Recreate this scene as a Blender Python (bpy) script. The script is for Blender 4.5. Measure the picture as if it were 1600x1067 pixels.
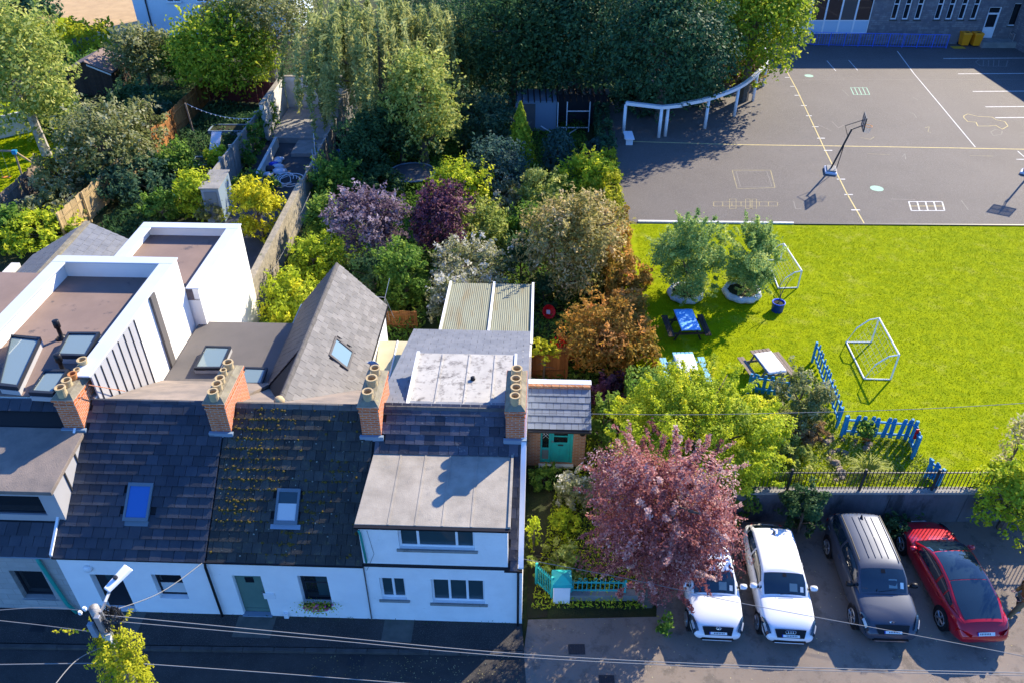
import bpy, bmesh, math, random
import numpy as np
from mathutils import Matrix, Vector, Euler
random.seed(7)
RN = np.random.default_rng(11)
for o in list(bpy.data.objects): bpy.data.objects.remove(o)
SC = bpy.context.scene
COL = SC.collection
rad = math.radians
# ------------------------------------------------------------------ camera
CAM_H, PITCH, FPX = 21.5, rad(36), 1245.0
cd = bpy.data.cameras.new('camera'); cam = bpy.data.objects.new('camera', cd); COL.objects.link(cam)
cam.location = (0, 0, CAM_H); cam.rotation_euler = (rad(90) - PITCH, 0, 0)
cd.sensor_width = 36; cd.lens = 36 * FPX / 1600; cd.clip_end = 2000; cd.clip_start = .5
SC.camera = cam
# ------------------------------------------------------------------ sky and sun
SUN_EL, SUN_AZ = rad(31.5), rad(43)          # azimuth from +Y towards +X
sd = Vector((math.sin(SUN_AZ) * math.cos(SUN_EL), math.cos(SUN_AZ) * math.cos(SUN_EL), math.sin(SUN_EL)))
W = bpy.data.worlds.new('World'); SC.world = W; W.use_nodes = True
wn = W.node_tree; bg = wn.nodes['Background']
sky = wn.nodes.new('ShaderNodeTexSky'); sky.sky_type = 'NISHITA'; sky.sun_disc = False
sky.sun_elevation = SUN_EL; sky.sun_rotation = SUN_AZ; sky.air_density = 1.0; sky.dust_density = .3; sky.ozone_density = 2.0
tn = wn.nodes.new('ShaderNodeMix'); tn.data_type = 'RGBA'; tn.blend_type = 'MULTIPLY'; tn.inputs[0].default_value = 1; tn.inputs[7].default_value = (.52, .98, 1.75, 1)   # the photograph's cool white balance
wn.links.new(sky.outputs[0], tn.inputs[6]); wn.links.new(tn.outputs[2], bg.inputs[0]); bg.inputs[1].default_value = .098
ld = bpy.data.lights.new('sun', 'SUN'); ld.energy = 5.0; ld.angle = rad(.53); ld.color = (1, .865, .655)
lo = bpy.data.objects.new('sun', ld); COL.objects.link(lo); lo.rotation_euler = (-sd).to_track_quat('-Z', 'Y').to_euler(); lo.location = (30, 60, 60)
SC.view_settings.view_transform = 'Standard'; SC.view_settings.look = 'None'
SC.view_settings.exposure = 1.2; SC.view_settings.gamma = 1.0
# ------------------------------------------------------------------ pixel -> place
_S, _C = math.sin(PITCH), math.cos(PITCH)
EYE = Vector((0, 0, CAM_H))
def ray(x, y):
    u = (x - 800) / FPX; v = (y - 533) / FPX
    return Vector((u, _C - v * _S, -(_S + v * _C)))
def G(x, y, z=0.0):                       # on the level plane at height z
    r = ray(x, y); return EYE + r * ((z - CAM_H) / r.z)
def PY(x, y, Y):                          # on the upright plane at depth Y
    r = ray(x, y); return EYE + r * (Y / r.y)
def hit(x, y, p, n):
    r = ray(x, y); p = Vector(p); n = Vector(n); return EYE + r * ((p - EYE).dot(n) / r.dot(n))
# ------------------------------------------------------------------ materials
MATS = {}
def _mix(nt, fac, a, b):
    m = nt.nodes.new('ShaderNodeMix'); m.data_type = 'RGBA'
    if isinstance(fac, (int, float)): m.inputs[0].default_value = fac
    else: nt.links.new(fac, m.inputs[0])
    for s, v in ((6, a), (7, b)):
        if isinstance(v, tuple): m.inputs[s].default_value = (*v[:3], 1)
        else: nt.links.new(v, m.inputs[s])
    return m.outputs[2]
def _noise(nt, vec, scale, detail=4, rough=.6):
    n = nt.nodes.new('ShaderNodeTexNoise'); n.inputs['Scale'].default_value = scale
    n.inputs['Detail'].default_value = detail; n.inputs['Roughness'].default_value = rough
    nt.links.new(vec, n.inputs['Vector']); return n.outputs['Fac']
def _ramp(nt, fac, lo, hi):
    r = nt.nodes.new('ShaderNodeMapRange'); r.inputs[1].default_value = lo; r.inputs[2].default_value = hi
    nt.links.new(fac, r.inputs[0]); return r.outputs[0]
def _vec(nt, stretch=(1, 1, 1)):
    g = nt.nodes.new('ShaderNodeNewGeometry'); m = nt.nodes.new('ShaderNodeMapping'); m.inputs['Scale'].default_value = stretch
    nt.links.new(g.outputs['Position'], m.inputs['Vector']); return m.outputs[0]
def mat(name, c1, c2=None, scale=2., rough=.75, bump=0., bscale=30., metal=0., spec=.22, lo=.35, hi=.65, c3=None, s3=10., lo3=.6, hi3=.7,
        rnd=0., stretch=(1, 1, 1), brick=None, coat=0., speck=0.):
    if name in MATS: return MATS[name]
    m = bpy.data.materials.new(name); m.use_nodes = True; nt = m.node_tree; b = nt.nodes['Principled BSDF']
    b.inputs['Roughness'].default_value = rough; b.inputs['Metallic'].default_value = metal
    b.inputs['Specular IOR Level'].default_value = spec; b.inputs['Coat Weight'].default_value = coat
    b.inputs['Coat Roughness'].default_value = .05
    v = _vec(nt, stretch); col = c1
    if brick:                                   # brick = (colour a, colour b, mortar, width, height)
        sx = nt.nodes.new('ShaderNodeSeparateXYZ'); nt.links.new(v, sx.inputs[0])
        ad = nt.nodes.new('ShaderNodeMath'); nt.links.new(sx.outputs[0], ad.inputs[0]); nt.links.new(sx.outputs[1], ad.inputs[1])
        cx = nt.nodes.new('ShaderNodeCombineXYZ'); nt.links.new(ad.outputs[0], cx.inputs[0]); nt.links.new(sx.outputs[2], cx.inputs[1])
        bt = nt.nodes.new('ShaderNodeTexBrick'); bt.inputs['Scale'].default_value = 1
        bt.inputs['Color1'].default_value = (*brick[0], 1); bt.inputs['Color2'].default_value = (*brick[1], 1); bt.inputs['Mortar'].default_value = (*brick[2], 1)
        bt.inputs['Brick Width'].default_value = brick[3]; bt.inputs['Row Height'].default_value = brick[4]
        bt.inputs['Mortar Size'].default_value = .012; bt.inputs['Bias'].default_value = 0
        nt.links.new(cx.outputs[0], bt.inputs['Vector']); col = bt.outputs['Color']
    if c2: col = _mix(nt, _ramp(nt, _noise(nt, v, scale), lo, hi), col, c2)
    if c3: col = _mix(nt, _ramp(nt, _noise(nt, v, s3, 6, .7), lo3, hi3), col, c3)
    if speck:
        col = _mix(nt, _ramp(nt, _noise(nt, v, 38, 2, .8), .56, .72), col, (speck, speck, speck * .95))
    if rnd:
        oi = nt.nodes.new('ShaderNodeObjectInfo'); h = nt.nodes.new('ShaderNodeHueSaturation')
        r = nt.nodes.new('ShaderNodeMapRange'); nt.links.new(oi.outputs['Random'], r.inputs[0])
        r.inputs[3].default_value = 1 - rnd; r.inputs[4].default_value = 1 + rnd; nt.links.new(r.outputs[0], h.inputs['Value'])
        if isinstance(col, tuple): h.inputs['Color'].default_value = (*col[:3], 1)
        else: nt.links.new(col, h.inputs['Color'])
        col = h.outputs[0]
    if isinstance(col, tuple): b.inputs['Base Color'].default_value = (*col[:3], 1)
    else: nt.links.new(col, b.inputs['Base Color'])
    if bump:
        bp = nt.nodes.new('ShaderNodeBump'); bp.inputs['Strength'].default_value = bump; bp.inputs['Distance'].default_value = .05
        nt.links.new(_noise(nt, v, bscale, 5, .65), bp.inputs['Height']); nt.links.new(bp.outputs[0], b.inputs['Normal'])
    MATS[name] = m; return m
def leafmat(name, a, b, c, trans=.4, rough=.6, spec=.10):
    m = bpy.data.materials.new(name); m.use_nodes = True; nt = m.node_tree; p = nt.nodes['Principled BSDF']
    at = nt.nodes.new('ShaderNodeAttribute'); at.attribute_name = 'tint'
    cr = nt.nodes.new('ShaderNodeValToRGB'); e = cr.color_ramp.elements
    e[0].color = (*a, 1); e[1].color = (*c, 1); k = e.new(.5); k.color = (*b, 1)
    nt.links.new(at.outputs['Fac'], cr.inputs[0]); nt.links.new(cr.outputs[0], p.inputs['Base Color'])
    p.inputs['Roughness'].default_value = rough; p.inputs['Specular IOR Level'].default_value = spec
    tr = nt.nodes.new('ShaderNodeBsdfTranslucent'); nt.links.new(cr.outputs[0], tr.inputs[0])
    mx = nt.nodes.new('ShaderNodeMixShader'); mx.inputs[0].default_value = trans
    nt.links.new(p.outputs[0], mx.inputs[1]); nt.links.new(tr.outputs[0], mx.inputs[2])
    nt.links.new(mx.outputs[0], nt.nodes['Material Output'].inputs[0]); MATS[name] = m; return m
def glassmat(name, c, rough=.04, spec=.6):
    return mat(name, c, rough=rough, spec=spec)
# ------------------------------------------------------------------ mesh building
ID = Matrix.Identity(4)
def rootloc(p):
    v = Vector((0, 0, 0))
    while p is not None: v = v + p.location; p = p.parent
    return v
class MB:
    def __init__(s, M=None): s.v = []; s.f = []; s.M = M
    def add(s, vs, fs):
        k = len(s.v)
        s.v += [tuple(s.M @ Vector(p)) for p in vs] if s.M is not None else [tuple(p) for p in vs]
        s.f += [tuple(i + k for i in f) for f in fs]; return s
    def box(s, x0, x1, y0, y1, z0, z1):
        return s.add([(x0,y0,z0),(x1,y0,z0),(x1,y1,z0),(x0,y1,z0),(x0,y0,z1),(x1,y0,z1),(x1,y1,z1),(x0,y1,z1)],
              [(3,2,1,0),(4,5,6,7),(0,1,5,4),(1,2,6,5),(2,3,7,6),(3,0,4,7)])
    def prism(s, poly, d):
        n = len(poly); d = Vector(d); a = [Vector(p) for p in poly]; b = [p + d for p in a]
        nrm = Vector((0,0,0))
        for i in range(n): nrm += a[i].cross(a[(i+1) % n])
        fl = nrm.dot(d) < 0
        fs = [tuple(range(n))[::-1], tuple(range(n, 2*n))] + [(i, (i+1) % n, (i+1) % n + n, i + n) for i in range(n)]
        if fl: fs = [f[::-1] for f in fs]
        return s.add(a + b, fs)
    def tube(s, pts, r, n=6, r2=None, cap=True):
        pts = [Vector(p) for p in pts]; m = len(pts); vs = []; fs = []
        for i, p in enumerate(pts):
            t = (pts[min(i+1, m-1)] - pts[max(i-1, 0)]).normalized()
            ref = Vector((0,0,1)) if abs(t.z) < .9 else Vector((1,0,0))
            a = t.cross(ref).normalized(); b = t.cross(a)
            rr = r if r2 is None else r + (r2 - r) * i / (m - 1)
            if isinstance(r, (list, tuple)): rr = r[i]
            vs += [p + (a * math.cos(2*math.pi*k/n) + b * math.sin(2*math.pi*k/n)) * rr for k in range(n)]
        for i in range(m - 1):
            for k in range(n): fs.append((i*n+k, i*n+(k+1) % n, (i+1)*n+(k+1) % n, (i+1)*n+k))
        if cap: fs += [tuple(range(n))[::-1], tuple(range((m-1)*n, m*n))]
        return s.add(vs, fs)
    def lathe(s, prof, c=(0,0,0), n=16, axis='z'):
        vs = []; fs = []; m = len(prof)
        for r, z in prof:
            for k in range(n):
                a = 2*math.pi*k/n; p = (r*math.cos(a), r*math.sin(a), z)
                if axis == 'y': p = (p[0], p[2], p[1])
                if axis == 'x': p = (p[2], p[0], p[1])
                vs.append((p[0]+c[0], p[1]+c[1], p[2]+c[2]))
        for i in range(m-1):
            for k in range(n): fs.append((i*n+k, i*n+(k+1) % n, (i+1)*n+(k+1) % n, (i+1)*n+k))
        fs += [tuple(range(n))[::-1], tuple(range((m-1)*n, m*n))]
        return s.add(vs, fs)
    def grid(s, P):                      # P[i][j] points
        n, m = len(P), len(P[0]); return s.add([p for r in P for p in r],
            [(i*m+j, i*m+j+1, (i+1)*m+j+1, (i+1)*m+j) for i in range(n-1) for j in range(m-1)])
    def build(s, name, m=None, parent=None, smooth=False, kind=None, bevel=0, sub=0, solid=0, fixn=False):
        off = rootloc(parent)
        me = bpy.data.meshes.new(name); me.from_pydata([(p[0]-off.x, p[1]-off.y, p[2]-off.z) for p in s.v], [], s.f)
        if fixn:
            b = bmesh.new(); b.from_mesh(me); bmesh.ops.remove_doubles(b, verts=b.verts, dist=.0005); bmesh.ops.recalc_face_normals(b, faces=b.faces); b.to_mesh(me); b.free()
        if m: me.materials.append(MATS[m] if isinstance(m, str) else m)
        if smooth: me.shade_smooth()
        o = bpy.data.objects.new(name, me); COL.objects.link(o); o.parent = parent
        if kind: o['kind'] = kind
        if solid: d = o.modifiers.new('solid', 'SOLIDIFY'); d.thickness = solid; d.offset = -1
        if bevel: d = o.modifiers.new('bevel', 'BEVEL'); d.width = bevel; d.segments = 2; d.limit_method = 'ANGLE'
        if sub: d = o.modifiers.new('sub', 'SUBSURF'); d.levels = sub; d.render_levels = sub
        return o
def inst(src, M, parent=None, name=None):   # a copy of a piece, sharing its mesh
    o = bpy.data.objects.new(name or src.name.split('.')[0], src) if isinstance(src, bpy.types.Mesh) else src.copy()
    COL.objects.link(o); o.parent = parent; o.matrix_basis = Matrix.Translation(-rootloc(parent)) @ M; return o
def tag(o, label, cat, group=None):
    o['label'] = label; o['category'] = cat
    if group: o['group'] = group
    return o
def thing(name, label, cat, loc=(0,0,0), group=None):
    o = bpy.data.objects.new(name, None); COL.objects.link(o); o.location = loc; o.empty_display_size = .3
    return tag(o, label, cat, group)
def struct(o): o['kind'] = 'structure'; return o
def copy_tree(o, parent=None):
    c = o.copy(); COL.objects.link(c); c.parent = parent
    for ch in list(o.children): copy_tree(ch, c)
    return c
# ================================================================== material list
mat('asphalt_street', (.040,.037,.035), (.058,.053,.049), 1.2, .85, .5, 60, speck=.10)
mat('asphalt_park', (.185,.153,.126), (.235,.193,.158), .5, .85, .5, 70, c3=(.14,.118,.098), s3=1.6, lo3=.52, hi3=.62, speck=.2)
mat('tarmac_yard', (.098,.086,.079), (.118,.104,.095), .22, .75, .5, 60, c3=(.092,.083,.079), s3=.9, lo3=.55, hi3=.75, speck=.26)
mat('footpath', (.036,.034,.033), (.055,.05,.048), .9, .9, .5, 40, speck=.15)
mat('footpath_slab', (.12,.12,.105), (.085,.09,.08), 2.5, .9, .4, 40)
mat('kerbstone', (.085,.08,.075), (.055,.052,.05), 3, .9, .3, 40)
mat('soil', (.035,.028,.018), (.03,.042,.012), .7, .95, .9, 25, c3=(.06,.05,.03), s3=4)
mat('garden_ground', (.030,.034,.014), (.045,.06,.015), .5, .95, .9, 18, c3=(.05,.04,.025), s3=3)
mat('lawn', (.27,.32,.002), (.18,.24,.002), 2.2, .95, .25, 45, spec=.05, c3=(.33,.34,.05), s3=.9, lo3=.55, hi3=.8)
mat('gravel', (.48,.33,.17), (.40,.27,.14), .8, .95, .5, 60)
mat('white_render', (.86,.86,.85), (.80,.80,.80), 1.2, .9, .35, 55, c3=(.52,.53,.52), s3=2.2, lo3=.66, hi3=.8)
mat('white_render_worn', (.87,.87,.86), (.80,.80,.79), 1.6, .9, .5, 35, c3=(.52,.52,.48), s3=3.5, lo3=.64, hi3=.82)
mat('white_wall_new', (.88,.85,.79), (.83,.80,.75), .8, .9, .15, 40)
mat('grey_blocks', (.40,.39,.37), (.33,.33,.31), 2, .9, .3, 40, brick=((.42,.41,.39),(.34,.34,.33),(.26,.26,.25),.55,.26), c3=(.3,.29,.27), s3=3)
mat('slate_blue', (.030,.036,.05), (.045,.05,.062), 1.5, .55, .3, 30, rnd=.28, spec=.3)
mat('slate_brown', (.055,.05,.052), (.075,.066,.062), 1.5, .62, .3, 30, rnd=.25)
mat('slate_moss', (.035,.037,.036), (.055,.054,.047), 2.5, .7, .5, 30, rnd=.3, c3=(.10,.095,.05), s3=5, lo3=.58, hi3=.7)
mat('slate_old', (.075,.075,.09), (.05,.055,.075), 3, .6, .4, 30, rnd=.4, c3=(.17,.16,.16), s3=6, lo3=.58, hi3=.7)
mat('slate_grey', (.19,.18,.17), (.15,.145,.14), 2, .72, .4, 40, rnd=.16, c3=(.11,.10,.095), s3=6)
mat('slate_porch', (.19,.22,.27), (.15,.175,.22), 2, .5, .2, 30, rnd=.15)
mat('slate_light', (.16,.17,.19), (.12,.13,.15), 2, .6, .3, 30, rnd=.15)
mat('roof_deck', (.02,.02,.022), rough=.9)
mat('ridge_tile', (.13,.12,.11), (.09,.085,.08), 4, .85, .4, 30, c3=(.2,.18,.09), s3=9)
mat('moss', (.14,.10,.015), (.07,.055,.018), 6, .95, .6, 60, c3=(.2,.19,.12), s3=12)
mat('felt_brown', (.235,.175,.15), (.20,.15,.13), .8, .9, .12, 40, spec=.06, c3=(.11,.095,.10), s3=1.1, lo3=.6, hi3=.66)
mat('felt_grey', (.115,.108,.104), (.14,.128,.12), .7, .85, .15, 40, spec=.08, c3=(.115,.11,.11), s3=1.4, lo3=.58, hi3=.7)
mat('felt_tan', (.25,.205,.17), (.16,.14,.125), 1.3, .85, .4, 30)
mat('concrete_roof', (.37,.335,.28), (.26,.235,.195), 1.4, .85, .25, 30, c3=(.22,.21,.19), s3=2.4, lo3=.58, hi3=.74)
mat('white_paint_roof', (.47,.45,.40), (.39,.37,.33), 1.8, .8, .3, 40, c3=(.10,.09,.085), s3=4.0, lo3=.50, hi3=.70)
mat('coping', (.50,.55,.62), (.46,.51,.58), .7, .45, 0, spec=.5)
mat('zinc', (.44,.44,.45), (.40,.40,.41), .8, .5, 0, metal=.2)
mat('dark_seam', (.035,.035,.038), rough=.6)
mat('black_plastic', (.012,.012,.014), rough=.4)
mat('dark_metal', (.03,.032,.036), rough=.5)
mat('steel', (.45,.46,.47), rough=.4, metal=.7)
mat('brick_chimney', (.5,.2,.1), brick=((.62,.17,.045),(.48,.115,.04),(.42,.33,.25),.22,.075), c2=(.30,.09,.045), scale=3, lo=.55, hi=.85, rough=.9, bump=.4, bscale=30)
mat('brick_porch', (.5,.2,.1), brick=((.40,.19,.09),(.28,.12,.06),(.34,.28,.22),.22,.075), rough=.9, bump=.3, bscale=30)
mat('mortar_cap', (.27,.24,.17), (.17,.15,.11), 4, .95, .6, 30, c3=(.30,.27,.10), s3=7)
mat('clay_pot', (.50,.38,.20), (.40,.30,.17), 5, .85, .2, 30)
mat('clay_orange', (.50,.20,.06), (.40,.18,.07), 5, .85, .2, 30)
mat('lead', (.20,.27,.34), rough=.55)
mat('white_frame', (.75,.76,.77), rough=.4)
mat('grey_frame', (.13,.17,.20), rough=.45)
mat('navy_frame', (.02,.025,.035), rough=.4)
glassmat('glass_dark', (.012,.016,.02)); glassmat('glass_teal', (.03,.06,.07)); glassmat('glass_light', (.16,.22,.23), .03, .8); glassmat('glass_blue', (.02,.12,.38), .05, .8)
mat('blind', (.55,.56,.55), rough=.8)
mat('door_sage', (.115,.20,.165), (.10,.18,.15), 3, .5); mat('door_navy', (.015,.018,.025), rough=.45)
mat('teal_paint', (.02,.42,.40), (.03,.36,.35), 5, .5, .2, 30); mat('green_pipe', (.02,.30,.24), rough=.45)
mat('corrugated', (.20,.215,.15), (.165,.17,.115), 1.2, .5, .1, 30, c3=(.17,.13,.06), s3=1.6, lo3=.52, hi3=.74, stretch=(2.2,.35,1))
mat('cream_sheet', (.52,.47,.30), (.46,.41,.25), 1.2, .5)
mat('concrete_wall', (.30,.29,.265), (.22,.215,.20), 1.6, .92, .5, 25, c3=(.15,.145,.12), s3=3)
mat('stone_wall', (.33,.29,.22), (.22,.20,.155), 3, .95, .9, 9, c3=(.11,.12,.05), s3=2.5)
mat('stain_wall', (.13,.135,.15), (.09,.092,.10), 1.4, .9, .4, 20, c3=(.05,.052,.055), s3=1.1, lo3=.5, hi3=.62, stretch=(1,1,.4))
mat('white_garden_wall', (.60,.60,.57), (.48,.48,.45), 1.5, .9, .3, 30)
mat('wood_orange', (.36,.16,.05), (.27,.115,.035), 5, .8, .4, 30, rnd=.3, stretch=(4,4,.5))
mat('wood_pale', (.42,.31,.16), (.33,.24,.12), 5, .8, .3, 30, rnd=.2, stretch=(4,4,.5))
mat('wood_grey', (.25,.20,.155), (.18,.145,.115), 4, .85, .3, 30, rnd=.2, stretch=(4,4,.6))
mat('wood_dark', (.05,.034,.026), (.035,.026,.02), 4, .85, .3, 30, rnd=.2)
mat('wood_red', (.16,.035,.03), (.12,.03,.025), 4, .85, .2, 30, rnd=.15)
mat('deck_red', (.22,.07,.045), (.16,.055,.04), 4, .85, .2, 30, rnd=.2)
mat('picket_blue', (.012,.26,.50), (.02,.20,.42), 4, .6, .2, 30, rnd=.12)
mat('line_white', (.70,.70,.68), (.45,.45,.43), 6, .8); mat('line_yellow', (.62,.50,.20), (.42,.35,.17), 6, .8)
mat('line_green', (.32,.55,.40), (.28,.45,.33), 6, .8); mat('line_faint', (.24,.22,.19), (.17,.16,.145), 5, .8); mat('line_faint_yellow', (.34,.28,.14), (.2,.18,.13), 5, .8)
mat('school_stone', (.2,.2,.2), brick=((.24,.235,.24),(.17,.15,.155),(.11,.11,.12),.5,.16), c2=(.14,.135,.15), scale=2.2, lo=.45, hi=.6, rough=.92, bump=.4, bscale=12)
mat('rail_blue', (.05,.16,.75), rough=.45); mat('panel_pale', (.42,.55,.66), rough=.5)
mat('bin_orange', (.90,.30,.012), rough=.45); mat('tile_yellow', (.55,.33,.03), rough=.8)
mat('villa_wall', (.62,.72,.80), (.58,.68,.76), 1, .9)
mat('bark', (.10,.08,.06), (.16,.135,.11), 6, .95, .8, 14); mat('bark_pale', (.42,.40,.37), (.22,.20,.18), 5, .95, .6, 14)
mat('plastic_red', (.65,.01,.015), rough=.4); mat('plastic_blue', (.015,.07,.55), rough=.4); mat('plastic_white', (.75,.76,.78), rough=.5)
mat('cloth_white', (.66,.68,.72), (.58,.60,.66), 3, .6, .5, 6); mat('cloth_blue', (.05,.28,.66), (.18,.45,.80), 2.2, .35, .9, 5)
mat('bench_blue', (.22,.48,.62), (.12,.34,.52), 3, .7); mat('bench_brown', (.20,.085,.04), (.14,.06,.03), 4, .7)
mat('tyre_white', (.62,.66,.68), (.42,.45,.47), 3, .85, .6, 14); mat('net', (.55,.56,.55), rough=.8)
mat('rock', (.28,.22,.16), (.18,.15,.115), 3, .95, .8, 10, rnd=.2)
mat('sack', (.60,.63,.70), (.45,.48,.55), 4, .6, .4, 10)
# ================================================================== the ground
def sheet(name, poly, z, m, parent=None, d=.0):
    mb = MB()
    if d: mb.prism([(p[0], p[1], z - d) for p in poly], (0, 0, d))
    else: mb.add([(p[0], p[1], z) for p in poly], [tuple(range(len(poly)))])
    o = mb.build(name, m, parent, fixn=True)
    if parent is None: struct(o)
    return o
sheet('ground', [(-400,-60),(400,-60),(400,600),(-400,600)], -.06, 'garden_ground')
ROW = Matrix.Translation((.30, 14.75, 0)) @ Matrix.Rotation(rad(-2), 4, 'Z'); ROWI = ROW.inverted()
def Rw(a, b, z): return ROW @ Vector((a, b, z))
def A(x, y, z=0): return ROWI @ G(x, y, z)
EX = (ROW.to_3x3() @ Vector((1,0,0))); EY = (ROW.to_3x3() @ Vector((0,1,0))); EZ = Vector((0,0,1))
def xy(v): return (v.x, v.y)
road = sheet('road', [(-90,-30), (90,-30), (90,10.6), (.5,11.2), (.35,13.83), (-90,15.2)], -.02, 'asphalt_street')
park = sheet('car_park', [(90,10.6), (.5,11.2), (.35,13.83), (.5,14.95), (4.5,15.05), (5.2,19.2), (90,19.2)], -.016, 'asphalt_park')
# footpath in front of the terrace, kerb stones along its edge
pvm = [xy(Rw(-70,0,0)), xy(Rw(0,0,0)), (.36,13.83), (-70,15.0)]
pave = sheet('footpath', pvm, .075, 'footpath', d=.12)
k0, k1 = Vector((-22,14.16,0)), Vector((.34,13.815,0)); kd = (k1-k0).normalized(); kl = (k1-k0).length; nk = 24
kmb = MB().box(0, kl/nk-.012, -.13, -.004, -.05, .085).build('kerb_stone', 'kerbstone', pave, bevel=.01)
kang = Matrix.Rotation(math.atan2(kd.y, kd.x), 4, 'Z')
for i in range(nk):
    M = Matrix.Translation(k0 + kd*(kl/nk*i)) @ kang
    if i == 0: kmb.matrix_basis = M
    else: inst(kmb, M, pave)
for (xa, xb) in ((365, 425), (598, 645), (135,215)):
    p = [A(xa,985,.08), A(xb,985,.08)]; sheet('paving_slab', [xy(Rw(p[0].x,-.02,0)), xy(Rw(p[1].x,-.02,0)), xy(Rw(p[1].x,-.78,0)), xy(Rw(p[0].x,-.78,0))], .079, 'footpath_slab', pave)
for nm, cx, cy, w, h, z in (('drain_cover', 59, 979, .42, .3, .081), ('drain_cover', 556, 1031, .5, .32, -.014), ('drain_cover', 901, 1013, .5, .34, -.008), ('drain_cover', 948, 1061, .45, .3, -.008)):
    c = G(cx, cy, z); g = MB(); g.box(c.x-w/2, c.x+w/2, c.y-h/2, c.y+h/2, z-.01, z+.004)
    for i in range(6): g.box(c.x-w/2+.03+i*w/6.3, c.x-w/2+.06+i*w/6.3, c.y-h/2+.03, c.y+h/2-.03, z+.004, z+.012)
    g.build(nm, 'dark_metal', pave if cy < 1000 else (road if cx < 800 else park))
# school ground: lawn and playground, one step above the car park
SZ = 1.3
lawn_poly = [(4.9,19.1),(90,19.1),(90,38.35),(28,38.42),(7.0,38.72),(5.6,38.6)]
lawn = sheet('lawn', lawn_poly, SZ, 'lawn', d=1.35)
play = sheet('playground', [(6.0,38.62),(28,38.44),(90,38.3),(90,110),(18,110),(12,66),(6.4,56)], SZ+.006, 'tarmac_yard', d=1.3)
MB().prism([G(997,348,SZ+.01), G(1240,350.5,SZ+.01), G(1240,348.6,SZ+.01), G(997,345.6,SZ+.01)], (0,0,.08)).build('edging', 'line_white', play)
MB().prism([G(1241,351,SZ+.01), G(1700,354,SZ+.01), G(1700,352.4,SZ+.01), G(1241,349.2,SZ+.01)], (0,0,.05)).build('edging', 'dark_metal', play)
# painted markings
MZ = SZ + .010
def line(pts, w, m, name='painted_line', close=False, z=MZ):
    P = [G(x, y, z) for x, y in pts]
    if close: P.append(P[0].copy())
    mb = MB()
    for a, b in zip(P[:-1], P[1:]):
        d = (b - a).normalized(); n = Vector((-d.y, d.x, 0)) * w / 2; e = d * w * .3
        mb.add([a-n, b-n, b+n, a+n], [(0,1,2,3)])
    o = mb.build(name, m, play); return o
line([(985,221),(1150,226),(1300,228),(1480,231),(1640,234)], .10, 'line_yellow')
line([(1215,85),(1245,140),(1290,236),(1322,300),(1352,352)], .07, 'line_yellow')
line([(1402,80),(1428,115),(1470,165),(1524,230)], .07, 'line_white')
line([(1590,236),(1640,280)], .07, 'line_white')
for x, y, w in ((1231,121,9),(1239,135,8),(1246,149,9),(1256,165,9),(1264,181,9),(1274,198,10),(1283,216,12),(1294,235,13),(1314,280,13),(1326,304,13),(1337,328,14),(1594,249,12)):
    line([(x-w/2,y),(x+w/2,y)], .10, 'line_white')
for x, y in ((1474,91.5),(1497,115.5),(1520,143),(1540,167),(1555,184)): line([(x,y),(1660,y-1)], .13, 'line_white')
line([(1220,125),(1640,124)], .05, 'line_faint')
line([(1290,95),(1340,95)], .06, 'line_faint'); line([(1292,95),(1306,111)], .06, 'line_white'); line([(1326,94),(1340,110)], .06, 'line_white')
def disc(cx, cy, rx, m):
    c = G(cx, cy, MZ); r = rx / (FPX / (c - EYE).length)
    MB().add([(c.x+r*math.cos(k*math.pi/12), c.y+r*math.sin(k*math.pi/12), MZ) for k in range(24)], [tuple(range(24))]).build('painted_spot', m, play)
disc(1264,118.5,6,'line_green'); disc(1370,294.5,9,'line_green')
def ladder(x0, x1, y0, y1, n, m, w=.05, sk=0):
    line([(x0,y0),(x1,y0),(x1+sk,y1),(x0+sk,y1)], w, m, 'hopscotch', True)
    for i in range(1, n): x = x0 + (x1-x0)*i/n; line([(x,y0),(x+sk,y1)], w, m, 'hopscotch', z=MZ+.001)
ladder(1420,1472,315,329,4,'line_white',.07,4); line([(1420,322),(1476,322)],.05,'line_yellow','hopscotch', z=MZ+.002)
ladder(1115,1215,315.5,322,7,'line_faint_yellow',.05)
for x in (1140,1165,1172): line([(x,311),(x+10,311),(x+10,326),(x,326)],.04,'line_faint_yellow','hopscotch',True)
line([(1144,266),(1204,266),(1211,293),(1152,295)],.06,'line_faint_yellow','painted_square',True); line([(1150,268),(1198,268),(1206,291),(1157,292)],.04,'line_faint','painted_square',True)
ladder(1329,1354,137,148,4,'line_green',.06,5)
line([(1524,97),(1530,93),(1575,94),(1572,104),(1532,103),(1524,97)],.09,'line_faint','hopscotch')
for x in (1537,1545,1553,1561): line([(x,94),(x-1,104)],.07,'line_faint','hopscotch')
line([(1506,181),(1512,178),(1528,182),(1550,183),(1556,187),(1570,190),(1575,197),(1566,202),(1556,196),(1545,197),(1528,197),(1525,191),(1512,190),(1506,184)],.05,'line_yellow','chalk_outline',True)
line([(1548,206),(1556,202),(1566,205),(1565,210),(1552,212)],.05,'line_faint','chalk_ring',True)
for pts in ([(1355,240),(1390,242)],[(1392,311),(1430,312)],[(1502,313),(1513,328)],[(1240,314),(1243,326),(1252,326)],[(1316,140),(1326,150)],[(1445,200),(1452,198),(1450,206),(1455,207)],[(1278,195),(1300,205)],[(1410,245),(1414,240),(1415,249)],
            [(1420,175),(1428,178),(1432,184)],[(1426,152),(1434,156)],[(1300,190),(1310,200),(1318,196)],[(1515,243),(1552,244)],[(1345,215),(1360,218),(1366,214)]): line(pts, .05, 'line_faint_yellow' if pts[0][0] % 2 else 'line_faint', 'chalk_mark')
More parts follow.
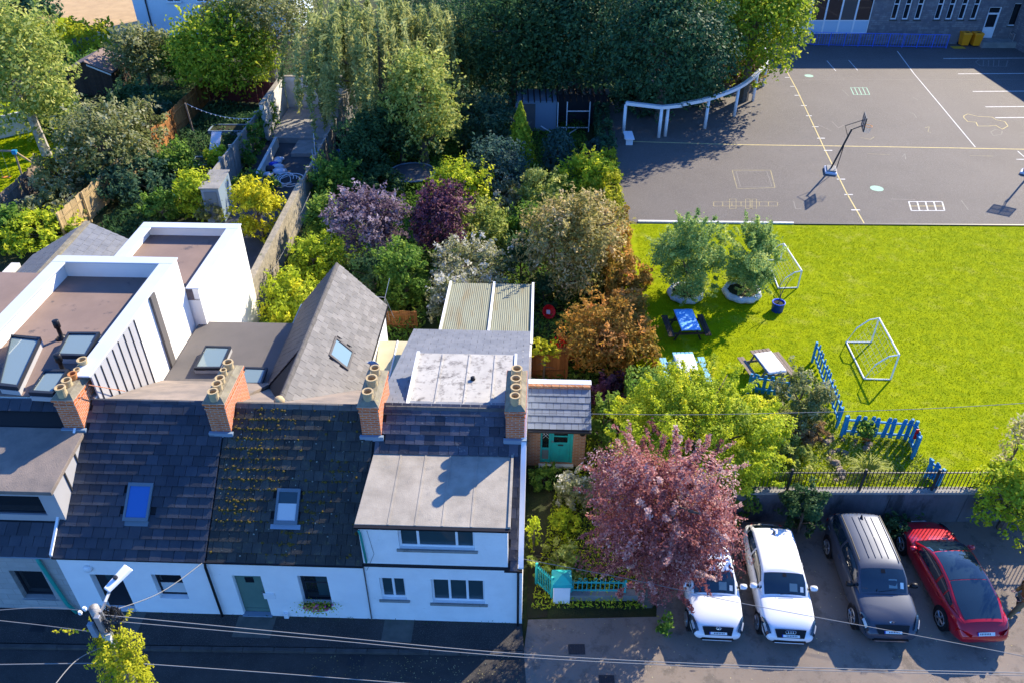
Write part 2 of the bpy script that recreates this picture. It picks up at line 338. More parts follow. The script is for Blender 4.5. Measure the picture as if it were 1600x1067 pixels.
# gardens: villa drive and lawn, concrete yard
sheet('driveway', [xy(G(x,y)) for x, y in ((60,0),(60,30),(75,25),(100,27),(125,34),(145,48),(150,60),(290,70),(330,-30),(60,-30))], -.045, 'gravel')
sheet('villa_lawn', [xy(G(x,y)) for x, y in ((60,35),(72,24),(100,27),(122,33),(138,42),(146,52),(60,70))], -.04, 'lawn')
sheet('villa_kerb', [xy(G(x,y)) for x, y in ((122,32),(139,41),(147,52),(149,52),(141,40),(123,30.6))], -.036, 'kerbstone')
sheet('play_lawn', [xy(G(x,y)) for x, y in ((-60,150),(105,165),(105,260),(60,290),(-60,420))], -.04, 'lawn')
mat('yard_concrete', (.075,.08,.085), (.05,.052,.055), .6, .9, .4, 20, c3=(.11,.11,.11), s3=2)
sheet('concrete_yard', [(-17.3,59.4),(-12.1,59.4),(-12.1,31.6),(-17.3,31.6)], -.045, 'yard_concrete')
# ================================================================== the terrace
EAVE, RB, RZ = 2.75, 3.7, 5.5
PIT = math.atan2(RZ-EAVE, RB)
def fa(x, y, b=0.):                       # pixel on the street front -> (a, z)
    p = ROWI @ hit(x, y, Rw(0, b, 0), EY); return p.x, p.z
RO = Rw(0, 0, EAVE); RV = EY*math.cos(PIT) + EZ*math.sin(PIT); RNn = EZ*math.cos(PIT) - EY*math.sin(PIT)
def rf(x, y):                             # pixel on the front roof slope -> (a, s)
    p = hit(x, y, RO, RNn) - RO; return p.dot(EX), p.dot(RV)
def wall(mb, a0, a1, b0, b1, z0, z1, openings=()):
    xs = sorted({a0, a1, *[o[0] for o in openings], *[o[1] for o in openings]}); zs = sorted({z0, z1, *[o[2] for o in openings], *[o[3] for o in openings]})
    for i in range(len(xs)-1):
        for k in range(len(zs)-1):
            cx, cz = (xs[i]+xs[i+1])/2, (zs[k]+zs[k+1])/2
            if any(o[0] < cx < o[1] and o[2] < cz < o[3] for o in openings): continue
            mb.box(xs[i], xs[i+1], b0, b1, zs[k], zs[k+1])
    return mb
def window(parent, a0, a1, z0, z1, n, b, frame, glass, M=ROW, fw=.06, transom=None, sill=None, name='window', widths=None):
    mb = MB(M); mb.box(a0, a1, b, b+.07, z0, z0+fw); mb.box(a0, a1, b, b+.07, z1-fw, z1)
    xs = [a0 + (a1-a0)*t for t in (widths or [i/n for i in range(n+1)])]
    mb.box(a0, a0+fw, b, b+.07, z0+fw, z1-fw); mb.box(a1-fw, a1, b, b+.07, z0+fw, z1-fw)
    for x in xs[1:-1]: mb.box(x-fw*.6, x+fw*.6, b+.003, b+.067, z0+fw, z1-fw)
    if transom: zt = z0 + (z1-z0)*transom; mb.box(a0+fw, a1-fw, b+.006, b+.064, zt-fw*.4, zt+fw*.4)
    w = mb.build(name, frame, parent, bevel=.006)
    for i in range(n):
        e0 = fw if i == 0 else fw*.6; e1 = fw if i == n-1 else fw*.6
        MB(M).box(xs[i]+e0, xs[i+1]-e1, b+.03, b+.045, z0+fw, z1-fw).build('pane', glass, w)
    if sill: MB(M).box(a0-.08, a1+.08, b-.16, b-.005, z0-.09, z0-.002).build('sill', sill, w, bevel=.01)
    return w
TILES = {}
def tile_mesh(L, t, lift, m):
    key = (round(L,3), round(t,3), m)
    if key not in TILES:
        me = bpy.data.meshes.new('slate')
        me.from_pydata([(-.5,0,lift),(.5,0,lift),(.5,L,0),(-.5,L,0),(-.5,0,lift+t),(.5,0,lift+t),(.5,L,t),(-.5,L,t)], [], [(3,2,1,0),(4,5,6,7),(0,1,5,4),(1,2,6,5),(2,3,7,6),(3,0,4,7)])
        me.materials.append(MATS[m]); TILES[key] = me
    return TILES[key]
def slates(parent, O, U, V, w, h, tw, th, m, inside=None, joined=False, name='slate', gap=.012, jit=1., thick=.022):
    U = Vector(U).normalized(); V = Vector(V).normalized(); N = U.cross(V).normalized(); O = Vector(O)
    R = Matrix((U, V, N)).transposed().to_4x4(); n = int(math.ceil(h/th)); mb = MB(); cnt = 0
    lift = thick*1.25; me = tile_mesh(th*1.25, thick, lift, m); vs = [v.co.copy() for v in me.vertices]; fs = [tuple(p.vertices) for p in me.polygons]
    for r in range(n):
        off = -(r % 2) * tw * .5 + random.uniform(-.01, .01); u = off
        while u < w - .01:
            u0, u1 = max(u, 0), min(u + tw, w); u += tw
            if u1 - u0 < .04: continue
            uc = (u0+u1)/2; vc = r*th
            if vc + th*.8 > h + .02: continue
            if inside and not inside(uc, vc + th*.5): continue
            M = Matrix.Translation(O + U*uc + V*vc + N*(.004 + random.uniform(0,.004)*jit)) @ R @ Matrix.Rotation(random.uniform(-.008,.008)*jit, 4, 'Z') @ Matrix.Rotation(random.uniform(-.018,.006)*jit, 4, 'X') @ Matrix.Diagonal((u1-u0-gap, 1, 1, 1))
            if joined: mb.add([M @ v for v in vs], fs)
            else: inst(me, M, parent, name)
            cnt += 1
    if joined: mb.build(name + 's', m, parent, kind='stuff')
    return cnt
def ring(mb, P, N, fw, h):               # raised frame on a quad P, width fw, height h along N
    P = [Vector(p) for p in P]; c = sum(P, Vector())/4
    def ins(p): 
        d = c - p; return p + d.normalized()*fw*1.41
    Q = [ins(p) for p in P]
    for i in range(4):
        j = (i+1) % 4; mb.prism([P[i], P[j], Q[j], Q[i]], N*h)
    return Q
def rooflight(parent, P, frame, glass, fw=.07, h=.12, flash=None, blind=None):
    P = [Vector(p) for p in P]; N = (P[1]-P[0]).cross(P[2]-P[0]).normalized()
    if N.z < 0: N = -N
    P = [p + N*.02 for p in P]
    mb = MB(); Q = ring(mb, P, N, fw, h); f = mb.build('rooflight', frame, parent)
    mb = MB(); mb.prism([q + N*(h*.55) for q in Q], N*.015); mb.build('pane', glass, f)
    if blind: 
        b = [Q[0]+(Q[3]-Q[0])*.0, Q[1]+(Q[2]-Q[1])*.0, Q[1]+(Q[2]-Q[1])*blind, Q[0]+(Q[3]-Q[0])*blind]
        MB().prism([q + N*(h*.62+.004) for q in b], N*.006).build('blind', 'blind', f)
    if flash:
        d = (P[0]-P[3]).normalized(); MB().prism([P[0]-(P[1]-P[0]).normalized()*.1, P[1]+(P[1]-P[0]).normalized()*.1, P[1]+(P[1]-P[0]).normalized()*.1+d*.14, P[0]-(P[1]-P[0]).normalized()*.1+d*.14], N*.03).build('flashing', flash, f)
    return f
def chimney(parent, a, w, b0, b1, zt, zbase, pots, capm='mortar_cap', M=ROW):
    st = MB(M).box(a-w/2, a+w/2, b0, b1, zbase, zt-.12).build('chimney', 'brick_chimney', parent)
    mb = MB(M).box(a-w/2-.04, a+w/2+.04, b0-.04, b1+.04, zt-.12, zt-.04)
    mb.box(a-w/2-.02, a+w/2+.02, b0-.02, b1+.02, zt-.3, zt-.24); mb.build('brick_band', 'brick_chimney', st)
    mb = MB(M); x0, x1, y0, y1 = a-w/2-.03, a+w/2+.03, b0-.03, b1+.03
    mb.add([(x0,y0,zt-.04),(x1,y0,zt-.04),(x1,y1,zt-.04),(x0,y1,zt-.04),(x0+.14,y0+.16,zt+.10),(x1-.14,y0+.16,zt+.10),(x1-.14,y1-.16,zt+.10),(x0+.14,y1-.16,zt+.10)],
           [(3,2,1,0),(4,5,6,7),(0,1,5,4),(1,2,6,5),(2,3,7,6),(3,0,4,7)]); mb.build('mortar_flaunching', capm, st)
    for (t, r, h, m) in pots:
        c = (a + random.uniform(-.02,.02), b0 + (b1-b0)*t, zt+.02)
        mb = MB(M); mb.lathe([(r,0),(r*.98,h*.8),(r*1.14,h*.82),(r*1.14,h),(r*.82,h),(r*.78,h*.35),(0.01,h*.35)], c, 16); mb.build('chimney_pot', m, st)
    zf = EAVE + b0*math.tan(PIT)
    MB(M).box(a-w/2-.07, a+w/2+.07, b0-.10, b0-.003, zf-.10, zf+.10).build('flashing', 'lead', st)
    return st
def gutter(parent, a0, a1, b, z, m='black_plastic', name='gutter'):
    MB(ROW).prism([(a0,b,z),(a0,b-.11,z),(a0,b-.10,z-.07),(a0,b-.05,z-.10),(a0,b-.01,z-.08)], (a1-a0,0,0)).build(name, m, parent)
def roof_deck(parent, a0, a1, m='roof_deck', s0=-.1, name='roof'):
    mb = MB(); c = [(a0,s0),(a1,s0),(a1,RB/math.cos(PIT)),(a0,RB/math.cos(PIT))]
    mb.prism([RO+EX*p+RV*q-RNn*.08 for p, q in c], RNn*.078); return mb.build(name, m, parent)
SL = RB/math.cos(PIT)
def front_slates(parent, a0, a1, tw, th, m, holes=(), **k):
    def inside(u, v):
        aa = a0 + u; ss = v - .12
        return not any(h[0] < aa < h[1] and h[2] < ss < h[3] for h in holes)
    slates(parent, RO + EX*a0 + RV*(-.12), EX, RV, a1-a0, SL+.12, tw, th, m, inside, **k)
def rquad(x0, y0, x1, y1, dx=0):          # rooflight corners on the front slope from its box in the photo
    l, b = rf(x0, y1); r, t = rf(x1, y0); l2, _ = rf(x0+dx, y0); l = (l+l2)/2
    return [RO+EX*l+RV*b, RO+EX*r+RV*b, RO+EX*r+RV*t, RO+EX*l+RV*t], (l-.02, r+.02, b-.1, t)
AB = [-18.4, -13.75, -9.2, -4.6, 0.0]
def flatpoly(mb, pts, z, d):               # flat slab from photo points at height z
    mb.prism([Vector((p.x, p.y, z-d)) for p in pts], (0,0,d)); return mb

# ---------------------------------------------------------------- cottage 1 (leftmost): zinc dormer, big flat-roofed attic
H1 = thing('cottage', 'leftmost cottage with pale grey block front, zinc dormer and flat brown roof with rooflights', 'house', Rw(-16,0,0), 'terraced cottages along the street')
a0, a1 = AB[0], AB[1]
op = [(fa(14,892)[0], fa(64,890)[0], fa(60,934)[1], fa(40,891)[1])]
wall(MB(ROW), a0, a1-.003, 0, .35, 0, EAVE, op).build('wall', 'grey_blocks', H1)
window(H1, *op[0][:4], 1, .16, 'navy_frame', 'glass_dark', sill='lead')
MB(ROW).box(a0, a1-.003, .36, 8.5, 0, EAVE-.1).build('rear_wall', 'white_wall_new', H1)
roof_deck(H1, a0, a1-.003)
# dormer: front face at b=.75
dR, dt = fa(38,745,.75); dz0 = EAVE+.75*math.tan(PIT); da1 = dR+.62; dzt = 4.55; db1 = (dzt+.32-EAVE)/math.tan(PIT)
front_slates(H1, a0+.6, a1-.02, .36, .31, 'slate_blue', thick=.03, holes=[(a0, da1+.02, .80, 4.2), (AB[1]-.30, AB[1]+.3, 3.45, 5)])
mb = MB(ROW); mb.prism([(da1,.75,dz0-.05),(da1,.75,dzt),(da1,db1,dzt+.32),(da1,db1,EAVE+db1*math.tan(PIT)-.05)], (-.06,0,0)); dch = mb.build('dormer_cheek', 'zinc', H1)
for t in (.33, .66):
    bb = .75+(db1-.75)*t; MB(ROW).box(da1+.002, da1+.035, bb-.025, bb+.025, EAVE+bb*math.tan(PIT)+.02, dzt+.32*t-.02).build('seam', 'dark_seam', dch)
mb = MB(ROW); mb.prism([(a0,.62,dzt+.004),(a0,.62,dzt+.14),(a0,db1+.1,dzt+.46),(a0,db1+.1,dzt+.326)], (da1-a0+.05,0,0)); mb.build('dormer_roof', 'felt_tan', H1, bevel=.01)
wall(MB(ROW), a0, da1-.07, .76, .9, dz0-.1, dzt-.003, [(a0-.1, da1-.5, dz0+.25, dzt-.2)]).build('dormer_front', 'zinc', H1)
window(H1, a0, da1-.5, dz0+.25, dzt-.2, 2, .82, 'navy_frame', 'glass_dark')
MB(ROW).tube([(a1-.5,-.05,EAVE-.05),(a1-.47,-.09,EAVE-.3),(a1-.30,-.09,.5),(a1-.1,-.12,.1)], .055, 8).build('downpipe', 'green_pipe', H1, True)
gutter(H1, a0, a1-.003, -.03, EAVE-.01, 'lead')
MB(ROW).prism([(a1-.04,-.1,EAVE+.02),(a1-.04,RB-.8,EAVE+.02+(RB-.7)*math.tan(PIT)),(a1-.04,RB-.8,EAVE+.1+(RB-.7)*math.tan(PIT)),(a1-.04,-.1,EAVE+.1)], (.07,0,0)).build('verge', 'white_frame', H1)
# attic box A behind the ridge
aR = A(203,502,6.33).x; aL = A(93,397,6.4).x; bB = A(262,402,6.4).y; zc, zr = 6.38, 5.62; cw = .48
MB(ROW).box(aL, aR, RB+.05, bB, 2.9, zr-.06).build('attic_wall', 'white_wall_new', H1)
rA = MB(ROW).box(aL-3.5, aR-.02, RB+.02, bB-.02, zr-.055, zr).build('flat_roof', 'felt_brown', H1)
MB(ROW).box(aR-.22, aR+.001, RB+1.2, bB+.001, zr-.058, zc-.06).build('parapet', 'white_wall_new', H1)
MB(ROW).box(aL+.22, aR-.23, bB-.22, bB+.001, zr+.001, zc-.06).build('parapet', 'white_wall_new', H1)
MB(ROW).box(aL-.001, aL+.21, RB+1.9, bB+.001, zr+.001, zc-.06).build('parapet', 'white_wall_new', H1)
mb = MB(ROW); mb.box(aR-cw, aR+.05, RB+.1, bB-cw+.05, zc-.06, zc); mb.box(aL-.05, aR+.05, bB-cw+.052, bB+.05, zc-.06, zc+.002); mb.box(aL-.05, aL+cw, RB+1.9, bB-cw+.05, zc-.06, zc); mb.build('coping', 'coping', H1, bevel=.012)
# sloping grey cheek with standing seams, then the white rendered wall
ck = [(aR+.02, RB+.15, RZ-.1), (aR+.02, RB+3.3, 3.5), (aR+.02, RB+3.3, zc-.07), (aR+.02, RB+.15, zc-.07)]
ckm = MB(ROW).prism(ck, (.05,0,0)).build('clad_cheek', 'zinc', H1)
for t in np.linspace(.06, .97, 8):
    b = RB+.15+3.15*t; MB(ROW).box(aR+.072, aR+.10, b-.012, b+.012, RZ-.1-(RZ-3.6)*t, zc-.07).build('seam', 'dark_seam', ckm)
MB(ROW).box(aR+.01, aR+.10, RB+4.6, RB+4.95, 3.2, zc-.065).build('shadow_gap_strip', 'felt_grey', H1)  # grey strip stands in for the shadow gap between two wall planes
mb = MB(ROW); mb.box(aL-3.5, aL-.06, RB+1.6, RB+1.95, zr, zc); mb.build('parapet', 'coping', H1)
for q in (((0,607),(30,610),(66,532),(20,528)),((88,560),(137,561),(158,524),(108,524)),((47,618),(85,620),(110,582),(72,582))):
    rooflight(H1, [G(x,y,zr+.18) for x, y in q], 'navy_frame', 'glass_light', .09, .14)
    mb = MB(); mb.prism([G(x,y,zr+.18)-Vector((0,0,.175)) for x, y in q], (0,0,.17)); mb.build('rooflight_kerb', 'zinc', H1)
for px, py in ((97,528),(100,581)):
    c = ROWI @ G(px, py, zr); mb = MB(ROW); mb.lathe([(.2,0),(.16,.05),(.07,.10),(.07,.45),(.11,.46),(.11,.72),(.07,.73)], (c.x,c.y,zr), 14); mb.build('vent_pipe', 'black_plastic', H1, True)
# rear box B
bR = A(375,350,5.0).x; bL = A(226,347,5.0).x; bb1 = A(375,350,5.0).y; zc2, zr2 = 5.0, 4.5
MB(ROW).box(bL, bR, bB+.06, bb1, 0, zr2-.06).build('extension_wall', 'white_wall_new', H1)
MB(ROW).box(bL+.02, bR-.02, bB+.06, bb1-.02, zr2-.055, zr2).build('flat_roof', 'felt_brown', H1)
MB(ROW).box(bR-.22, bR+.001, bB+.06, bb1+.001, zr2-.058, zc2-.05).build('parapet', 'white_wall_new', H1)
MB(ROW).box(bL+.22, bR-.23, bb1-.22, bb1+.001, zr2+.001, zc2-.05).build('parapet', 'white_wall_new', H1)
MB(ROW).box(bL-.001, bL+.21, bB+.06, bb1+.001, zr2+.001, zc2-.05).build('parapet', 'white_wall_new', H1)
mb = MB(ROW); mb.box(bR-cw, bR+.05, bB+.06, bb1-cw+.05, zc2-.05, zc2); mb.box(bL-.05, bR+.05, bb1-cw+.052, bb1+.05, zc2-.05, zc2+.002); mb.box(bL-.05, bL+cw, bB+.06, bb1-cw+.05, zc2-.05, zc2); mb.build('coping', 'coping', H1, bevel=.012)
rooflight(H1, [G(x,y,zr2+.05) for x, y in ((268,475),(285,470),(290,447),(274,450))], 'navy_frame', 'glass_dark', .07, .1)
chimney(H1, AB[1]-.05, .62, 2.95, 4.75, 6.2, 4.3, [(.06,.14,.34,'clay_pot'),(.28,.13,.30,'clay_pot'),(.46,.12,.28,'clay_orange'),(.62,.09,.22,'clay_pot'),(.82,.14,.32,'clay_pot')])

# ---------------------------------------------------------------- cottage 2: navy door, dark slates
H2 = thing('cottage', 'white cottage with navy door, dark plain slate roof and one blue-glass rooflight', 'house', Rw(-11.5,0,0), 'terraced cottages along the street')
a0, a1 = AB[1], AB[2]
d = (fa(139,895)[0], fa(172,900)[0], .09, fa(139,896)[1]); w2 = (fa(236,898)[0], fa(282,898)[0], fa(262,934)[1], fa(262,897)[1])
d = (d[0], d[0]+.95, d[2], d[3])
wall(MB(ROW), a0, a1-.003, 0, .35, 0, EAVE-.002, [d, w2]).build('wall', 'white_render', H2)
dd = MB(ROW).box(d[0], d[1], .2, .26, d[2], d[3]).build('door', 'door_navy', H2)
MB(ROW).box(d[0]+.3, d[0]+.62, .19, .199, 1.35, 1.8).build('pane', 'glass_teal', dd); MB(ROW).box(d[1]-.14, d[1]-.1, .16, .198, .95, 1.15).build('handle', 'steel', dd)
window(H2, *w2, 1, .17, 'navy_frame', 'glass_dark', transom=.5, sill='white_render')
MB(ROW).box(w2[0]+.07, w2[1]-.07, .185, .195, w2[2]+.08, (w2[2]+w2[3])/2-.03).build('blind', 'blind', H2)
MB(ROW).box(a0, a1-.003, .36, 7.2, 0, EAVE-.1).build('rear_wall', 'white_wall_new', H2)
roof_deck(H2, a0, a1-.003); gutter(H2, a0, a1-.003, -.03, EAVE-.01)
q, hole = rquad(196,754,242,813,4); rooflight(H2, q, 'grey_frame', 'glass_blue', .09, .08, 'grey_frame')
front_slates(H2, a0+.03, a1-.02, .355, .31, 'slate_blue', thick=.032, holes=[hole, (AB[1]-.3, AB[1]+.3, 3.5, 5), (AB[2]-.36, AB[2]+.3, 3.5, 5)])
def slab_rear(parent, aa0, aa1, zb, bb, m, name='rear_slope'):
    return MB(ROW).prism([(aa0,RB+.02,RZ-.1),(aa0,RB+.02,RZ-.01),(aa0,bb,zb),(aa0,bb,zb-.12)], (aa1-aa0,0,0)).build(name, m, parent)
aRc = aR + .12
slab_rear(H2, aRc, a1-.003, 3.42, 7.3, 'felt_tan')
zf = 3.3; fb = A(380,503,zf).y; fR = A(452,503,zf).x
MB(ROW).box(aRc, a1-.003, 7.32, fb, zf-.18, zf).build('flat_roof', 'felt_grey', H2, bevel=.01)
MB(ROW).box(aRc, a1-.003, 7.25, fb-.1, 0, zf-.19).build('extension_wall', 'white_wall_new', H2)
q = [G(x,y,zf+.14) for x, y in ((304,578),(347,578),(362,544),(322,543))]; rooflight(H2, q, 'navy_frame', 'glass_light', .08, .1)
MB().prism([p-Vector((0,0,.138)) for p in q], (0,0,.13)).build('rooflight_kerb', 'zinc', H2)
MB(ROW).box(A(282,612,3.5).x, A(316,612,3.5).x, A(300,616,3.5).y, A(300,610,3.5).y, 3.45, 3.62).build('vent_hood', 'dark_metal', H2)
MB(ROW).tube([(a1-.06,-.05,EAVE-.06),(a1-.08,-.08,EAVE-.3),(a1-.08,-.08,.1)], .04, 8).build('downpipe', 'black_plastic', H2, True)
MB(ROW).lathe([(.13,0),(.13,-.07),(.1,-.1)], (fa(138,886)[0], -.001, fa(138,886)[1]), 16, 'y').build('wall_light', 'white_frame', H2, True)
MB(ROW).tube([(fa(288,560,9)[0],RB+1.2,4.9),(fa(288,560,9)[0]-.1,RB-.2,6.3)], .015, 5).build('aerial_pole', 'brick_chimney', H2)
chimney(H2, AB[2]-.05, .60, 2.95, 4.75, 6.2, 4.3, [(.06,.14,.32,'clay_pot'),(.26,.14,.32,'clay_pot'),(.44,.13,.28,'clay_pot'),(.64,.09,.3,'clay_pot'),(.84,.14,.32,'clay_pot')])

# ---------------------------------------------------------------- cottage 3: sage door, mossy slates
H3 = thing('cottage', 'white cottage with sage green door and dark mossy slate roof with one rooflight', 'house', Rw(-7,0,0), 'terraced cottages along the street')
a0, a1 = AB[2], AB[3]
dl = fa(362,898)[0]; d = (dl, dl+.86, .09, fa(370,898)[1]); w3 = (fa(464,899)[0], fa(510,899)[0], fa(490,944)[1], fa(490,899)[1])
wall(MB(ROW), a0, a1-.003, 0, .35, 0, EAVE-.002, [d, w3]).build('wall', 'white_render', H3)
dd = MB(ROW).box(d[0]+.004, d[1]-.004, .12, .18, d[2], d[3]-.004).build('door', 'door_sage', H3, bevel=.008)
MB(ROW).box(d[0]+.3, d[0]+.56, .108, .119, 1.55, 1.8).build('pane', 'glass_dark', dd); MB(ROW).box(d[0]+.08, d[0]+.78, .1, .119, .25, .30).build('door_rail', 'door_sage', dd)
MB(ROW).box(d[0]+.72, d[0]+.76, .08, .119, 1.0, 1.16).build('handle', 'steel', dd); MB(ROW).box(d[0]-.03, d[1]+.03, -.06, .11, .079, .12).build('door_step', 'lead', dd)
wf = window(H3, *w3, 1, .2, 'navy_frame', 'glass_dark', transom=.6, sill='white_render')
MB(ROW).box(w3[0]+.45, w3[1]-.08, .215, .225, w3[2]+.2, w3[3]-.08).build('curtain', 'glass_teal', wf)
MB(ROW).box(a0, a1-.003, .36, 7.0, 0, EAVE-.1).build('rear_wall', 'white_wall_new', H3)
roof_deck(H3, a0, a1-.003); gutter(H3, a0, a1-.003, -.03, EAVE-.01)
q, hole = rquad(431,763,471,818,2); rooflight(H3, q, 'grey_frame', 'glass_teal', .09, .08, 'lead', .6)
front_slates(H3, a0+.01, a1-.02, .29, .305, 'slate_moss', [hole, (AB[2]-.3, AB[2]+.27, 3.5, 5), (AB[3]-.36, AB[3]+.3, 3.5, 5)])
# moss and lichen cushions along the slate edges
mv = MB()
def cushion(mb, p, r, N):
    pts = []; 
    for k in range(5): ang = k*1.256; pts.append((math.cos(ang)*r*random.uniform(.7,1.2), math.sin(ang)*r*random.uniform(.6,1.1)))
    U, V = EX, RV; base = [p + U*x + V*y for x, y in pts]; mb.add(base + [p + N*r*.7], [(i,(i+1) % 5,5) for i in range(5)])
k = 0
while k < 1100:
    u = random.uniform(a0+.1, a1-.1); s = random.uniform(.05, SL-.15)
    t = (u-a0)/(a1-a0); g = s/SL
    w = max(0, 1 - abs(t - .12 - .15*g)*4.2)*(g > .2) + max(0, 1 - abs((t-.45) - (g*.62-.0))*9)*(g < .62)*1.1 + .05
    if random.random() > w: continue
    if hole[0]-.05 < u < hole[1]+.05 and hole[2]-.05 < s < hole[3]+.1: continue
    row = round((s+.12)/.305)*.305-.12
    if random.random() < .75: s = row + random.gauss(-.01,.02)
    cushion(mv, RO + EX*u + RV*s + RNn*.045, random.choice((.015,.02,.02,.025,.03,.045,.06)), RNn); k += 1
mv.build('moss', 'moss', H3, kind='stuff')
lc = MB()
for k in range(70):
    u = random.uniform(a0+.1, a1-.1); s = random.uniform(.1, SL-.1); cushion(lc, RO + EX*u + RV*s + RNn*.052, random.uniform(.012,.032), RNn*.2)
lc.build('lichen', mat('lichen', (.24,.25,.2), rough=.95), H3, kind='stuff')
slab_rear(H3, a0, a1-.003, 3.42, 7.0, 'felt_tan')
MB(ROW).box(a0, fR, 7.02, fb, zf-.18, zf-.004).build('flat_roof', 'felt_grey', H3, bevel=.01)
MB(ROW).box(a0, fR-.05, 7.0, fb-.1, 0, zf-.19).build('extension_wall', 'white_wall_new', H3)
q = [G(x,y,zf+.10) for x, y in ((371,603),(410,603),(419,577),(383,576))]; rooflight(H3, q, 'navy_frame', 'glass_light', .08, .1)
MB(ROW).lathe([(.16,0),(.17,.08),(.13,.18),(.02,.22)], A(437,628,5.4), 14).build('roof_vent', 'clay_pot', H3, True)
MB(ROW).tube([(a1-.02,-.03,EAVE-.06),(a1-.03,-.05,.1)], .02, 6).build('cable_pipe', 'felt_grey', H3)
mb = MB(ROW); ua, uz = fa(420,930); mb.box(ua-.15, ua+.2, -.03, -.001, uz-.12, uz+.14); mb.build('meter_box', 'white_frame', H3, bevel=.01)
ua, uz = fa(450,963); MB(ROW).box(ua-.08, ua+.06, -.09, -.001, .08, .3).build('gas_cover', 'white_frame', H3)
chimney(H3, AB[3]-.05, .58, 2.95, 4.65, 6.2, 4.3, [(.14,.15,.34,'clay_pot'),(.5,.16,.36,'clay_pot'),(.8,.14,.34,'clay_pot')])
# ridge tiles of each roof
def ridge(parent, a0, a1, n, m='ridge_tile'):
    for i in range(n):
        x0 = a0 + (a1-a0)*i/n; x1 = a0 + (a1-a0)*(i+1)/n - .012
        MB(ROW).prism([(x0,RB-.13,RZ-.06),(x0,RB-.02,RZ+.06),(x0,RB+.05,RZ+.06),(x0,RB+.15,RZ-.05)], (x1-x0,0,0)).build('ridge_tile', m, parent)
ridge(H2, AB[1]+.32, AB[2]-.38, 10, 'slate_blue'); ridge(H3, AB[2]+.28, AB[3]-.36, 10, 'ridge_tile')

# ---------------------------------------------------------------- steep rear return of cottage 3
H5 = thing('rear_return', 'steep grey slate-roofed rear wing behind the mossy cottage, with one rooflight', 'house', Rw(-7.5,12,0))
gl = A(414,611,3.26).x; gr = A(562,610,3.26).x; gm = A(490,500,5.2).x; gz, ge = 5.2, 3.26; gb0, gb1 = 7.02, A(518,412,5.2).y; gf = A(447,625,5.2).y
MB(ROW).box(gl+.15, gr-.12, fb+.02 if False else 9.0, gb1-.12, 0, ge-.1).build('wall', 'white_render', H5)
mb = MB(ROW); mb.prism([(gl+.15,gb1-.12,ge-.1),(gm,gb1-.12,gz-.1),(gr-.12,gb1-.12,ge-.1)], (0,-.2,0)); mb.build('gable', 'white_render', H5)
mb = MB(ROW); mb.prism([(gr,gb0,ge),(gr,gb1,ge),(gm,gb1,gz),(gm,gf-.2,gz)], (0,0,-.08)); mb.build('roof', 'roof_deck', H5)
mb = MB(ROW); mb.prism([(gl,gb0+.4,ge),(gl,gb1,ge),(gm,gb1,gz),(gm,gf-.2,gz)], (0,0,-.08)); mb.build('roof', 'roof_deck', H5)
Lr = math.hypot(gr-gm, gz-ge); Vr = (Rw(gm,gb0,gz)-Rw(gr,gb0,ge)).normalized()
qs = [hit(x, y, Rw(gr,gb0,ge), (EY).cross(Vr)) for x, y in ((541,578),(551,551),(520,531),(511,556))]
oo = Rw(gr,gb0,ge); uv = [((p-oo).dot(EY), (p-oo).dot(Vr)) for p in qs]
hu0, hu1 = min(u for u,_ in uv), max(u for u,_ in uv); hv0, hv1 = min(v for _,v in uv), max(v for _,v in uv)
def insr(u, v):
    if hu0-.02 < u < hu1+.02 and hv0-.02 < v < hv1+.02: return False
    return u > (gf-gb0-.2)*(v/Lr)-.05
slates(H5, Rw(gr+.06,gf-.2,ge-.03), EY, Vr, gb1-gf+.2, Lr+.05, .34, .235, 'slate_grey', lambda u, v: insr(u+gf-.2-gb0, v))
N = EY.cross(Vr).normalized()
rooflight(H5, [oo+EY*hu0+Vr*hv0, oo+EY*hu1+Vr*hv0, oo+EY*hu1+Vr*hv1, oo+EY*hu0+Vr*hv1], 'felt_grey', 'glass_light', .09, .10)
Vl = (Rw(gm,gb0,gz)-Rw(gl,gb0,ge)).normalized()
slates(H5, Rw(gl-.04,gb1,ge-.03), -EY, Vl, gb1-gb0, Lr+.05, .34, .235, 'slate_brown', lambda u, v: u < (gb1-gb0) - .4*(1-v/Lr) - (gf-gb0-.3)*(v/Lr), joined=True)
for i in range(18):
    y0 = gf-.2 + (gb1-gf+.2)*i/18; MB(ROW).prism([(gm-.15,y0,gz-.1),(gm-.03,y0,gz+.07),(gm+.03,y0,gz+.07),(gm+.15,y0,gz-.1)], (0,(gb1-gf+.2)/18-.012,0)).build('ridge_tile', 'ridge_tile', H5)
MB(ROW).box(gr-.01, gr+.12, gb0+.5, gb1, ge-.14, ge-.03).build('gutter', 'black_plastic', H5); MB(ROW).box(gl-.14, gl-.01, gb0+1, gb1, ge-.14, ge-.03).build('gutter', 'lead', H5)
MB(ROW).box(gr-.115, gr-.02, gb0+.3, gb1-.1, .2, ge-.15).build('side_wall', 'white_render', H5)
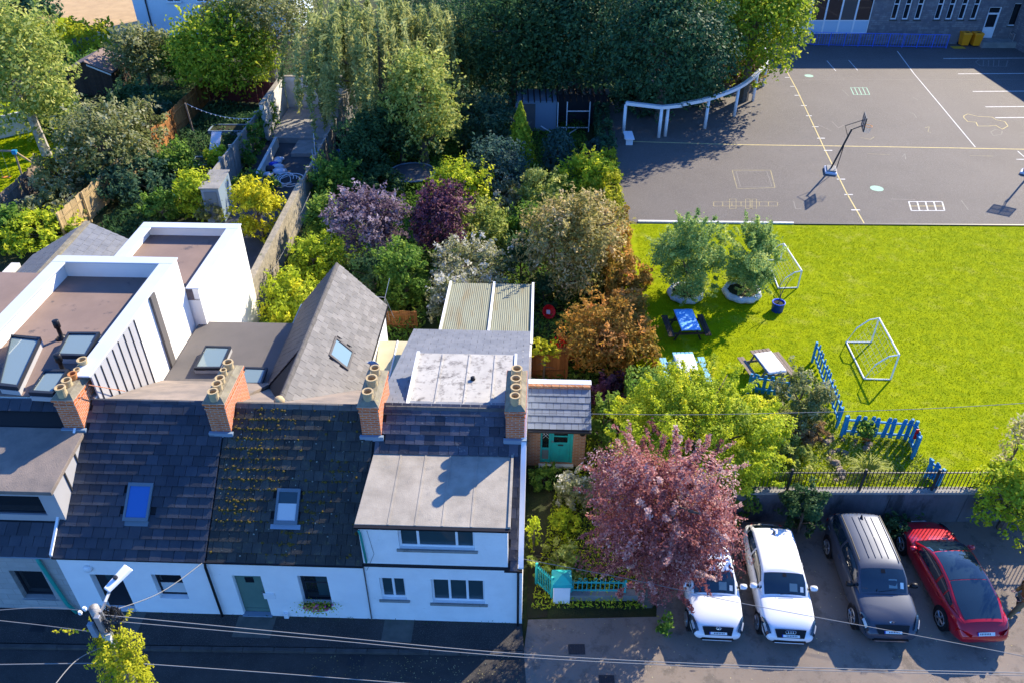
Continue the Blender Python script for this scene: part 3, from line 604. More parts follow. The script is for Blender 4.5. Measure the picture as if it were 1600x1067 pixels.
# cream sheet roof between the return and house 4
H5b = thing('lean_to', 'cream plastic sheet lean-to roof beside the steep rear wing', 'lean-to', G(615,570))
cz = 2.55; pts = [A(x,y,cz) for x,y in ((583,605),(628,605),(650,534),(593,533))]
cs = MB(ROW).prism([(p.x,p.y,cz) for p in pts], (0,0,.03)).build('roof_sheet', 'cream_sheet', H5b)
MB(ROW).tube([(sum(p.x for p in pts[:2])/2,pts[0].y,cz+.04),((pts[2].x+pts[3].x)/2,pts[2].y,cz+.04)], .03, 6).build('ridge_bead', 'white_frame', cs)
MB(ROW).box(pts[0].x-.05, pts[2].x+.05, pts[0].y-1.2, pts[0].y-.003, cz-.01, cz+.03).build('roof_sheet', 'white_paint_roof', H5b)
MB(ROW).box(min(p.x for p in pts)+.1, max(p.x for p in pts), pts[0].y-1.1, pts[2].y-.1, 0, cz-.02).build('wall', 'white_render', H5b)

# ---------------------------------------------------------------- house 4: white end house with full-width dormer
H4 = thing('end_house', 'white end-of-terrace house with full-width concrete-roofed dormer and old blue slates', 'house', Rw(-2.3,0,0))
a0, a1 = AB[3], AB[4]; ZD = 4.38
wu = (fa(621,829)[0], fa(741,829)[0], fa(680,857)[1], fa(680,828)[1]); wl = (fa(592,902)[0], fa(632,902)[0], fa(610,935)[1], fa(610,902)[1]); wr = (fa(673,905)[0], fa(757,905)[0], fa(715,941)[1], fa(715,905)[1])
dR4 = a1-.42
mb = wall(MB(ROW), a0, dR4, 0, .3, 0, ZD, [wu, wl, wr]); wall(mb, dR4, a1, 0, .3, 0, EAVE-.05); mb.build('wall', 'white_render_worn', H4)
MB(ROW).box(a0+.001, dR4, .301, 8, 0, EAVE-.15).build('rear_wall', 'white_render_worn', H4)
mb = MB(ROW); mb.prism([(a1,.302,0),(a1,10.2,0),(a1,10.2,3.1),(a1,RB,RZ-.04),(a1,.302,EAVE-.05+.302*math.tan(PIT))], (-.3,0,0)); mb.build('gable_wall', 'white_render_worn', H4)
mb = MB(ROW); mb.prism([(a1-.12,-.08,EAVE+.03),(a1-.12,RB,RZ+.05),(a1-.12,RB,RZ+.11),(a1-.12,-.08,EAVE+.09)], (.15,0,0)); mb.build('verge', 'white_frame', H4)
window(H4, *wu, 3, .10, 'white_frame', 'glass_teal', sill='concrete_wall', widths=[0,.25,.76,1]); window(H4, *wl, 2, .10, 'white_frame', 'glass_teal', sill='concrete_wall'); window(H4, *wr, 3, .10, 'white_frame', 'glass_teal', sill='concrete_wall')
roof_deck(H4, a0, a1-.13); 
bd = 2.62; zdb = 4.66
fl, fr = a0-.06, dR4+.08
mb = MB(ROW); mb.prism([(fl,-.07,ZD+.004),(fr,-.07,ZD+.004),(fr,bd,zdb-.1),(fl+.1,bd,zdb-.1)], (0,0,.11)); dr = mb.build('dormer_roof', 'concrete_roof', H4, bevel=.012)
for x in (-3.75,-3.0,-2.25,-1.45): MB(ROW).prism([(x,-.06,ZD+.115),(x+.05,-.06,ZD+.115),(x+.05,bd,zdb+.011),(x,bd,zdb+.011)], (0,0,.012)).build('roof_seam', 'concrete_roof', dr)
MB(ROW).prism([(fr-.07,-.07,ZD+.118),(fr,-.07,ZD+.118),(fr,bd,zdb+.014),(fr-.07,bd,zdb+.014)], (0,0,.05)).build('roof_edge', 'concrete_roof', dr)
gutter(H4, fl, fr, -.072, ZD+.10)
MB(ROW).prism([(dR4-.02,.31,EAVE+.2),(dR4-.02,bd,EAVE+bd*math.tan(PIT)),(dR4-.02,bd,zdb-.11),(dR4-.02,.31,ZD)], (-.05,0,0)).build('dormer_cheek', 'white_render_worn', H4)
front_slates(H4, a0+.05, a1-.13, .30, .30, 'slate_old', [(a0-1, dR4+.04, -1, (bd+.05)/math.cos(PIT)), (AB[4]-.5, AB[4], 3.4, 5.5), (AB[3]-.3, AB[3]+.27, 3.4, 5)])
gutter(H4, dR4-.1, a1, -.03, EAVE-.02)
MB(ROW).tube([(a1-.12,-.05,EAVE-.1),(a1-.12,-.07,.05)], .035, 8).build('downpipe', 'black_plastic', H4, True)
MB(ROW).tube([(a0+.05,-.12,ZD-.1),(a0+.06,-.06,ZD-.3),(a0+.1,-.05,EAVE+.1)], .035, 8).build('downpipe', 'green_pipe', H4, True)
for k in range(1):
    x0 = a0+.25+k*.28; MB(ROW).tube([(x0,-.02,ZD-.2-k*.3),(x0+.1,-.03,3.2-k*.2),(x0-.1,-.02,EAVE-.1-k*.1),(a0+.06,-.03,EAVE-.3)], .005, 4).build('cable', 'black_plastic', H4)
# rear: slate slope, painted flat roof
zb4, bb4 = 3.25, A(740,518,3.25).y
MB(ROW).prism([(a0,RB+.02,RZ-.14),(a0,RB+.02,RZ-.05),(a0,bb4,zb4),(a0,bb4,zb4-.1)], (a1-a0-.31,0,0)).build('rear_roof', 'roof_deck', H4)
Vb = (Rw(0,RB,RZ)-Rw(0,bb4,zb4)).normalized(); Lb = (Rw(0,RB,RZ)-Rw(0,bb4,zb4)).length
slates(H4, Rw(a1+.05,bb4+.05,zb4-.02), -EX, Vb, a1-a0+.05, Lb, .5, .30, 'slate_light', joined=True)
wz = 5.42; P4 = [A(x,y,wz) for x, y in ((637,628),(806,628),(808,554),(652,553))]
fx0, fx1, fy0, fy1 = (P4[0].x+P4[3].x)/2, P4[1].x-.05, RB+.16, P4[2].y
MB(ROW).box(fx0+.05, fx1-.05, fy0+.02, fy1-.1, 3.6, wz-.1).build('rear_dormer', 'white_render_worn', H4)
wrf = MB(ROW).box(fx0, fx1, fy0, fy1, wz-.098, wz).build('painted_flat_roof', 'white_paint_roof', H4, bevel=.01)
for t in (.25,.52,.78): MB(ROW).box(fx0+(fx1-fx0)*t, fx0+(fx1-fx0)*t+.05, fy0+.05, fy1-.03, wz+.001, wz+.025).build('roof_seam', 'white_paint_roof', wrf)
MB(ROW).box(fx0-.03, fx0+.07, fy0-.02, fy1+.02, wz+.001, wz+.06).build('roof_edge', 'white_frame', wrf); MB(ROW).box(fx1-.06, fx1+.02, fy0+1.2, fy1+.02, wz+.001, wz+.05).build('roof_edge', 'white_frame', wrf)
c = A(739,592,wz); MB(ROW).lathe([(.08,0),(.08,.09),(.05,.11)], (c.x,c.y,wz), 10).build('vent_pipe', 'black_plastic', wrf)
ridge(H4, AB[3]+.3, AB[4]-.5, 12, 'ridge_tile')
chimney(H4, AB[4]-.31, .56, 2.95, 4.85, 6.15, 4.2, [(.12,.14,.36,'clay_pot'),(.34,.15,.34,'clay_pot'),(.56,.15,.34,'clay_pot'),(.80,.15,.36,'clay_pot')])
# corrugated lean-to behind house 4
H6 = thing('lean_to', 'ribbed translucent corrugated lean-to roof with white edges behind the end house', 'lean-to', G(760,480))
z0, z1 = 2.9, 2.45; c0, c1 = A(687,518,z0), A(831,518,z0); c2, c3 = A(830,444,z1), A(725,446,z1)
nC = 44; nR = 3; P = []
xa, xb = c0.x, c1.x; y0, y1 = bb4-.3, c2.y
for j in range(nR+1):
    t = j/nR; P.append([Rw(xa+(xb-xa)*i/(nC*2), y0+(y1-y0)*t, z0+(z1-z0)*t + (.009 if i % 2 else -.009)) for i in range(nC*2+1)])
cr = MB().grid(P).build('corrugated_sheet', 'corrugated', H6, solid=.008)
xm = xa + (xb-xa)*.53
for x in (xa, xm, xb): MB(ROW).prism([(x-.05,y0,z0+.03),(x+.05,y0,z0+.03),(x+.05,y1+.02,z1+.03),(x-.05,y1+.02,z1+.03)], (0,0,.06)).build('glazing_bar', 'white_frame', H6)
MB(ROW).box(xa-.05, xb+.05, y1-.05, y1+.03, z1-.12, z1-.03).build('eaves_beam', 'white_frame', H6); MB(ROW).box(xb-.08, xb+.0, y0, y1-.06, .0, z1-.13).build('wall', 'white_render', H6)
MB(ROW).box(xa, xb-.1, y1-.15, y1-.06, 0, z1-.14).build('wall', 'white_render', H6)
# ---------------------------------------------------------------- brick porch with teal door
HP = thing('porch', 'small brick porch with teal half-glazed door and blue slate roof beside the white gable', 'porch', G(872,725))
pa0, pa1 = a1+.02, A(912,727).x; pb0 = A(872,727).y; pzE = 2.1; pzT = 2.95
et = ROWI @ PY(872,669,Rw(0,pb0-.15,0).y); pzE = et.z
tp = ROWI @ hit(872, 608, Rw(0, pb0+1.35, 0), EY); pzT, pb1 = tp.z, tp.y
pe0, pe1 = pa0, A(924,669,pzE).x
dl = (ROWI @ PY(844,700,Rw(1,pb0,0).y)).x; drr = (ROWI @ PY(895,700,Rw(1,pb0,0).y)).x
wall(MB(ROW), pa0, pa1, pb0, pb0+.22, 0, pzE, [(dl, drr, .12, pzE-.02)]).build('wall', 'brick_porch', HP)
mb = MB(ROW); mb.prism([(pa1,pb0+.221,0),(pa1,pb1,0),(pa1,pb1,pzT-.05),(pa1,pb0+.221,pzE)], (-.22,0,0)); mb.box(pa0, pa1-.221, pb1-.22, pb1, 0, pzT-.05); mb.build('side_wall', 'brick_porch', HP)
fr = MB(ROW); fr.box(dl, dl+.07, pb0+.06, pb0+.16, .12, pzE-.02); fr.box(drr-.1, drr, pb0+.06, pb0+.16, .12, pzE-.02); xm = dl+(drr-dl)*.31; fr.box(xm-.06, xm+.02, pb0+.06, pb0+.16, .12, pzE-.02); fr.box(dl+.071, xm-.061, pb0+.07, pb0+.15, .12, .26); fr.box(dl+.071, xm-.061, pb0+.07, pb0+.15, .75, .85)
fo = fr.build('door_frame', 'teal_paint', HP, bevel=.006)
MB(ROW).box(dl+.075, xm-.065, pb0+.10, pb0+.11, .26, .75).build('pane', 'glass_light', fo); sp = MB(ROW).box(dl+.075, xm-.065, pb0+.10, pb0+.11, .85, pzE-.02).build('pane', 'glass_dark', fo)
lat = MB(ROW)
for k in range(5):
    zz = 1.3+k*.14
    lat.tube([(dl+.075,pb0+.095,zz),(xm-.065,pb0+.095,zz+.28)], .006, 4); lat.tube([(dl+.075,pb0+.095,zz+.28),(xm-.065,pb0+.095,zz)], .006, 4)
lat.build('lattice', 'white_frame', fo)
dz = pzE-.02
dm = MB(ROW); d0, d1 = xm+.025, drr-.105
wall(dm, d0, d1, pb0+.09, pb0+.14, .12, dz, [(d0+.1,d1-.1,1.12,1.40),(d0+.1,d1-.1,1.46,dz-.12)])
do = dm.build('door', 'teal_paint', HP, bevel=.005)
MB(ROW).box(d0+.1, d1-.1, pb0+.11, pb0+.12, 1.12, 1.40).build('pane', 'glass_dark', do); MB(ROW).box(d0+.1, d1-.1, pb0+.11, pb0+.12, 1.46, dz-.12).build('pane', 'glass_dark', do)
for k in range(2):
    x0 = d0+.1+k*(d1-d0-.2)/2; MB(ROW).box(x0+.02, x0+(d1-d0-.2)/2-.02, pb0+.075, pb0+.089, .3, 1.02).build('door_panel', 'teal_paint', do, bevel=.006)
MB(ROW).box((d0+d1)/2-.1, (d0+d1)/2+.1, pb0+.06, pb0+.088, .98, 1.03).build('letter_plate', 'dark_metal', do); MB(ROW).lathe([(.03,0),(.03,-.05)], (d0+.05,pb0+.088,1.2), 10, 'y').build('handle', 'steel', do)
MB(ROW).box(dl-.05, drr+.05, pb0-.12, pb0+.05, 0, .119).build('door_step', 'white_garden_wall', HP)
Vp = (Rw(0,pb1,pzT)-Rw(0,pb0-.15,pzE)).normalized(); Lp = (Rw(0,pb1,pzT)-Rw(0,pb0-.15,pzE)).length
MB(ROW).prism([(pe0,pb0-.15,pzE),(pe1,pb0-.15,pzE),(pe1,pb1,pzT),(pe0,pb1,pzT)], (0,0,-.05)).build('roof', 'roof_deck', HP)
slates(HP, Rw(pe0,pb0-.17,pzE), EX, Vp, pe1-pe0, Lp, .265, Lp/6, 'slate_porch')
gut = MB(ROW).box(pe0, pe1, pb0-.27, pb0-.155, pzE-.09, pzE-.01).build('gutter', 'dark_metal', HP)
nb = 8
brk = MB().box(0,(pe1-pe0)/nb-.012,0,.14,0,.2).build('coping_brick', 'brick_porch', None, bevel=.008); brk.parent = HP
for i in range(nb):
    M = ROW @ Matrix.Translation((pe0+(pe1-pe0)*i/nb, pb1+.003, pzT-.05))
    if i == 0: brk.matrix_basis = Matrix.Translation(-HP.location) @ M
    else: inst(brk, M, HP)
MB(ROW).box(pe0, pe1+.03, pb1+.146, pb1+.42, pzT+.1, pzT+.16).build('coping', 'coping', HP, bevel=.01)
MB(ROW).box(pa0, pa1, pb1+.15, pb1+.36, 0, pzT+.09).build('rear_wall', 'brick_porch', HP)
MB(ROW).lathe([(.05,0),(.06,-.05),(.1,-.12)], (pa1-.14,pb0-.001,1.75), 10, 'y').build('wall_light', 'black_plastic', HP)
# ---------------------------------------------------------------- building behind on the left, slate gable roof
H7 = thing('rear_house', 'grey slate gable-roofed building with white parapet behind the flat-roofed box', 'house', (-19,28,0))
rx, ry, rz7 = G(137,347,4.9); hw = 3.0; e7 = 3.2
MB(ROW).box(aL-3.2,aL-.3,8,12,0,3).build('wall', 'white_wall_new', H7)
def wsl(sgn, joined, m):
    O = Vector((rx + sgn*hw, ry if sgn < 0 else 20.0, e7)); U = Vector((0,-1 if sgn < 0 else 1,0)); V = Vector((-sgn*hw,0,rz7-e7)); 
    slates(H7, O, U, V, ry-20.0, V.length, .5, .30, m, joined=joined)
for sgn in (-1, 1): MB().prism([(rx+sgn*hw,20,e7),(rx+sgn*hw,ry,e7),(rx,ry,rz7),(rx,20,rz7)], (0,0,-.07)).build('roof', 'roof_deck', H7)
wsl(-1, True, 'slate_grey'); wsl(1, True, 'slate_light')
MB().box(rx-.12, rx+.12, 20, ry, rz7-.03, rz7+.06).build('ridge', 'mortar_cap', H7)
MB().prism([(rx-hw+.1,ry-.03,0),(rx+hw-.1,ry-.03,0),(rx+hw-.1,ry-.03,e7),(rx,ry-.03,rz7-.1),(rx-hw+.1,ry-.03,e7)], (0,-.3,0)).build('gable', 'white_wall_new', H7)
MB().box(rx-hw-.45, rx-hw-.08, 20, ry-1, 0, e7+.2).build('parapet', 'white_garden_wall', H7)
MB().box(rx-hw-.4, rx-hw-.05, 23.5, 24.8, e7+.21, e7+.55).build('brick_patch', 'brick_chimney', H7)
rooflight(H7, [Vector((rx-hw*.55,25.6,e7+(rz7-e7)*.45)), Vector((rx-hw*.55,26.6,e7+(rz7-e7)*.45)), Vector((rx-hw*.3,26.6,e7+(rz7-e7)*.7)), Vector((rx-hw*.3,25.6,e7+(rz7-e7)*.7))], 'felt_grey', 'glass_dark', .08, .1)
# ================================================================== walls and fences
def board_fence(name, label, p, q, h, n, m, z=0., rails=True, pickets=False, w=None, group=None, top=None, postm=None, lean=.012, t=.022):
    p, q = Vector((p[0],p[1],z)), Vector((q[0],q[1],z)); d = q-p; L = d.length; d.normalize(); nrm = Vector((-d.y,d.x,0))
    root = thing(name, label, 'fence', p, group); ang = math.atan2(d.y,d.x); w = w or L/n*.97
    hh = h
    if pickets: src = MB().prism([(-w/2,0,.06),(w/2,0,.06),(w/2,0,hh-.07),(w*.28,0,hh),(-w*.28,0,hh),(-w/2,0,hh-.07)], (0,t,0)).build('picket', m, None)
    else: src = MB().box(-w/2, w/2, 0, t, .04, hh).build('board', m, None)
    src.parent = root
    for i in range(n):
        c = p + d*(L*(i+.5)/n) + nrm*random.uniform(0,.008)
        M = Matrix.Translation(c) @ Matrix.Rotation(ang,4,'Z') @ Matrix.Rotation(random.gauss(0,lean),4,'Y') @ Matrix.Diagonal((1,1,random.uniform(.97,1.03),1))
        if i == 0: src.matrix_basis = Matrix.Translation(-p) @ M
        else: inst(src, M, root)
    F = Matrix.Translation(p) @ Matrix.Rotation(ang,4,'Z')
    if rails:
        for zz in (.25*h, .78*h): MB(F).box(0, L, -.05, -.002, zz, zz+.07).build('rail', postm or m, root)
    k = max(2, int(L/2.2)+1)
    for i in range(k): x = L*i/(k-1); MB(F).box(x-.05, x+.05, -.13, -.052, 0, h+.05).build('post', postm or m, root)
    return root
def gxy(x, y, z=0): v = G(x, y, z); return (v.x, v.y)
board_fence('timber_fence', 'tall warm orange-brown board fence in shade below the dark trees', (-23.95,49.6), (-23.7,61.6), 1.85, 42, 'wood_orange', postm='wood_orange')
board_fence('timber_fence', 'sunlit pale board fence beyond the slate gable roof', (-24.5,38.6), (-23.97,49.4), 1.85, 36, 'wood_pale', postm='wood_pale')  # continues the orange-brown fence; its sunlight is put into the paler wood colour
board_fence('timber_fence', 'weathered grey board fence along the swing-set lawn', (-29.0,36.5), (-29.3,46.5), 1.6, 40, 'wood_grey')
board_fence('timber_fence', 'dark red board fence under the trees at the back of the deck garden', (-23.6,61.8), (-17.8,60.8), 1.7, 24, 'wood_red')
f = G(598,522); board_fence('timber_fence', 'low orange slatted fence beside the corrugated lean-to', gxy(594,514,0), gxy(652,514,0), 1.0, 13, 'wood_orange', w=.12)
board_fence('timber_gate', 'brown upright-board gate between porch and creeper hedge', gxy(828,592,0), gxy(884,590,0), 1.65, 11, 'wood_orange', w=.2)
# block wall with piers between the deck garden and the walled yard
def plain_wall(name, label, pts, h, th, m, z=0, cap=None, piers=0, panels=0, group=None):
    root = thing(name, label, 'wall', (pts[0][0],pts[0][1],z), group)
    for (a, b) in zip(pts[:-1], pts[1:]):
        a, b = Vector((a[0],a[1],z)), Vector((b[0],b[1],z)); L = (b-a).length; F = Matrix.Translation(a) @ Matrix.Rotation(math.atan2(b.y-a.y,b.x-a.x),4,'Z')
        if panels:
            for i in range(panels): MB(F).box(L*i/panels+.008, L*(i+1)/panels-.008, -th/2, th/2, 0, h).build('wall_panel', m, root, bevel=.008)
        else: MB(F).box(0, L, -th/2, th/2, 0, h).build('wall', m, root, bevel=.01)
        if cap: MB(F).box(-.01, L+.01, -th/2-.04, th/2+.04, h+.002, h+.07).build('coping', cap, root, bevel=.01)
        for i in range(piers): x = L*i/(piers-1); MB(F).box(x-.07, x+.07, -th/2-.07, th/2+.07, 0, h+.14).build('pier', m, root, bevel=.01)
    return root
plain_wall('block_wall', 'concrete panel wall with capped posts and climbers right of the deck garden', [(-17.75,43.8),(-17.55,57.4)], 1.95, .10, 'concrete_wall', piers=8, panels=7)
plain_wall('yard_wall', 'tall bare rendered wall closing the far end of the walled yard', [(-17.0,59.6),(-11.9,59.6)], 2.55, .25, 'white_garden_wall', cap='stone_wall')
plain_wall('yard_wall', 'tall flaking rendered wall on the left of the walled yard', [(-17.15,53.5),(-17.15,59.4)], 2.55, .25, 'white_garden_wall', cap='stone_wall')
plain_wall('yard_wall', 'tall rubble-topped wall on the right of the walled yard', [(-11.95,53.0),(-11.85,59.4)], 2.5, .25, 'concrete_wall', cap='stone_wall')
plain_wall('garden_wall', 'long grey concrete panel wall right of the walled yard', [(-12.15,42.6),(-11.97,52.95)], 1.95, .12, 'concrete_wall', panels=6, piers=7)
plain_wall('garden_wall', 'sunlit old stone wall climbing from the white extension to the concrete panels', [(-12.3,27.2),(-12.2,42.4)], 1.95, .34, 'stone_wall')
plain_wall('yard_step_wall', 'low pale wall splitting the walled yard floor', [(-15.9,44.5),(-16.2,52.5)], .7, .2, 'white_garden_wall')
MB().box(-16.9,-12.3,53.2,59.3,-.04,.35).build('yard_platform', 'concrete_wall'); struct(bpy.data.objects['yard_platform'])
MB().box(-14.9,-12.6,50.8,53.15,-.04,.2).build('yard_step', 'concrete_wall'); struct(bpy.data.objects['yard_step'])
plain_wall('lane_wall', 'pale rendered wall beside the leaning tree trunk at the left edge', [(-39,51.5),(-33.8,56.0)], 1.5, .2, 'white_garden_wall')
wp = A(373,505,0); plain_wall('pier_wall', 'white rendered pier wall between flat grey roof and stone wall', [xy(Rw(wp.x-.25,11.65,0)), xy(Rw(wp.x+.35,11.65,0))], 3.9, .5, 'white_wall_new')
# retaining wall and railings above the car park
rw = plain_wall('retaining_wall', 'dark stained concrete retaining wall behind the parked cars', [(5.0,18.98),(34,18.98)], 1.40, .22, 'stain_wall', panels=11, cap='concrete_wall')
def railing(name, label, p, q, z, h, nb, m, r=.011, posts=None, cat='railing', spear=True, parent=None):
    p, q = Vector((*p,z)), Vector((*q,z)); L = (q-p).length; F = Matrix.Translation(p) @ Matrix.Rotation(math.atan2(q.y-p.y,q.x-p.x),4,'Z')
    root = thing(name, label, cat, p)
    for zz in (.12*h, .88*h): MB(F).box(0, L, -.02, .02, zz, zz+.03).build('rail', m, root)
    src = MB().prism([(-r,-r,.03),(r,-r,.03),(r,r,.03),(-r,r,.03)], (0,0,h-.03)).add([(-r*1.3,-r*1.3,h),(r*1.3,-r*1.3,h),(r*1.3,r*1.3,h),(-r*1.3,r*1.3,h),(0,0,h+.08)],[(0,1,4),(1,2,4),(2,3,4),(3,0,4)]).build('bar', m, None); src.parent = root
    for i in range(nb):
        M = F @ Matrix.Translation((L*(i+.5)/nb,0,0))
        if i == 0: src.matrix_basis = Matrix.Translation(-p) @ M
        else: inst(src, M, root)
    k = posts or max(2, int(L/2.4)+1)
    for i in range(k): x = L*i/(k-1); MB(F).box(x-.035, x+.035, -.035, .035, 0, h+.06).build('post', m, root)
    return root
railing('railing', 'black spiked iron railing on top of the retaining wall', (6.9,18.98), (19.2,18.98), 1.475, .92, 96, 'dark_metal', .010)
# ================================================================== school
SY = 72.6
SCH = thing('school', 'grey stone school building with white framed windows across the playground', 'school', (36,SY,SZ))
def sp(x, y): p = PY(x, y, SY); return p.x, p.z
cx0, cx1 = 22.0, sp(1354,52)[0]; cz0, cz1 = sp(1354,53)[1], 6.4
wins = []
for x in (1391,1409,1428,1459,1477,1496,1515): wins.append((sp(x,30)[0], sp(x,30)[0]+.55, sp(x,31)[1], sp(x,31)[1]+1.75))
dx0 = sp(1533,53)[0]; dor = (dx0, dx0+1.1, SZ+.5, SZ+3.1); w9 = (sp(1574,41)[0], sp(1574,41)[0]+1.3, sp(1574,41)[1], sp(1574,41)[1]+1.9)
F0 = Matrix.Translation((0,SY,0))
wall(MB(F0), cx0-12, 60, 0, .4, SZ-.2, 6.8, [(cx0,cx1,cz0,cz1), dor, w9, *wins]).build('wall', 'school_stone', SCH)
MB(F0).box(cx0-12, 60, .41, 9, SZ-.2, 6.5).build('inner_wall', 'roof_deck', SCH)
cwl = MB(F0); n = max(1, round((cx1-cx0)/1.33)); wdt = (cx1-cx0)/n
cwl.box(cx0, cx1, .06, .16, cz0, cz0+.09); cwl.box(cx0, cx1, .06, .16, cz1-.09, cz1); 
for zz in (cz0+1.05, cz0+2.85, cz0+3.45): cwl.box(cx0, cx1, .075, .15, zz, zz+.09)
for i in range(n+1): cwl.box(cx0+wdt*i-.07*(i > 0), cx0+wdt*i+.07*(i < n), .05, .17, cz0+.002, cz1-.002)
cwo = cwl.build('window_wall', 'white_frame', SCH)
for i in range(n):
    x0, x1 = cx0+wdt*i+.05, cx0+wdt*(i+1)-.05
    MB(F0).box(x0, x1, .09, .13, cz0+.09, cz0+1.05).build('panel', 'panel_pale', cwo)
    for za, zb in ((1.14,2.85),(2.94,3.45),(3.54,cz1-cz0-.09)): MB(F0).box(x0, x1, .10, .115, cz0+za, cz0+zb).build('pane', random.choice(('glass_dark','glass_dark','glass_teal')), cwo)
    if random.random() < .6: MB(F0).box(x0+.2, x1-.1, .30, .32, cz0+1.5, cz0+2.7).build('poster_board', 'wood_red' if i % 3 else 'wood_orange', cwo)
for w in wins: window(SCH, *w, 1, .12, 'white_frame', 'glass_dark', M=F0, fw=.10, transom=.72, sill='kerbstone')
window(SCH, *w9, 1, .12, 'white_frame', 'glass_dark', M=F0, fw=.09, sill='kerbstone')
dmb = MB(F0); wall(dmb, dor[0], dor[1], .1, .17, dor[2], dor[3], [(dor[0]+.15,dor[1]-.15,dor[2]+.9,dor[2]+1.95),(dor[0]+.1,dor[1]-.1,dor[2]+2.1,dor[3]-.08)]); do = dmb.build('door', 'white_frame', SCH)
MB(F0).box(dor[0]+.15, dor[1]-.15, .13, .14, dor[2]+.9, dor[2]+1.95).build('pane', 'glass_dark', do); MB(F0).box(dor[0]+.1, dor[1]-.1, .13, .14, dor[2]+2.1, dor[3]-.08).build('pane', 'glass_dark', do)
MB(F0).box(cx0-12, 60, -.3, 9.2, 6.81, 7.0).build('roof', 'felt_grey', SCH)
MB().box(43.9, 60, 44, SY-.01, SZ-.2, 6.6).build('wing_wall', 'school_stone', SCH); MB().box(43.7, 60, 43.8, SY-.31, 6.61, 6.8).build('wing_roof', 'felt_grey', SCH)
# blue ramp railing, grey handrail, bins, yellow plate
def fence_bars(root, P, h, m, step, r=.014, rr=.024):
    for a, b in zip(P[:-1], P[1:]):
        a, b = Vector(a), Vector(b); d = b-a; L = d.length; n = max(1, int(L/step))
        MB().tube([a+EZ*h, b+EZ*h], rr, 6).build('rail', m, root); MB().tube([a+EZ*.12, b+EZ*.12], rr*.8, 6).build('rail', m, root)
        bars = MB()
        for i in range(n): c = a + d*((i+.5)/n); bars.tube([c+EZ*.12, c+EZ*h], r, 4, cap=False)
        bars.build('bars', m, root, kind='stuff')
        k = max(2, int(L/1.2)+1)
        for i in range(k): c = a + d*(i/(k-1)); MB().tube([c, c+EZ*(h+.02)], rr*1.1, 6).build('post', m, root)
RP = thing('ramp_railing', 'long royal blue barred railing along the school ramp', 'railing', G(1350,76,SZ))
fence_bars(RP, [G(1225,66,SZ), G(1272,72,SZ), G(1478,76,SZ)], 1.15, 'rail_blue', .22)
fence_bars(RP, [G(1478,76,SZ)+Vector((0,1.6,0)), G(1272,72,SZ)+Vector((0,1.6,0))], 1.15, 'rail_blue', .3)
GRr = thing('handrail', 'grey green steel handrail at the school door steps', 'railing', G(1556,72,SZ))
fence_bars(GRr, [G(1536,68,SZ), G(1572,68,SZ), G(1579,74,SZ)], 1.1, 'steel', .25, .012, .02)
MB().box(dor[0]-.3, dor[1]+2.2, SY-1.3, SY-.02, SZ+.008, SZ+.48).build('door_landing', 'concrete_wall', SCH)
def wheelie():
    r = thing('wheelie_bin', 'x', 'bin')
    MB().add([(-.30,-.34,.08),(.30,-.34,.08),(.30,.30,.08),(-.30,.30,.08),(-.36,-.42,1.0),(.36,-.42,1.0),(.36,.42,1.0),(-.36,.42,1.0)], [(3,2,1,0),(4,5,6,7),(0,1,5,4),(1,2,6,5),(2,3,7,6),(3,0,4,7)]).build('bin_body', 'bin_orange', r, bevel=.03)
    MB().prism([(-.39,-.47,1.01),(-.39,.47,1.01),(-.39,.40,1.13),(-.39,-.30,1.13)], (.78,0,0)).build('lid', 'bin_orange', r, bevel=.02)
    MB().tube([(-.3,.47,1.05),(.3,.47,1.05)], .025, 8).build('handle', 'black_plastic', r); MB().box(-.12,.12,-.2,.0,1.132,1.16).build('lid_plate', 'black_plastic', r)
    for s in (-1, 1): MB().lathe([(.1,-.04),(.1,.04)], (s*.3,.32,.1), 14, 'x').build('wheel', 'black_plastic', r)
    return r
b1 = wheelie(); b1.location = G(1504,71,SZ+.006); b1['label'] = 'orange wheelie bin against the school wall, farther from the door'; b1['group'] = 'orange bins by the school'
b2 = copy_tree(b1); b2.location = G(1522,71.5,SZ+.006); b2['label'] = 'orange wheelie bin against the school wall, next to the white door'
c = G(1497,74.5,SZ); MB().box(c.x-.55,c.x+.55,c.y-.35,c.y+.35,SZ+.01,SZ+.02).build('yellow_plate','tile_yellow',play)
# curved white pergola
PG = thing('pergola', 'long curved white concrete pergola beam on columns at the playground edge', 'pergola', G(1100,200,SZ))
cols = [(974,208),(1029,215),(1039,213),(1101,201),(1147,182),(1176,158),(1192,135)]
cw_ = [G(x,y,SZ) for x, y in cols]; ph = 1.95
mb = MB(); top = []
for i, p in enumerate(cw_):
    MB().lathe([(.11,0),(.105,ph-.02)], (p.x,p.y,SZ+.007), 14).build('column', 'white_frame', PG, True)
def beam(pts, z0, z1, w, nm):
    L = []; 
    for i, p in enumerate(pts):
        t = (pts[min(i+1,len(pts)-1)]-pts[max(i-1,0)]).normalized(); n = Vector((-t.y,t.x,0))
        L.append((p-n*w/2, p+n*w/2))
    m = MB()
    for (a, b), (c, d) in zip(L[:-1], L[1:]): m.prism([Vector((q.x,q.y,z0)) for q in (a,c,d,b)], (0,0,z1-z0))
    m.build(nm, 'white_frame', PG)
def interp(pts, n=5):
    out = []
    for i in range(len(pts)-1):
        p0, p1, p2, p3 = pts[max(i-1,0)], pts[i], pts[i+1], pts[min(i+2,len(pts)-1)]
        for k in range(n):
            t = k/n; out.append(.5*((2*p1)+(p2-p0)*t+(2*p0-5*p1+4*p2-p3)*t*t+(3*p1-p0-3*p2+p3)*t**3))
    out.append(pts[-1]); return out
beam([cw_[0], cw_[1], cw_[2]+Vector((.9,.15,0))], SZ+ph, SZ+ph+.2, .3, 'beam')
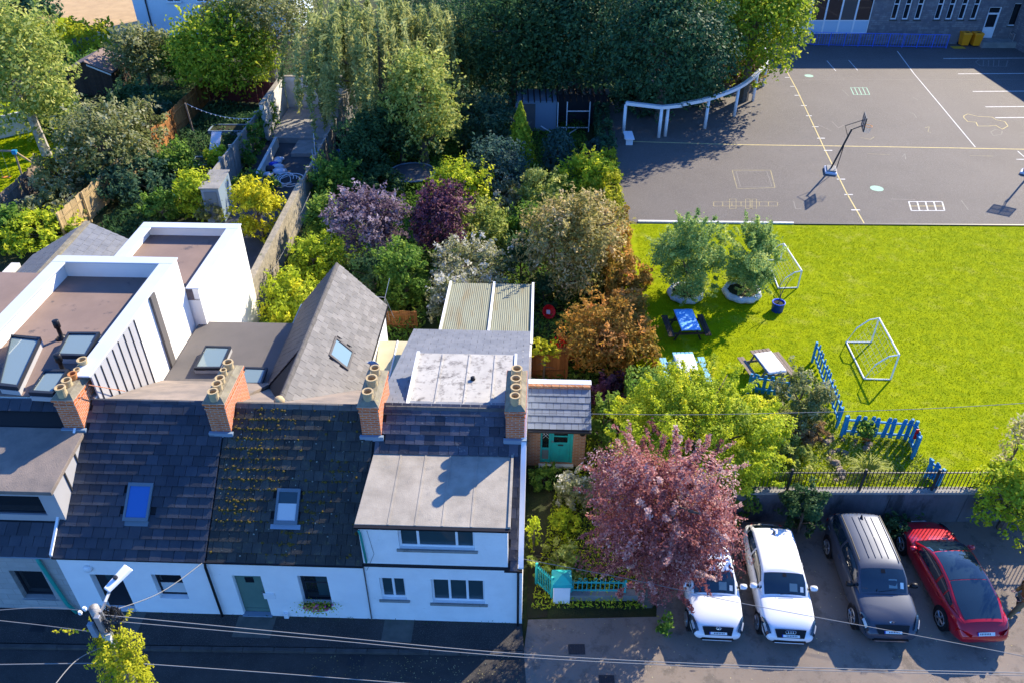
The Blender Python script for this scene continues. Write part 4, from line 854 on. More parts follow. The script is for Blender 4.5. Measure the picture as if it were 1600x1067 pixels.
beam(interp([cw_[2]+Vector((.95,.3,0)), cw_[3], cw_[4], cw_[5], cw_[6], cw_[6]+Vector((.5,3,0))]), SZ+ph+.02, SZ+ph+.22, .26, 'beam')
# white bench under the pergola corner and dark seat frame
bn = thing('school_bench', 'white bench block at the left end of the pergola', 'bench', G(981,218,SZ)); c = G(981,220,SZ)
MB().box(c.x-.3,c.x+.3,c.y-.9,c.y+.5,SZ+.4,SZ+.48).build('seat','plastic_white',bn,bevel=.02)
for s in (-1,1): MB().box(c.x-.22,c.x+.22,c.y-.2+s*.5-.06,c.y-.2+s*.5+.06,SZ+.007,SZ+.398).build('leg','plastic_white',bn)
# ================================================================== basketball hoops
def hoop():
    r = thing('basketball_hoop', 'x', 'hoop')
    MB().prism([(-.5,-.35,.0),(.5,-.35,0),(.6,.35,0),(-.6,.35,0)], (0,0,.16)).build('base', 'sack', r, bevel=.05)
    MB().box(-.45,.45,-.25,.3,.161,.24).build('ballast', 'concrete_wall', r, bevel=.03)
    MB().tube([(0,0,.2),(0,.62,2.75)], .055, 8).build('pole', 'dark_metal', r); MB().tube([(0,.32,.24),(0,.42,1.9)], .025, 6).build('strut', 'dark_metal', r)
    MB().tube([(0,.6,2.7),(0,1.15,3.0)], .03, 6).build('arm', 'dark_metal', r); MB().tube([(0,.50,2.25),(0,.2,2.9),(0,1.15,3.35)], .022, 6).build('arm', 'dark_metal', r)
    MB().box(-.55,.55,1.15,1.18,2.85,3.6).build('backboard', 'acrylic', r)
    fr = MB(); fr.box(-.58,.58,1.14,1.20,2.82,2.87); fr.box(-.58,.58,1.14,1.20,3.58,3.63); fr.box(-.58,-.53,1.14,1.20,2.87,3.58); fr.box(.53,.58,1.14,1.20,2.87,3.58); fr.box(-.02,.02,1.141,1.199,2.87,3.58); fr.box(-.53,-.02,1.141,1.199,3.2,3.23); fr.box(.02,.53,1.141,1.199,3.2,3.23); fr.build('board_frame', 'dark_metal', r)
    MB().tube([(.23*math.cos(k*math.pi/9),1.45+.23*math.sin(k*math.pi/9),3.0) for k in range(19)], .012, 6).build('rim', 'bin_orange', r)
    nt = MB()
    for k in range(12): a = k*math.pi/6; nt.tube([(.23*math.cos(a),1.45+.23*math.sin(a),3.0),(.13*math.cos(a+.4),1.45+.13*math.sin(a+.4),2.6)], .006, 4)
    nt.build('net', 'net', r); return r
mat('net_grey', (.10,.10,.11), rough=.4)
def acrylic():
    m = bpy.data.materials.new('acrylic'); m.use_nodes = True; nt = m.node_tree; b = nt.nodes['Principled BSDF']; b.inputs['Base Color'].default_value = (.35,.37,.40,1); b.inputs['Roughness'].default_value = .2
    tr = nt.nodes.new('ShaderNodeBsdfTransparent'); mx = nt.nodes.new('ShaderNodeMixShader'); mx.inputs[0].default_value = .5; nt.links.new(tr.outputs[0], mx.inputs[1]); nt.links.new(b.outputs[0], mx.inputs[2]); nt.links.new(mx.outputs[0], nt.nodes['Material Output'].inputs[0]); MATS['acrylic'] = m
acrylic()
hp = hoop(); hp.location = G(1297,268,SZ+.006); hp.rotation_euler.z = rad(-104); hp['label'] = 'black portable basketball hoop on a grey base in the sunlit yard'; hp['group'] = 'basketball hoops'
h2 = copy_tree(hp); s2 = G(1552,320,SZ); h2.location = (s2.x+3.3*math.sin(SUN_AZ)/math.tan(SUN_EL)+.6, s2.y+3.3*math.cos(SUN_AZ)/math.tan(SUN_EL)+.2, SZ+.006); h2.rotation_euler.z = rad(150); h2['label'] = 'basketball hoop whose backboard shadow falls near the right edge'
# ================================================================== goals
def goal(label, P, h):       # P: post bases near/far and ground bar corners
    A_, B_, Cc, D_ = [Vector(p) for p in P]; up = EZ*h
    r = thing('goal', label, 'goal', (A_+B_)/2, 'small white football goals')
    for q in (A_, B_): MB().tube([q, q+up], .035, 8).build('post', 'white_frame', r)
    MB().tube([A_+up, B_+up], .038, 8).build('crossbar', 'white_frame', r)
    MB().tube([Cc+EZ*.03, D_+EZ*.03], .035, 8).build('ground_bar', 'white_frame', r)
    for q, c in ((A_,Cc),(B_,D_)):
        MB().tube([q+EZ*.03, c+EZ*.03], .032, 8).build('ground_bar', 'white_frame', r)
        MB().tube([q+up, q+(c-q)*.35+up*.93, q+(c-q)*.75+up*.6, c+EZ*.03], .028, 8).build('stay', 'white_frame', r)
    nt = MB()
    def bk(s, t):
        q = A_+(B_-A_)*s; c = Cc+(D_-Cc)*s; 
        return q+(c-q)*(.15+.6*t)+up*(1-t)*.95*(1-.15*math.sin(3*t)) + EZ*(.05-.25*math.sin(math.pi*t)*math.sin(math.pi*s)*0)
    for i in range(13): nt.tube([bk(i/12, t/6) for t in range(7)], .004, 3, cap=False)
    for j in range(7): nt.tube([bk(s/8, j/6) for s in range(9)], .004, 3, cap=False)
    nt.build('net', 'net', r, kind='stuff'); return r
goal('white football goal standing upright on the open lawn', [G(1361,535,SZ), G(1391,593,SZ), G(1322,535,SZ), G(1350,592,SZ)], 1.27)
goal('white football goal with sagging net behind the potted trees', [G(1219,407,SZ), G(1246,450,SZ), G(1199,407,SZ), G(1216,451,SZ)], .95)
# ================================================================== picnic tables
def picnic(label, px, py, rz, wm, topm=None, sm=None):
    r = thing('picnic_table', label, 'picnic table', (0,0,0), 'picnic tables on the lawn')
    for i in range(5): y = -.34+i*.17; MB().box(y-.075, y+.075, -.78, .78, .70, .735).build('table_plank', wm, r, bevel=.006)
    for s in (-1,1):
        for k in range(2): x = s*(.72+k*.14); MB().box(x-.065, x+.065, -.8, .8, .42, .455).build('seat_plank', sm or wm, r, bevel=.006)
    for y in (-.52,.52):
        MB().box(-.85,.85,y-.03,y+.03,.33,.419).build('cross_beam', sm or wm, r); MB().box(-.36,.36,y-.03,y+.03,.62,.699).build('cross_beam', sm or wm, r)
        for s in (-1,1): MB().prism([(s*.24,y+.032,.66),(s*.32,y+.032,.66),(s*.62,y+.032,0),(s*.53,y+.032,0)], (0,.04,0)).build('leg', sm or wm, r)
    c = G(px, py, SZ); r.location = (c.x,c.y,SZ); r.rotation_euler.z = rz; return r
def cloth(label, t, m, x0, x1, y0, y1, drop):
    P = []; n = 12
    for i in range(n+1):
        row = []
        for j in range(n+1):
            x = x0+(x1-x0)*i/n; y = y0+(y1-y0)*j/n; z = .75+random.uniform(0,.012)
            if abs(x) > .41: z -= (abs(x)-.41)*1.6; x = math.copysign(.41+(abs(x)-.41)*.3, x)
            if abs(y) > .79: z -= (abs(y)-.79)*1.6; y = math.copysign(.80+(abs(y)-.79)*.3, y)
            row.append((x,y,z))
        P.append(row)
    o = MB().grid(P).build('tablecloth', m, None, True, solid=.006); o.location = t.location; o.rotation_euler = t.rotation_euler
    return tag(o, label, 'tablecloth')
t1 = picnic('dark brown picnic table under a blue sheet, in the shade of a potted tree', 1070, 521, rad(3), 'bench_brown', sm='wood_dark'); cloth('wrinkled blue plastic sheet over the shaded picnic table', t1, 'cloth_blue', -.42, .42, -.8, .8, .05)
t2 = picnic('pale blue painted picnic table half hidden by the yellow-green tree', 1069, 590, rad(2), 'bench_blue'); cloth('white peeling sheet on the pale blue picnic table', t2, 'cloth_white', -.44, .44, -.66, .6, .05)
t3 = picnic('weathered striped-plank picnic table with white cloth near the blue pickets', 1195, 585, rad(12), 'wood_grey', sm='wood_grey'); cloth('plain white cloth on the weathered picnic table', t3, 'cloth_white', -.38, .46, -.82, .52, .05)
# ================================================================== blue pickets round the school flower bed
pk = dict(pickets=True, m='picket_blue', t=.03, lean=.06)
board_fence('picket_fence', 'run of bright blue pickets along the back of the flower bed, left of the shrub', gxy(1168,612,SZ), gxy(1232,622,SZ), .95, 7, z=SZ, w=.13, group='blue picket fences', **pk)
board_fence('picket_fence', 'receding blue picket fence beside the grey-green shrub', gxy(1272,565,SZ), gxy(1310,668,SZ), .95, 13, z=SZ, w=.12, group='blue picket fences', **pk)
board_fence('picket_fence', 'widest blue picket fence at the front corner of the flower bed', gxy(1312,680,SZ), gxy(1420,688,SZ), 1.0, 9, z=SZ, w=.15, group='blue picket fences', **pk)
board_fence('picket_fence', 'short blue picket return with a red and white strip', gxy(1418,688,SZ), gxy(1428,716,SZ), 1.0, 4, z=SZ, w=.14, group='blue picket fences', **pk)
board_fence('picket_fence', 'broken leaning blue pickets behind the black railing', gxy(1448,745,SZ), gxy(1466,760,SZ), .85, 4, z=SZ, w=.13, group='blue picket fences', **{**pk, 'lean':.25})
c = PY(1431,675,G(1424,702,SZ).y); MB().box(c.x-.05,c.x+.06,c.y-.06,c.y-.03,c.z-.25,c.z+.2).build('ribbon','plastic_red'); tag(bpy.data.objects['ribbon'],'red and white strip tied to the blue picket return','ribbon')
for i in range(26):
    x, y = random.choice(((1285,690),(1310,705),(1262,680),(1305,725),(1330,690),(1365,700),(1290,715),(1310,745),(1306,735)))
    c = G(x+random.uniform(-14,14), y+random.uniform(-6,6), SZ); s = random.uniform(.08,.2)
    mb = MB(); mb.lathe([(s*.6,-.02),(s,s*.35),(s*.8,s*.8),(s*.3,s)], (0,0,0), 7); v = mb.v; mb.v = [(p[0]*random.uniform(.8,1.2)+c.x, p[1]*random.uniform(.7,1.1)+c.y, p[2]*random.uniform(.8,1.2)+SZ) for p in v]
    o = mb.build('rock', 'rock'); tag(o, 'brown edging stone lying among others in the school flower bed', 'rock', 'stones in the flower bed')
pc = G(1352,690,SZ); pot = thing('flower_pot', 'terracotta pot with a small plant beside the blue pickets', 'pot', pc)
MB().lathe([(.11,0),(.16,.28),(.17,.28),(.17,.32),(.14,.32),(.13,.25),(.01,.25)], (pc.x,pc.y,SZ), 14).build('pot', 'clay_orange', pot, True)
# ================================================================== planters
def tyre_planter(label, px, py, r):
    c = G(px, py, SZ); o = thing('planter', label, 'planter', c, 'white planters on the lawn'); 
    P = []
    for i in range(28):
        a = 2*math.pi*i/28; w = 1+.04*math.sin(9*a)
        P.append([(c.x+math.cos(a)*rr*w, c.y+math.sin(a)*rr*w, SZ+zz) for rr, zz in ((r*.82,0),(r*.98,.08),(r*1.02,.2),(r*.96,.33),(r*.82,.36),(r*.74,.25))])
    P.append(P[0]); MB().grid(P).build('rim', 'tyre_white', o, True, fixn=True)
    MB().lathe([(r*.8,.0),(r*.78,.24),(.01,.28)], (c.x,c.y,SZ), 20).build('soil', 'soil', o); return c
PT1 = tyre_planter('white scalloped round planter under the left potted birch', 1070, 463, .82); PT2 = tyre_planter('white scalloped round planter under the right potted birch', 1158, 461, .88)
c = G(1214,485,SZ); o = thing('blue_pot', 'bright blue tub holding a bare sapling on the lawn', 'pot', c)
MB().lathe([(.26,0),(.28,.42),(.30,.42),(.30,.46),(.26,.46),(.25,.38),(.01,.38)], (c.x,c.y,SZ), 20).build('tub', 'plastic_blue', o, True)
sp_ = MB(); sp_.tube([(c.x,c.y,SZ+.3),(c.x+.05,c.y+.05,SZ+.9),(c.x+.35,c.y+.2,SZ+1.6)], .028, 5, .012); sp_.tube([(c.x+.03,c.y+.03,SZ+.7),(c.x-.1,c.y+.1,SZ+1.3),(c.x+.02,c.y+.2,SZ+1.7)], .020, 5, .010); sp_.build('sapling', 'bark', o)
MB().lathe([(.255,.30),(.25,.40),(.01,.42)], (c.x,c.y,SZ), 18).build('soil', 'soil', o)
# ================================================================== gardens on the left
# swing set
sw = thing('swing_set', 'timber swing set with pale beam and red seat on the left lawn', 'swing', G(38,284))
e = G(38,285); hgt = 2.0
MB().tube([(e.x,e.y,0),(e.x+.05,e.y+.1,hgt)], .06, 8).build('post','wood_grey',sw); MB().tube([(e.x+2.3,e.y+.1,0.0),(e.x+.05,e.y+.15,hgt)], .06, 8).build('post','wood_pale',sw)
MB().tube([(e.x-3.6,e.y+.3,hgt+.03),(e.x+.15,e.y+.12,hgt+.03)], .07, 8).build('beam','wood_grey',sw); MB().box(e.x-.08,e.x+.18,e.y+.0,e.y+.22,hgt-.14,hgt+.1).build('bracket','picket_blue',sw)
for s in (-.6,.7): MB().tube([(e.x-3.4,e.y+.3+s,0),(e.x-3.3,e.y+.3,hgt)], .06, 8).build('post','wood_pale',sw)
for x in (-1.25,-.8): MB().tube([(e.x+x,e.y+.2,hgt),(e.x+x+.1,e.y-.1,.42)], .008, 4).build('chain','steel',sw)
MB().box(e.x-1.2,e.x-.66,e.y-.2,e.y+.02,.38,.42).build('seat','bin_orange',sw)
# brown shed
c = G(152,150); sh = thing('garden_shed', 'dark brown timber shed with felt roof under the trees at upper left', 'shed', c)
x0,x1,y0,y1 = c.x-2.0,c.x+1.6,c.y,c.y+3.2
n = 18
src = MB().box(0,3.6/n-.01,0,.03,0,1.9).build('board','wood_dark'); src.parent = sh
for i in range(n):
    M = Matrix.Translation((x0+3.6*i/n,y0-.032,.03)); 
    if i == 0: src.matrix_basis = Matrix.Translation(-sh.location) @ M
    else: inst(src, M, sh)
MB().prism([(x0,y0,0),(x1,y0,0),(x1,y0,1.9),((x0+x1)/2,y0,2.7),(x0,y0,1.9)], (0,3.2,0)).build('wall','wood_dark',sh)
for s in (-1,1): MB().prism([((x0+x1)/2,y0-.2,2.72),((x0+x1)/2+s*2.0,y0-.2,1.84),((x0+x1)/2+s*2.0,y0-.2,1.90),((x0+x1)/2,y0-.2,2.78)], (0,3.6,0)).build('roof','felt_brown',sh)
MB().prism([((x0+x1)/2+.2,y0-.23,2.55),((x0+x1)/2+1.9,y0-.23,1.8),((x0+x1)/2+1.9,y0-.23,1.68),((x0+x1)/2+.2,y0-.23,2.43)], (0,.03,0)).build('bargeboard','white_garden_wall',sh)
# metal locker shed
c = G(348,345); ms = thing('storage_shed', 'tall grey metal storage shed by the climbing bush', 'shed', (-17.0,42.3,0))
MB().box(-17.55,-16.55,41.3,43.4,0,2.1).build('wall','lead',ms,bevel=.01)
MB().prism([(-17.62,41.2,2.102),(-16.48,41.2,2.102),(-16.48,43.5,2.22),(-17.62,43.5,2.22)], (0,0,.05)).build('roof','concrete_wall',ms)
MB().box(-17.4,-16.7,41.25,41.297,.08,1.9).build('door','grey_frame',ms)
# red deck, lounger, raised beds, string lights, pots
dk = MB(); 
dko = thing('timber_deck', 'small red-brown timber deck in the fenced garden', 'deck', (-20.8,46,0))
n = 16; src = MB().box(0,3.7,0,.245,0,.12).build('plank','deck_red'); src.parent = dko
for i in range(n):
    M = Matrix.Translation((-22.1,44.3+i*.255,0))
    if i == 0: src.matrix_basis = Matrix.Translation(-dko.location) @ M
    else: inst(src, M, dko)
c = G(338,242,.12); lg = thing('sun_lounger', 'pale blue-grey sling lounger tilted up on the red deck', 'lounger', c)
MB().prism([(c.x-.3,c.y-.4,.45),(c.x+.35,c.y-.4,.45),(c.x+.35,c.y+.9,1.35),(c.x-.3,c.y+.9,1.35)], (0,0,.04)).build('sling','cloth_white',lg)
for s in (-.3,.35): MB().tube([(c.x+s,c.y-.45,.12),(c.x+s,c.y-.4,.45),(c.x+s,c.y+.95,1.4)], .02, 6).build('frame','steel',lg); MB().tube([(c.x+s,c.y+.7,1.2),(c.x+s,c.y+.9,.12)], .02, 6).build('leg','steel',lg)
def bed(label, x0,x1,y0,y1):
    r = thing('raised_bed', label, 'planter', ((x0+x1)/2,(y0+y1)/2,0))
    for a in ((x0,x1,y0,y0+.06),(x0,x1,y1-.06,y1),(x0,x0+.06,y0+.06,y1-.06),(x1-.06,x1,y0+.06,y1-.06)): MB().box(a[0],a[1],a[2],a[3],0,.35).build('side','lead',r)
    MB().box(x0+.06,x1-.06,y0+.06,y1-.06,0,.28).build('soil','soil',r)
bed('blue-grey raised bed behind the lounger', -21.0,-18.3,48.6,50.0); bed('long grey raised bed near the dark red fence', -21.6,-18.2,54.5,55.8)
def cat(p, q, sag, n=14):
    p, q = Vector(p), Vector(q); return [p+(q-p)*(i/n)-EZ*sag*4*(i/n)*(1-i/n) for i in range(n+1)]
pp = G(304,212); sl = thing('string_lights', 'string of white festoon bulbs sagging across the deck garden', 'lights', (pp.x,pp.y,1))
q0, q1 = (pp.x,pp.y,2.3), (-17.6,52.5,2.0); cc = cat(q0,q1,.35); MB().tube(cc,.012,4).build('cord','plastic_white',sl)
for p in cc[1:-1]: MB().lathe([(.01,-.1),(.04,-.06),(.03,0)], p, 8).build('bulb','plastic_white',sl)
o = MB().tube([(pp.x,pp.y,0),(pp.x-.1,pp.y,2.35)], .06, 8).build('post','wood_grey'); tag(o,'leaning grey timber post carrying the string lights','post')
for i,(px,py,m) in enumerate(((275,312,'teal_paint'),(286,322,'clay_pot'),(265,322,'sack'),(258,300,'wood_dark'))):
    c = G(px,py); MB().lathe([(.2,0),(.26,.4),(.28,.42),(.22,.42),(.2,.3),(.01,.3)],(c.x,c.y,0),12).build('garden_pot',m,None,True)
    o = bpy.data.objects['garden_pot' if i == 0 else 'garden_pot.%03d' % i]; tag(o,('green','cream','pale grey','dark brown')[i]+' garden tub among clutter behind the flat-roofed box','pot','tubs in the cluttered garden')
c = G(125,332); o = thing('planter_box','white planter box with dark lattice top by the pale fence','planter',c)
MB().box(c.x-.5,c.x+.5,c.y-.4,c.y+.5,0,1.0).build('box','plastic_white',o,bevel=.02); l = MB()
for i in range(6): l.box(c.x-.5+i*.18,c.x-.42+i*.18,c.y-.4,c.y+.5,1.01,1.04); l.box(c.x-.5,c.x+.5,c.y-.4+i*.16,c.y-.34+i*.16,1.041,1.07)
l.build('lattice','dark_metal',o)
# walled yard clutter: sacks, hoses, blue drum, bins
for i in range(7):
    c = G(424+random.uniform(-14,16), 262+i*4-12, .02); mb = MB(); s = random.uniform(.25,.4)
    mb.lathe([(s*.7,0),(s,s*.25),(s*.85,s*.6),(s*.3,s*.8)],(0,0,0),10); mb.v = [(p[0]*1.3+c.x+random.uniform(-.05,.05),p[1]+c.y+random.uniform(-.05,.05),p[2]) for p in mb.v]
    o = mb.build('sack','plastic_blue' if i in (2,) else ('dark_metal' if i == 4 else 'sack'),None,True); tag(o,'full rubble sack heaped in the walled yard','sack','sacks in the walled yard')
    if i in (2,4): o['label'] = ('blue' if i == 2 else 'black')+' sack in the heap in the walled yard'
hs = MB()
for k in range(5): c = G(441+k*4,285,.05); hs.tube([(c.x+math.cos(t)*(.5+.06*k),c.y+math.sin(t)*(.9-.05*k),.06+.28*abs(math.sin(t*.5+k))) for t in np.linspace(0,5.5,22)],.025,5)
o = hs.build('hose','plastic_white'); tag(o,'loose coils of white hose on the walled yard floor','hose')
c = G(533,250); o = MB().lathe([(.3,0),(.33,.3),(.33,.62),(.3,.66),(.05,.66)],(c.x,c.y,0),16).build('drum','plastic_blue',None,True); tag(o,'royal blue plastic drum right of the concrete panel wall','drum')
for k,(px,py) in enumerate(((534,236),(536,222))):
    c = G(px,py); o = thing('dustbin',('black bin with white lid sticker, nearer the blue drum','black bin with white lid sticker, behind the other')[k],'bin',c,'black bins by the wall')
    MB().prism([(c.x-.28,c.y-.3,0),(c.x+.28,c.y-.3,0),(c.x+.28,c.y+.3,0),(c.x-.28,c.y+.3,0)],(0,0,1.0)).build('bin_body','black_plastic',o,bevel=.03); MB().box(c.x-.31,c.x+.31,c.y-.34,c.y+.33,1.005,1.06).build('lid','black_plastic',o,bevel=.02); MB().box(c.x-.12,c.x+.14,c.y-.15,c.y+.1,1.062,1.07).build('sticker','plastic_white',o)
c = G(645,282); tr = thing('trampoline','round dark trampoline in the shaded middle garden','trampoline',c)
MB().lathe([(1.35,.55),(1.3,.57),(.02,.56)],(c.x,c.y,0),28).build('mat','net_grey',tr); MB().tube([(c.x+1.45*math.cos(k*math.pi/14),c.y+1.45*math.sin(k*math.pi/14),.56) for k in range(29)],.05,6).build('frame','lead',tr)
for k in range(6): a = k*math.pi/3; MB().tube([(c.x+1.45*math.cos(a),c.y+1.45*math.sin(a),0),(c.x+1.45*math.cos(a),c.y+1.45*math.sin(a),.55)],.025,6).build('leg','steel',tr)
# aluminium ladder poles leaning on the wall
for k,(a,b) in enumerate((((-11.75,44.5,0),(-12.3,47.5,2.9)),((-11.6,43.0,0),(-12.2,46.2,2.4)))):
    o = MB().tube([a,b],.03,6).build('pole','steel'); tag(o,('longer','shorter')[k]+' pale pole leaning against the concrete panel wall','pole')
# rotary airer behind the return
c = G(604,520); ra = thing('clothes_airer','folded white rotary clothes airer on a leaning mast behind the steep wing','airer',c)
b = Vector((c.x,c.y,0)); tpp = b+Vector((.1,.1,1.9)); MB().tube([b,tpp],.025,6).build('mast','steel',ra)
for dx,dy,dz in ((-.9,.1,.0),(.2,.5,.7),(.35,-.2,-1.0),(-.35,-.3,-1.1),(.1,-.1,-1.2)): MB().tube([tpp,tpp+Vector((dx,dy,dz))],.014,5).build('arm','steel',ra)
# satellite dish
p = Rw(gr+.15,8.6,3.1); sd_ = thing('satellite_dish','grey satellite dish on the side of the steep rear wing','dish',p)
M = Matrix.Translation(p) @ Matrix.Rotation(rad(35),4,'Z') @ Matrix.Rotation(rad(60),4,'X'); m = MB(M); m.lathe([(.02,-.08),(.2,-.05),(.33,.02),(.34,.03),(.2,-.035),(.02,-.06)],(0,0,0),20); m.build('dish','coping',sd_,True); MB(M).tube([(0,-.3,0),(0,-.2,.4)],.012,5).build('feed_arm','dark_metal',sd_); MB(M).tube([(0,0,-.08),(-.1,.1,-.35)],.02,5).build('bracket','dark_metal',sd_)
# summerhouse in the shaded end of the plot
c = G(862,205); su = thing('summerhouse','shaded blue-grey garden room with white framed porch under the dark trees','shed',c)
x0,x1,y0 = c.x-2.6,c.x+2.6,c.y
MB().box(x0,x0+2.9,y0,y0+2.6,0,2.2).build('wall','lead',su); MB().box(x0+2.9,x1+1.6,y0+1.4,y0+2.6,0,2.2).build('wall','dark_metal',su)
for x in (x0+2.95,x0+3.6,x1): MB().box(x,x+.07,y0-.2,y0-.13,0,2.2).build('post','white_frame',su)
MB().box(x0+3.67,x1,y0-.2,y0-.14,1.5,1.56).build('rail','white_frame',su); MB().box(x0+2.95,x1+.07,y0-.2,y0-.14,.3,.36).build('rail','white_frame',su)
n = 16
for i in range(n): x = x0+(x1-x0+1.6)*i/n; MB().box(x,x+.08,y0-.4,y0+2.7,2.22,2.34).build('rafter','wood_dark',su)
MB().box(x0+.15,x0+1.4,y0-.03,y0-.003,.1,2.0).build('door','felt_grey',su)
for px,py,qx,qy in ((845,197,861,207),(888,210,905,199)): MB().tube([G(px,py,.5),G(qx,qy,.1)],.04,6).build('stair_rail','white_frame',su)
c = G(857,497); o = thing('bowl_chair','red plastic bowl seat lying on the dark ground behind the creeper','chair',c); M = Matrix.Translation((c.x,c.y,.36)) @ Matrix.Rotation(rad(48),4,'X') @ Matrix.Rotation(rad(25),4,'Y')
m = MB(M); m.lathe([(.08,-.22),(.24,-.16),(.33,-.02),(.35,.06),(.31,.06),(.22,-.10),(.03,-.16)],(0,0,0),20); m.build('bowl','plastic_red',o,True); MB(M).box(-.08,.1,-.1,.1,-.13,-.05).build('cushion','cloth_white',o)
# villa
vx = G(236,57); VL = thing('villa','pale blue-white rendered villa behind the trees at upper left','house',vx)
MB().box(vx.x,vx.x+14,vx.y,vx.y+9,0,7).build('wall','villa_wall',VL); MB().box(vx.x-1.6,vx.x-.003,vx.y+1.5,vx.y+8,0,6.8).build('side_wing','villa_wall',VL)
MB().box(vx.x-.12,vx.x+14.2,vx.y-.16,vx.y+9.1,7.01,7.3).build('roof','felt_grey',VL); MB().tube([(vx.x+.35,vx.y-.08,0),(vx.x+.35,vx.y-.08,7)],.07,8).build('downpipe','dark_metal',VL)
for x in (2.4,5.2,8): 
    w = window(VL,vx.x+x,vx.x+x+1.3,3.2,5.3,2,vx.y-.08,'white_frame','glass_dark',M=ID,transom=.5,sill='white_frame')
# plot front: teal gate, pillar, railing
c = G(877,942); pl = thing('gate_pillar','white pillar with pyramid teal cap at the plot entrance','pillar',c)
MB().box(c.x-.26,c.x+.26,c.y,c.y+.5,0,.86).build('shaft','white_render_worn',pl,bevel=.01); mb = MB(); mb.add([(c.x-.32,c.y-.06,.862),(c.x+.32,c.y-.06,.862),(c.x+.32,c.y+.56,.862),(c.x-.32,c.y+.56,.862),(c.x-.30,c.y-.04,.98),(c.x+.30,c.y-.04,.98),(c.x+.30,c.y+.54,.98),(c.x-.30,c.y+.54,.98),(c.x,c.y+.25,1.14)],[(3,2,1,0),(0,1,5,4),(1,2,6,5),(2,3,7,6),(3,0,4,7),(4,5,8),(5,6,8),(6,7,8),(7,4,8)]); mb.build('cap','teal_paint',pl)
g0 = G(838,912); g1 = Vector((c.x-.3,c.y+.2,0)); railing('gate','open teal iron gate leaning back beside the white pillar',(g0.x,g0.y),(g1.x,g1.y),.05,.95,9,'teal_paint',.012,2,'gate')
r0 = Vector((c.x+.3,c.y+.25,0)); railing('front_railing','low teal railing with scrolls between pillar and plum tree',(r0.x,r0.y),(r0.x+1.7,r0.y-.02),.28,.5,12,'teal_paint',.012,2)
so = MB()
for k in range(3):
    for s in (-1,1): x = r0.x+.35+k*.5; so.tube([(x+s*(.02+.012*t)*math.cos(t*1.1)*1.0+s*.1,r0.y-.0,.9+.03*t*math.sin(t*1.1)*.8) for t in np.linspace(0,5,14)],.012,4)
o = so.build('scroll','teal_paint',bpy.data.objects['front_railing'])
MB().box(c.x+.27,c.x+2.6,c.y+.1,c.y+.35,0,.27).build('front_wall','concrete_wall',bpy.data.objects['front_railing'])
sheet('plot_path', [(.45,15.0),(1.1,15.05),(1.55,pb0+14.6),(.75,pb0+14.6)], -.035, 'soil')
# ================================================================== cars
mat('paint_white', (.74,.75,.77), rough=.28, coat=.8); mat('paint_slate', (.055,.065,.09), rough=.42, metal=.25, coat=.6); mat('paint_red', (.42,.006,.02), rough=.28, metal=.25, coat=1.)
mat('tyre', (.015,.015,.016), rough=.8); mat('alloy', (.35,.36,.38), rough=.35, metal=.8); mat('car_glass', (.010,.022,.034), rough=.03, spec=1.); mat('trim_black', (.01,.01,.012), rough=.45); mat('lamp_clear', (.35,.38,.42), rough=.1, spec=.8); mat('lamp_red', (.35,.004,.004), rough=.15); mat('plate', (.72,.72,.70), rough=.5); mat('plate_ink', (.03,.03,.04), rough=.5); mat('plate_blue', (.01,.03,.3), rough=.5); mat('chrome', (.6,.61,.63), rough=.15, metal=1.); mat('carpet', (.03,.03,.035), rough=.9); mat('paper', (.7,.72,.68), rough=.8)
def lerp(tab, t):
    for (a, x), (b, y) in zip(tab[:-1], tab[1:]):
        if t <= b: return x + (y-x)*max(0, (t-a)/(b-a))
    return tab[-1][1]
def sm(tab, t, e=.035): return (lerp(tab, t-e) + 2*lerp(tab, t) + lerp(tab, t+e))/4
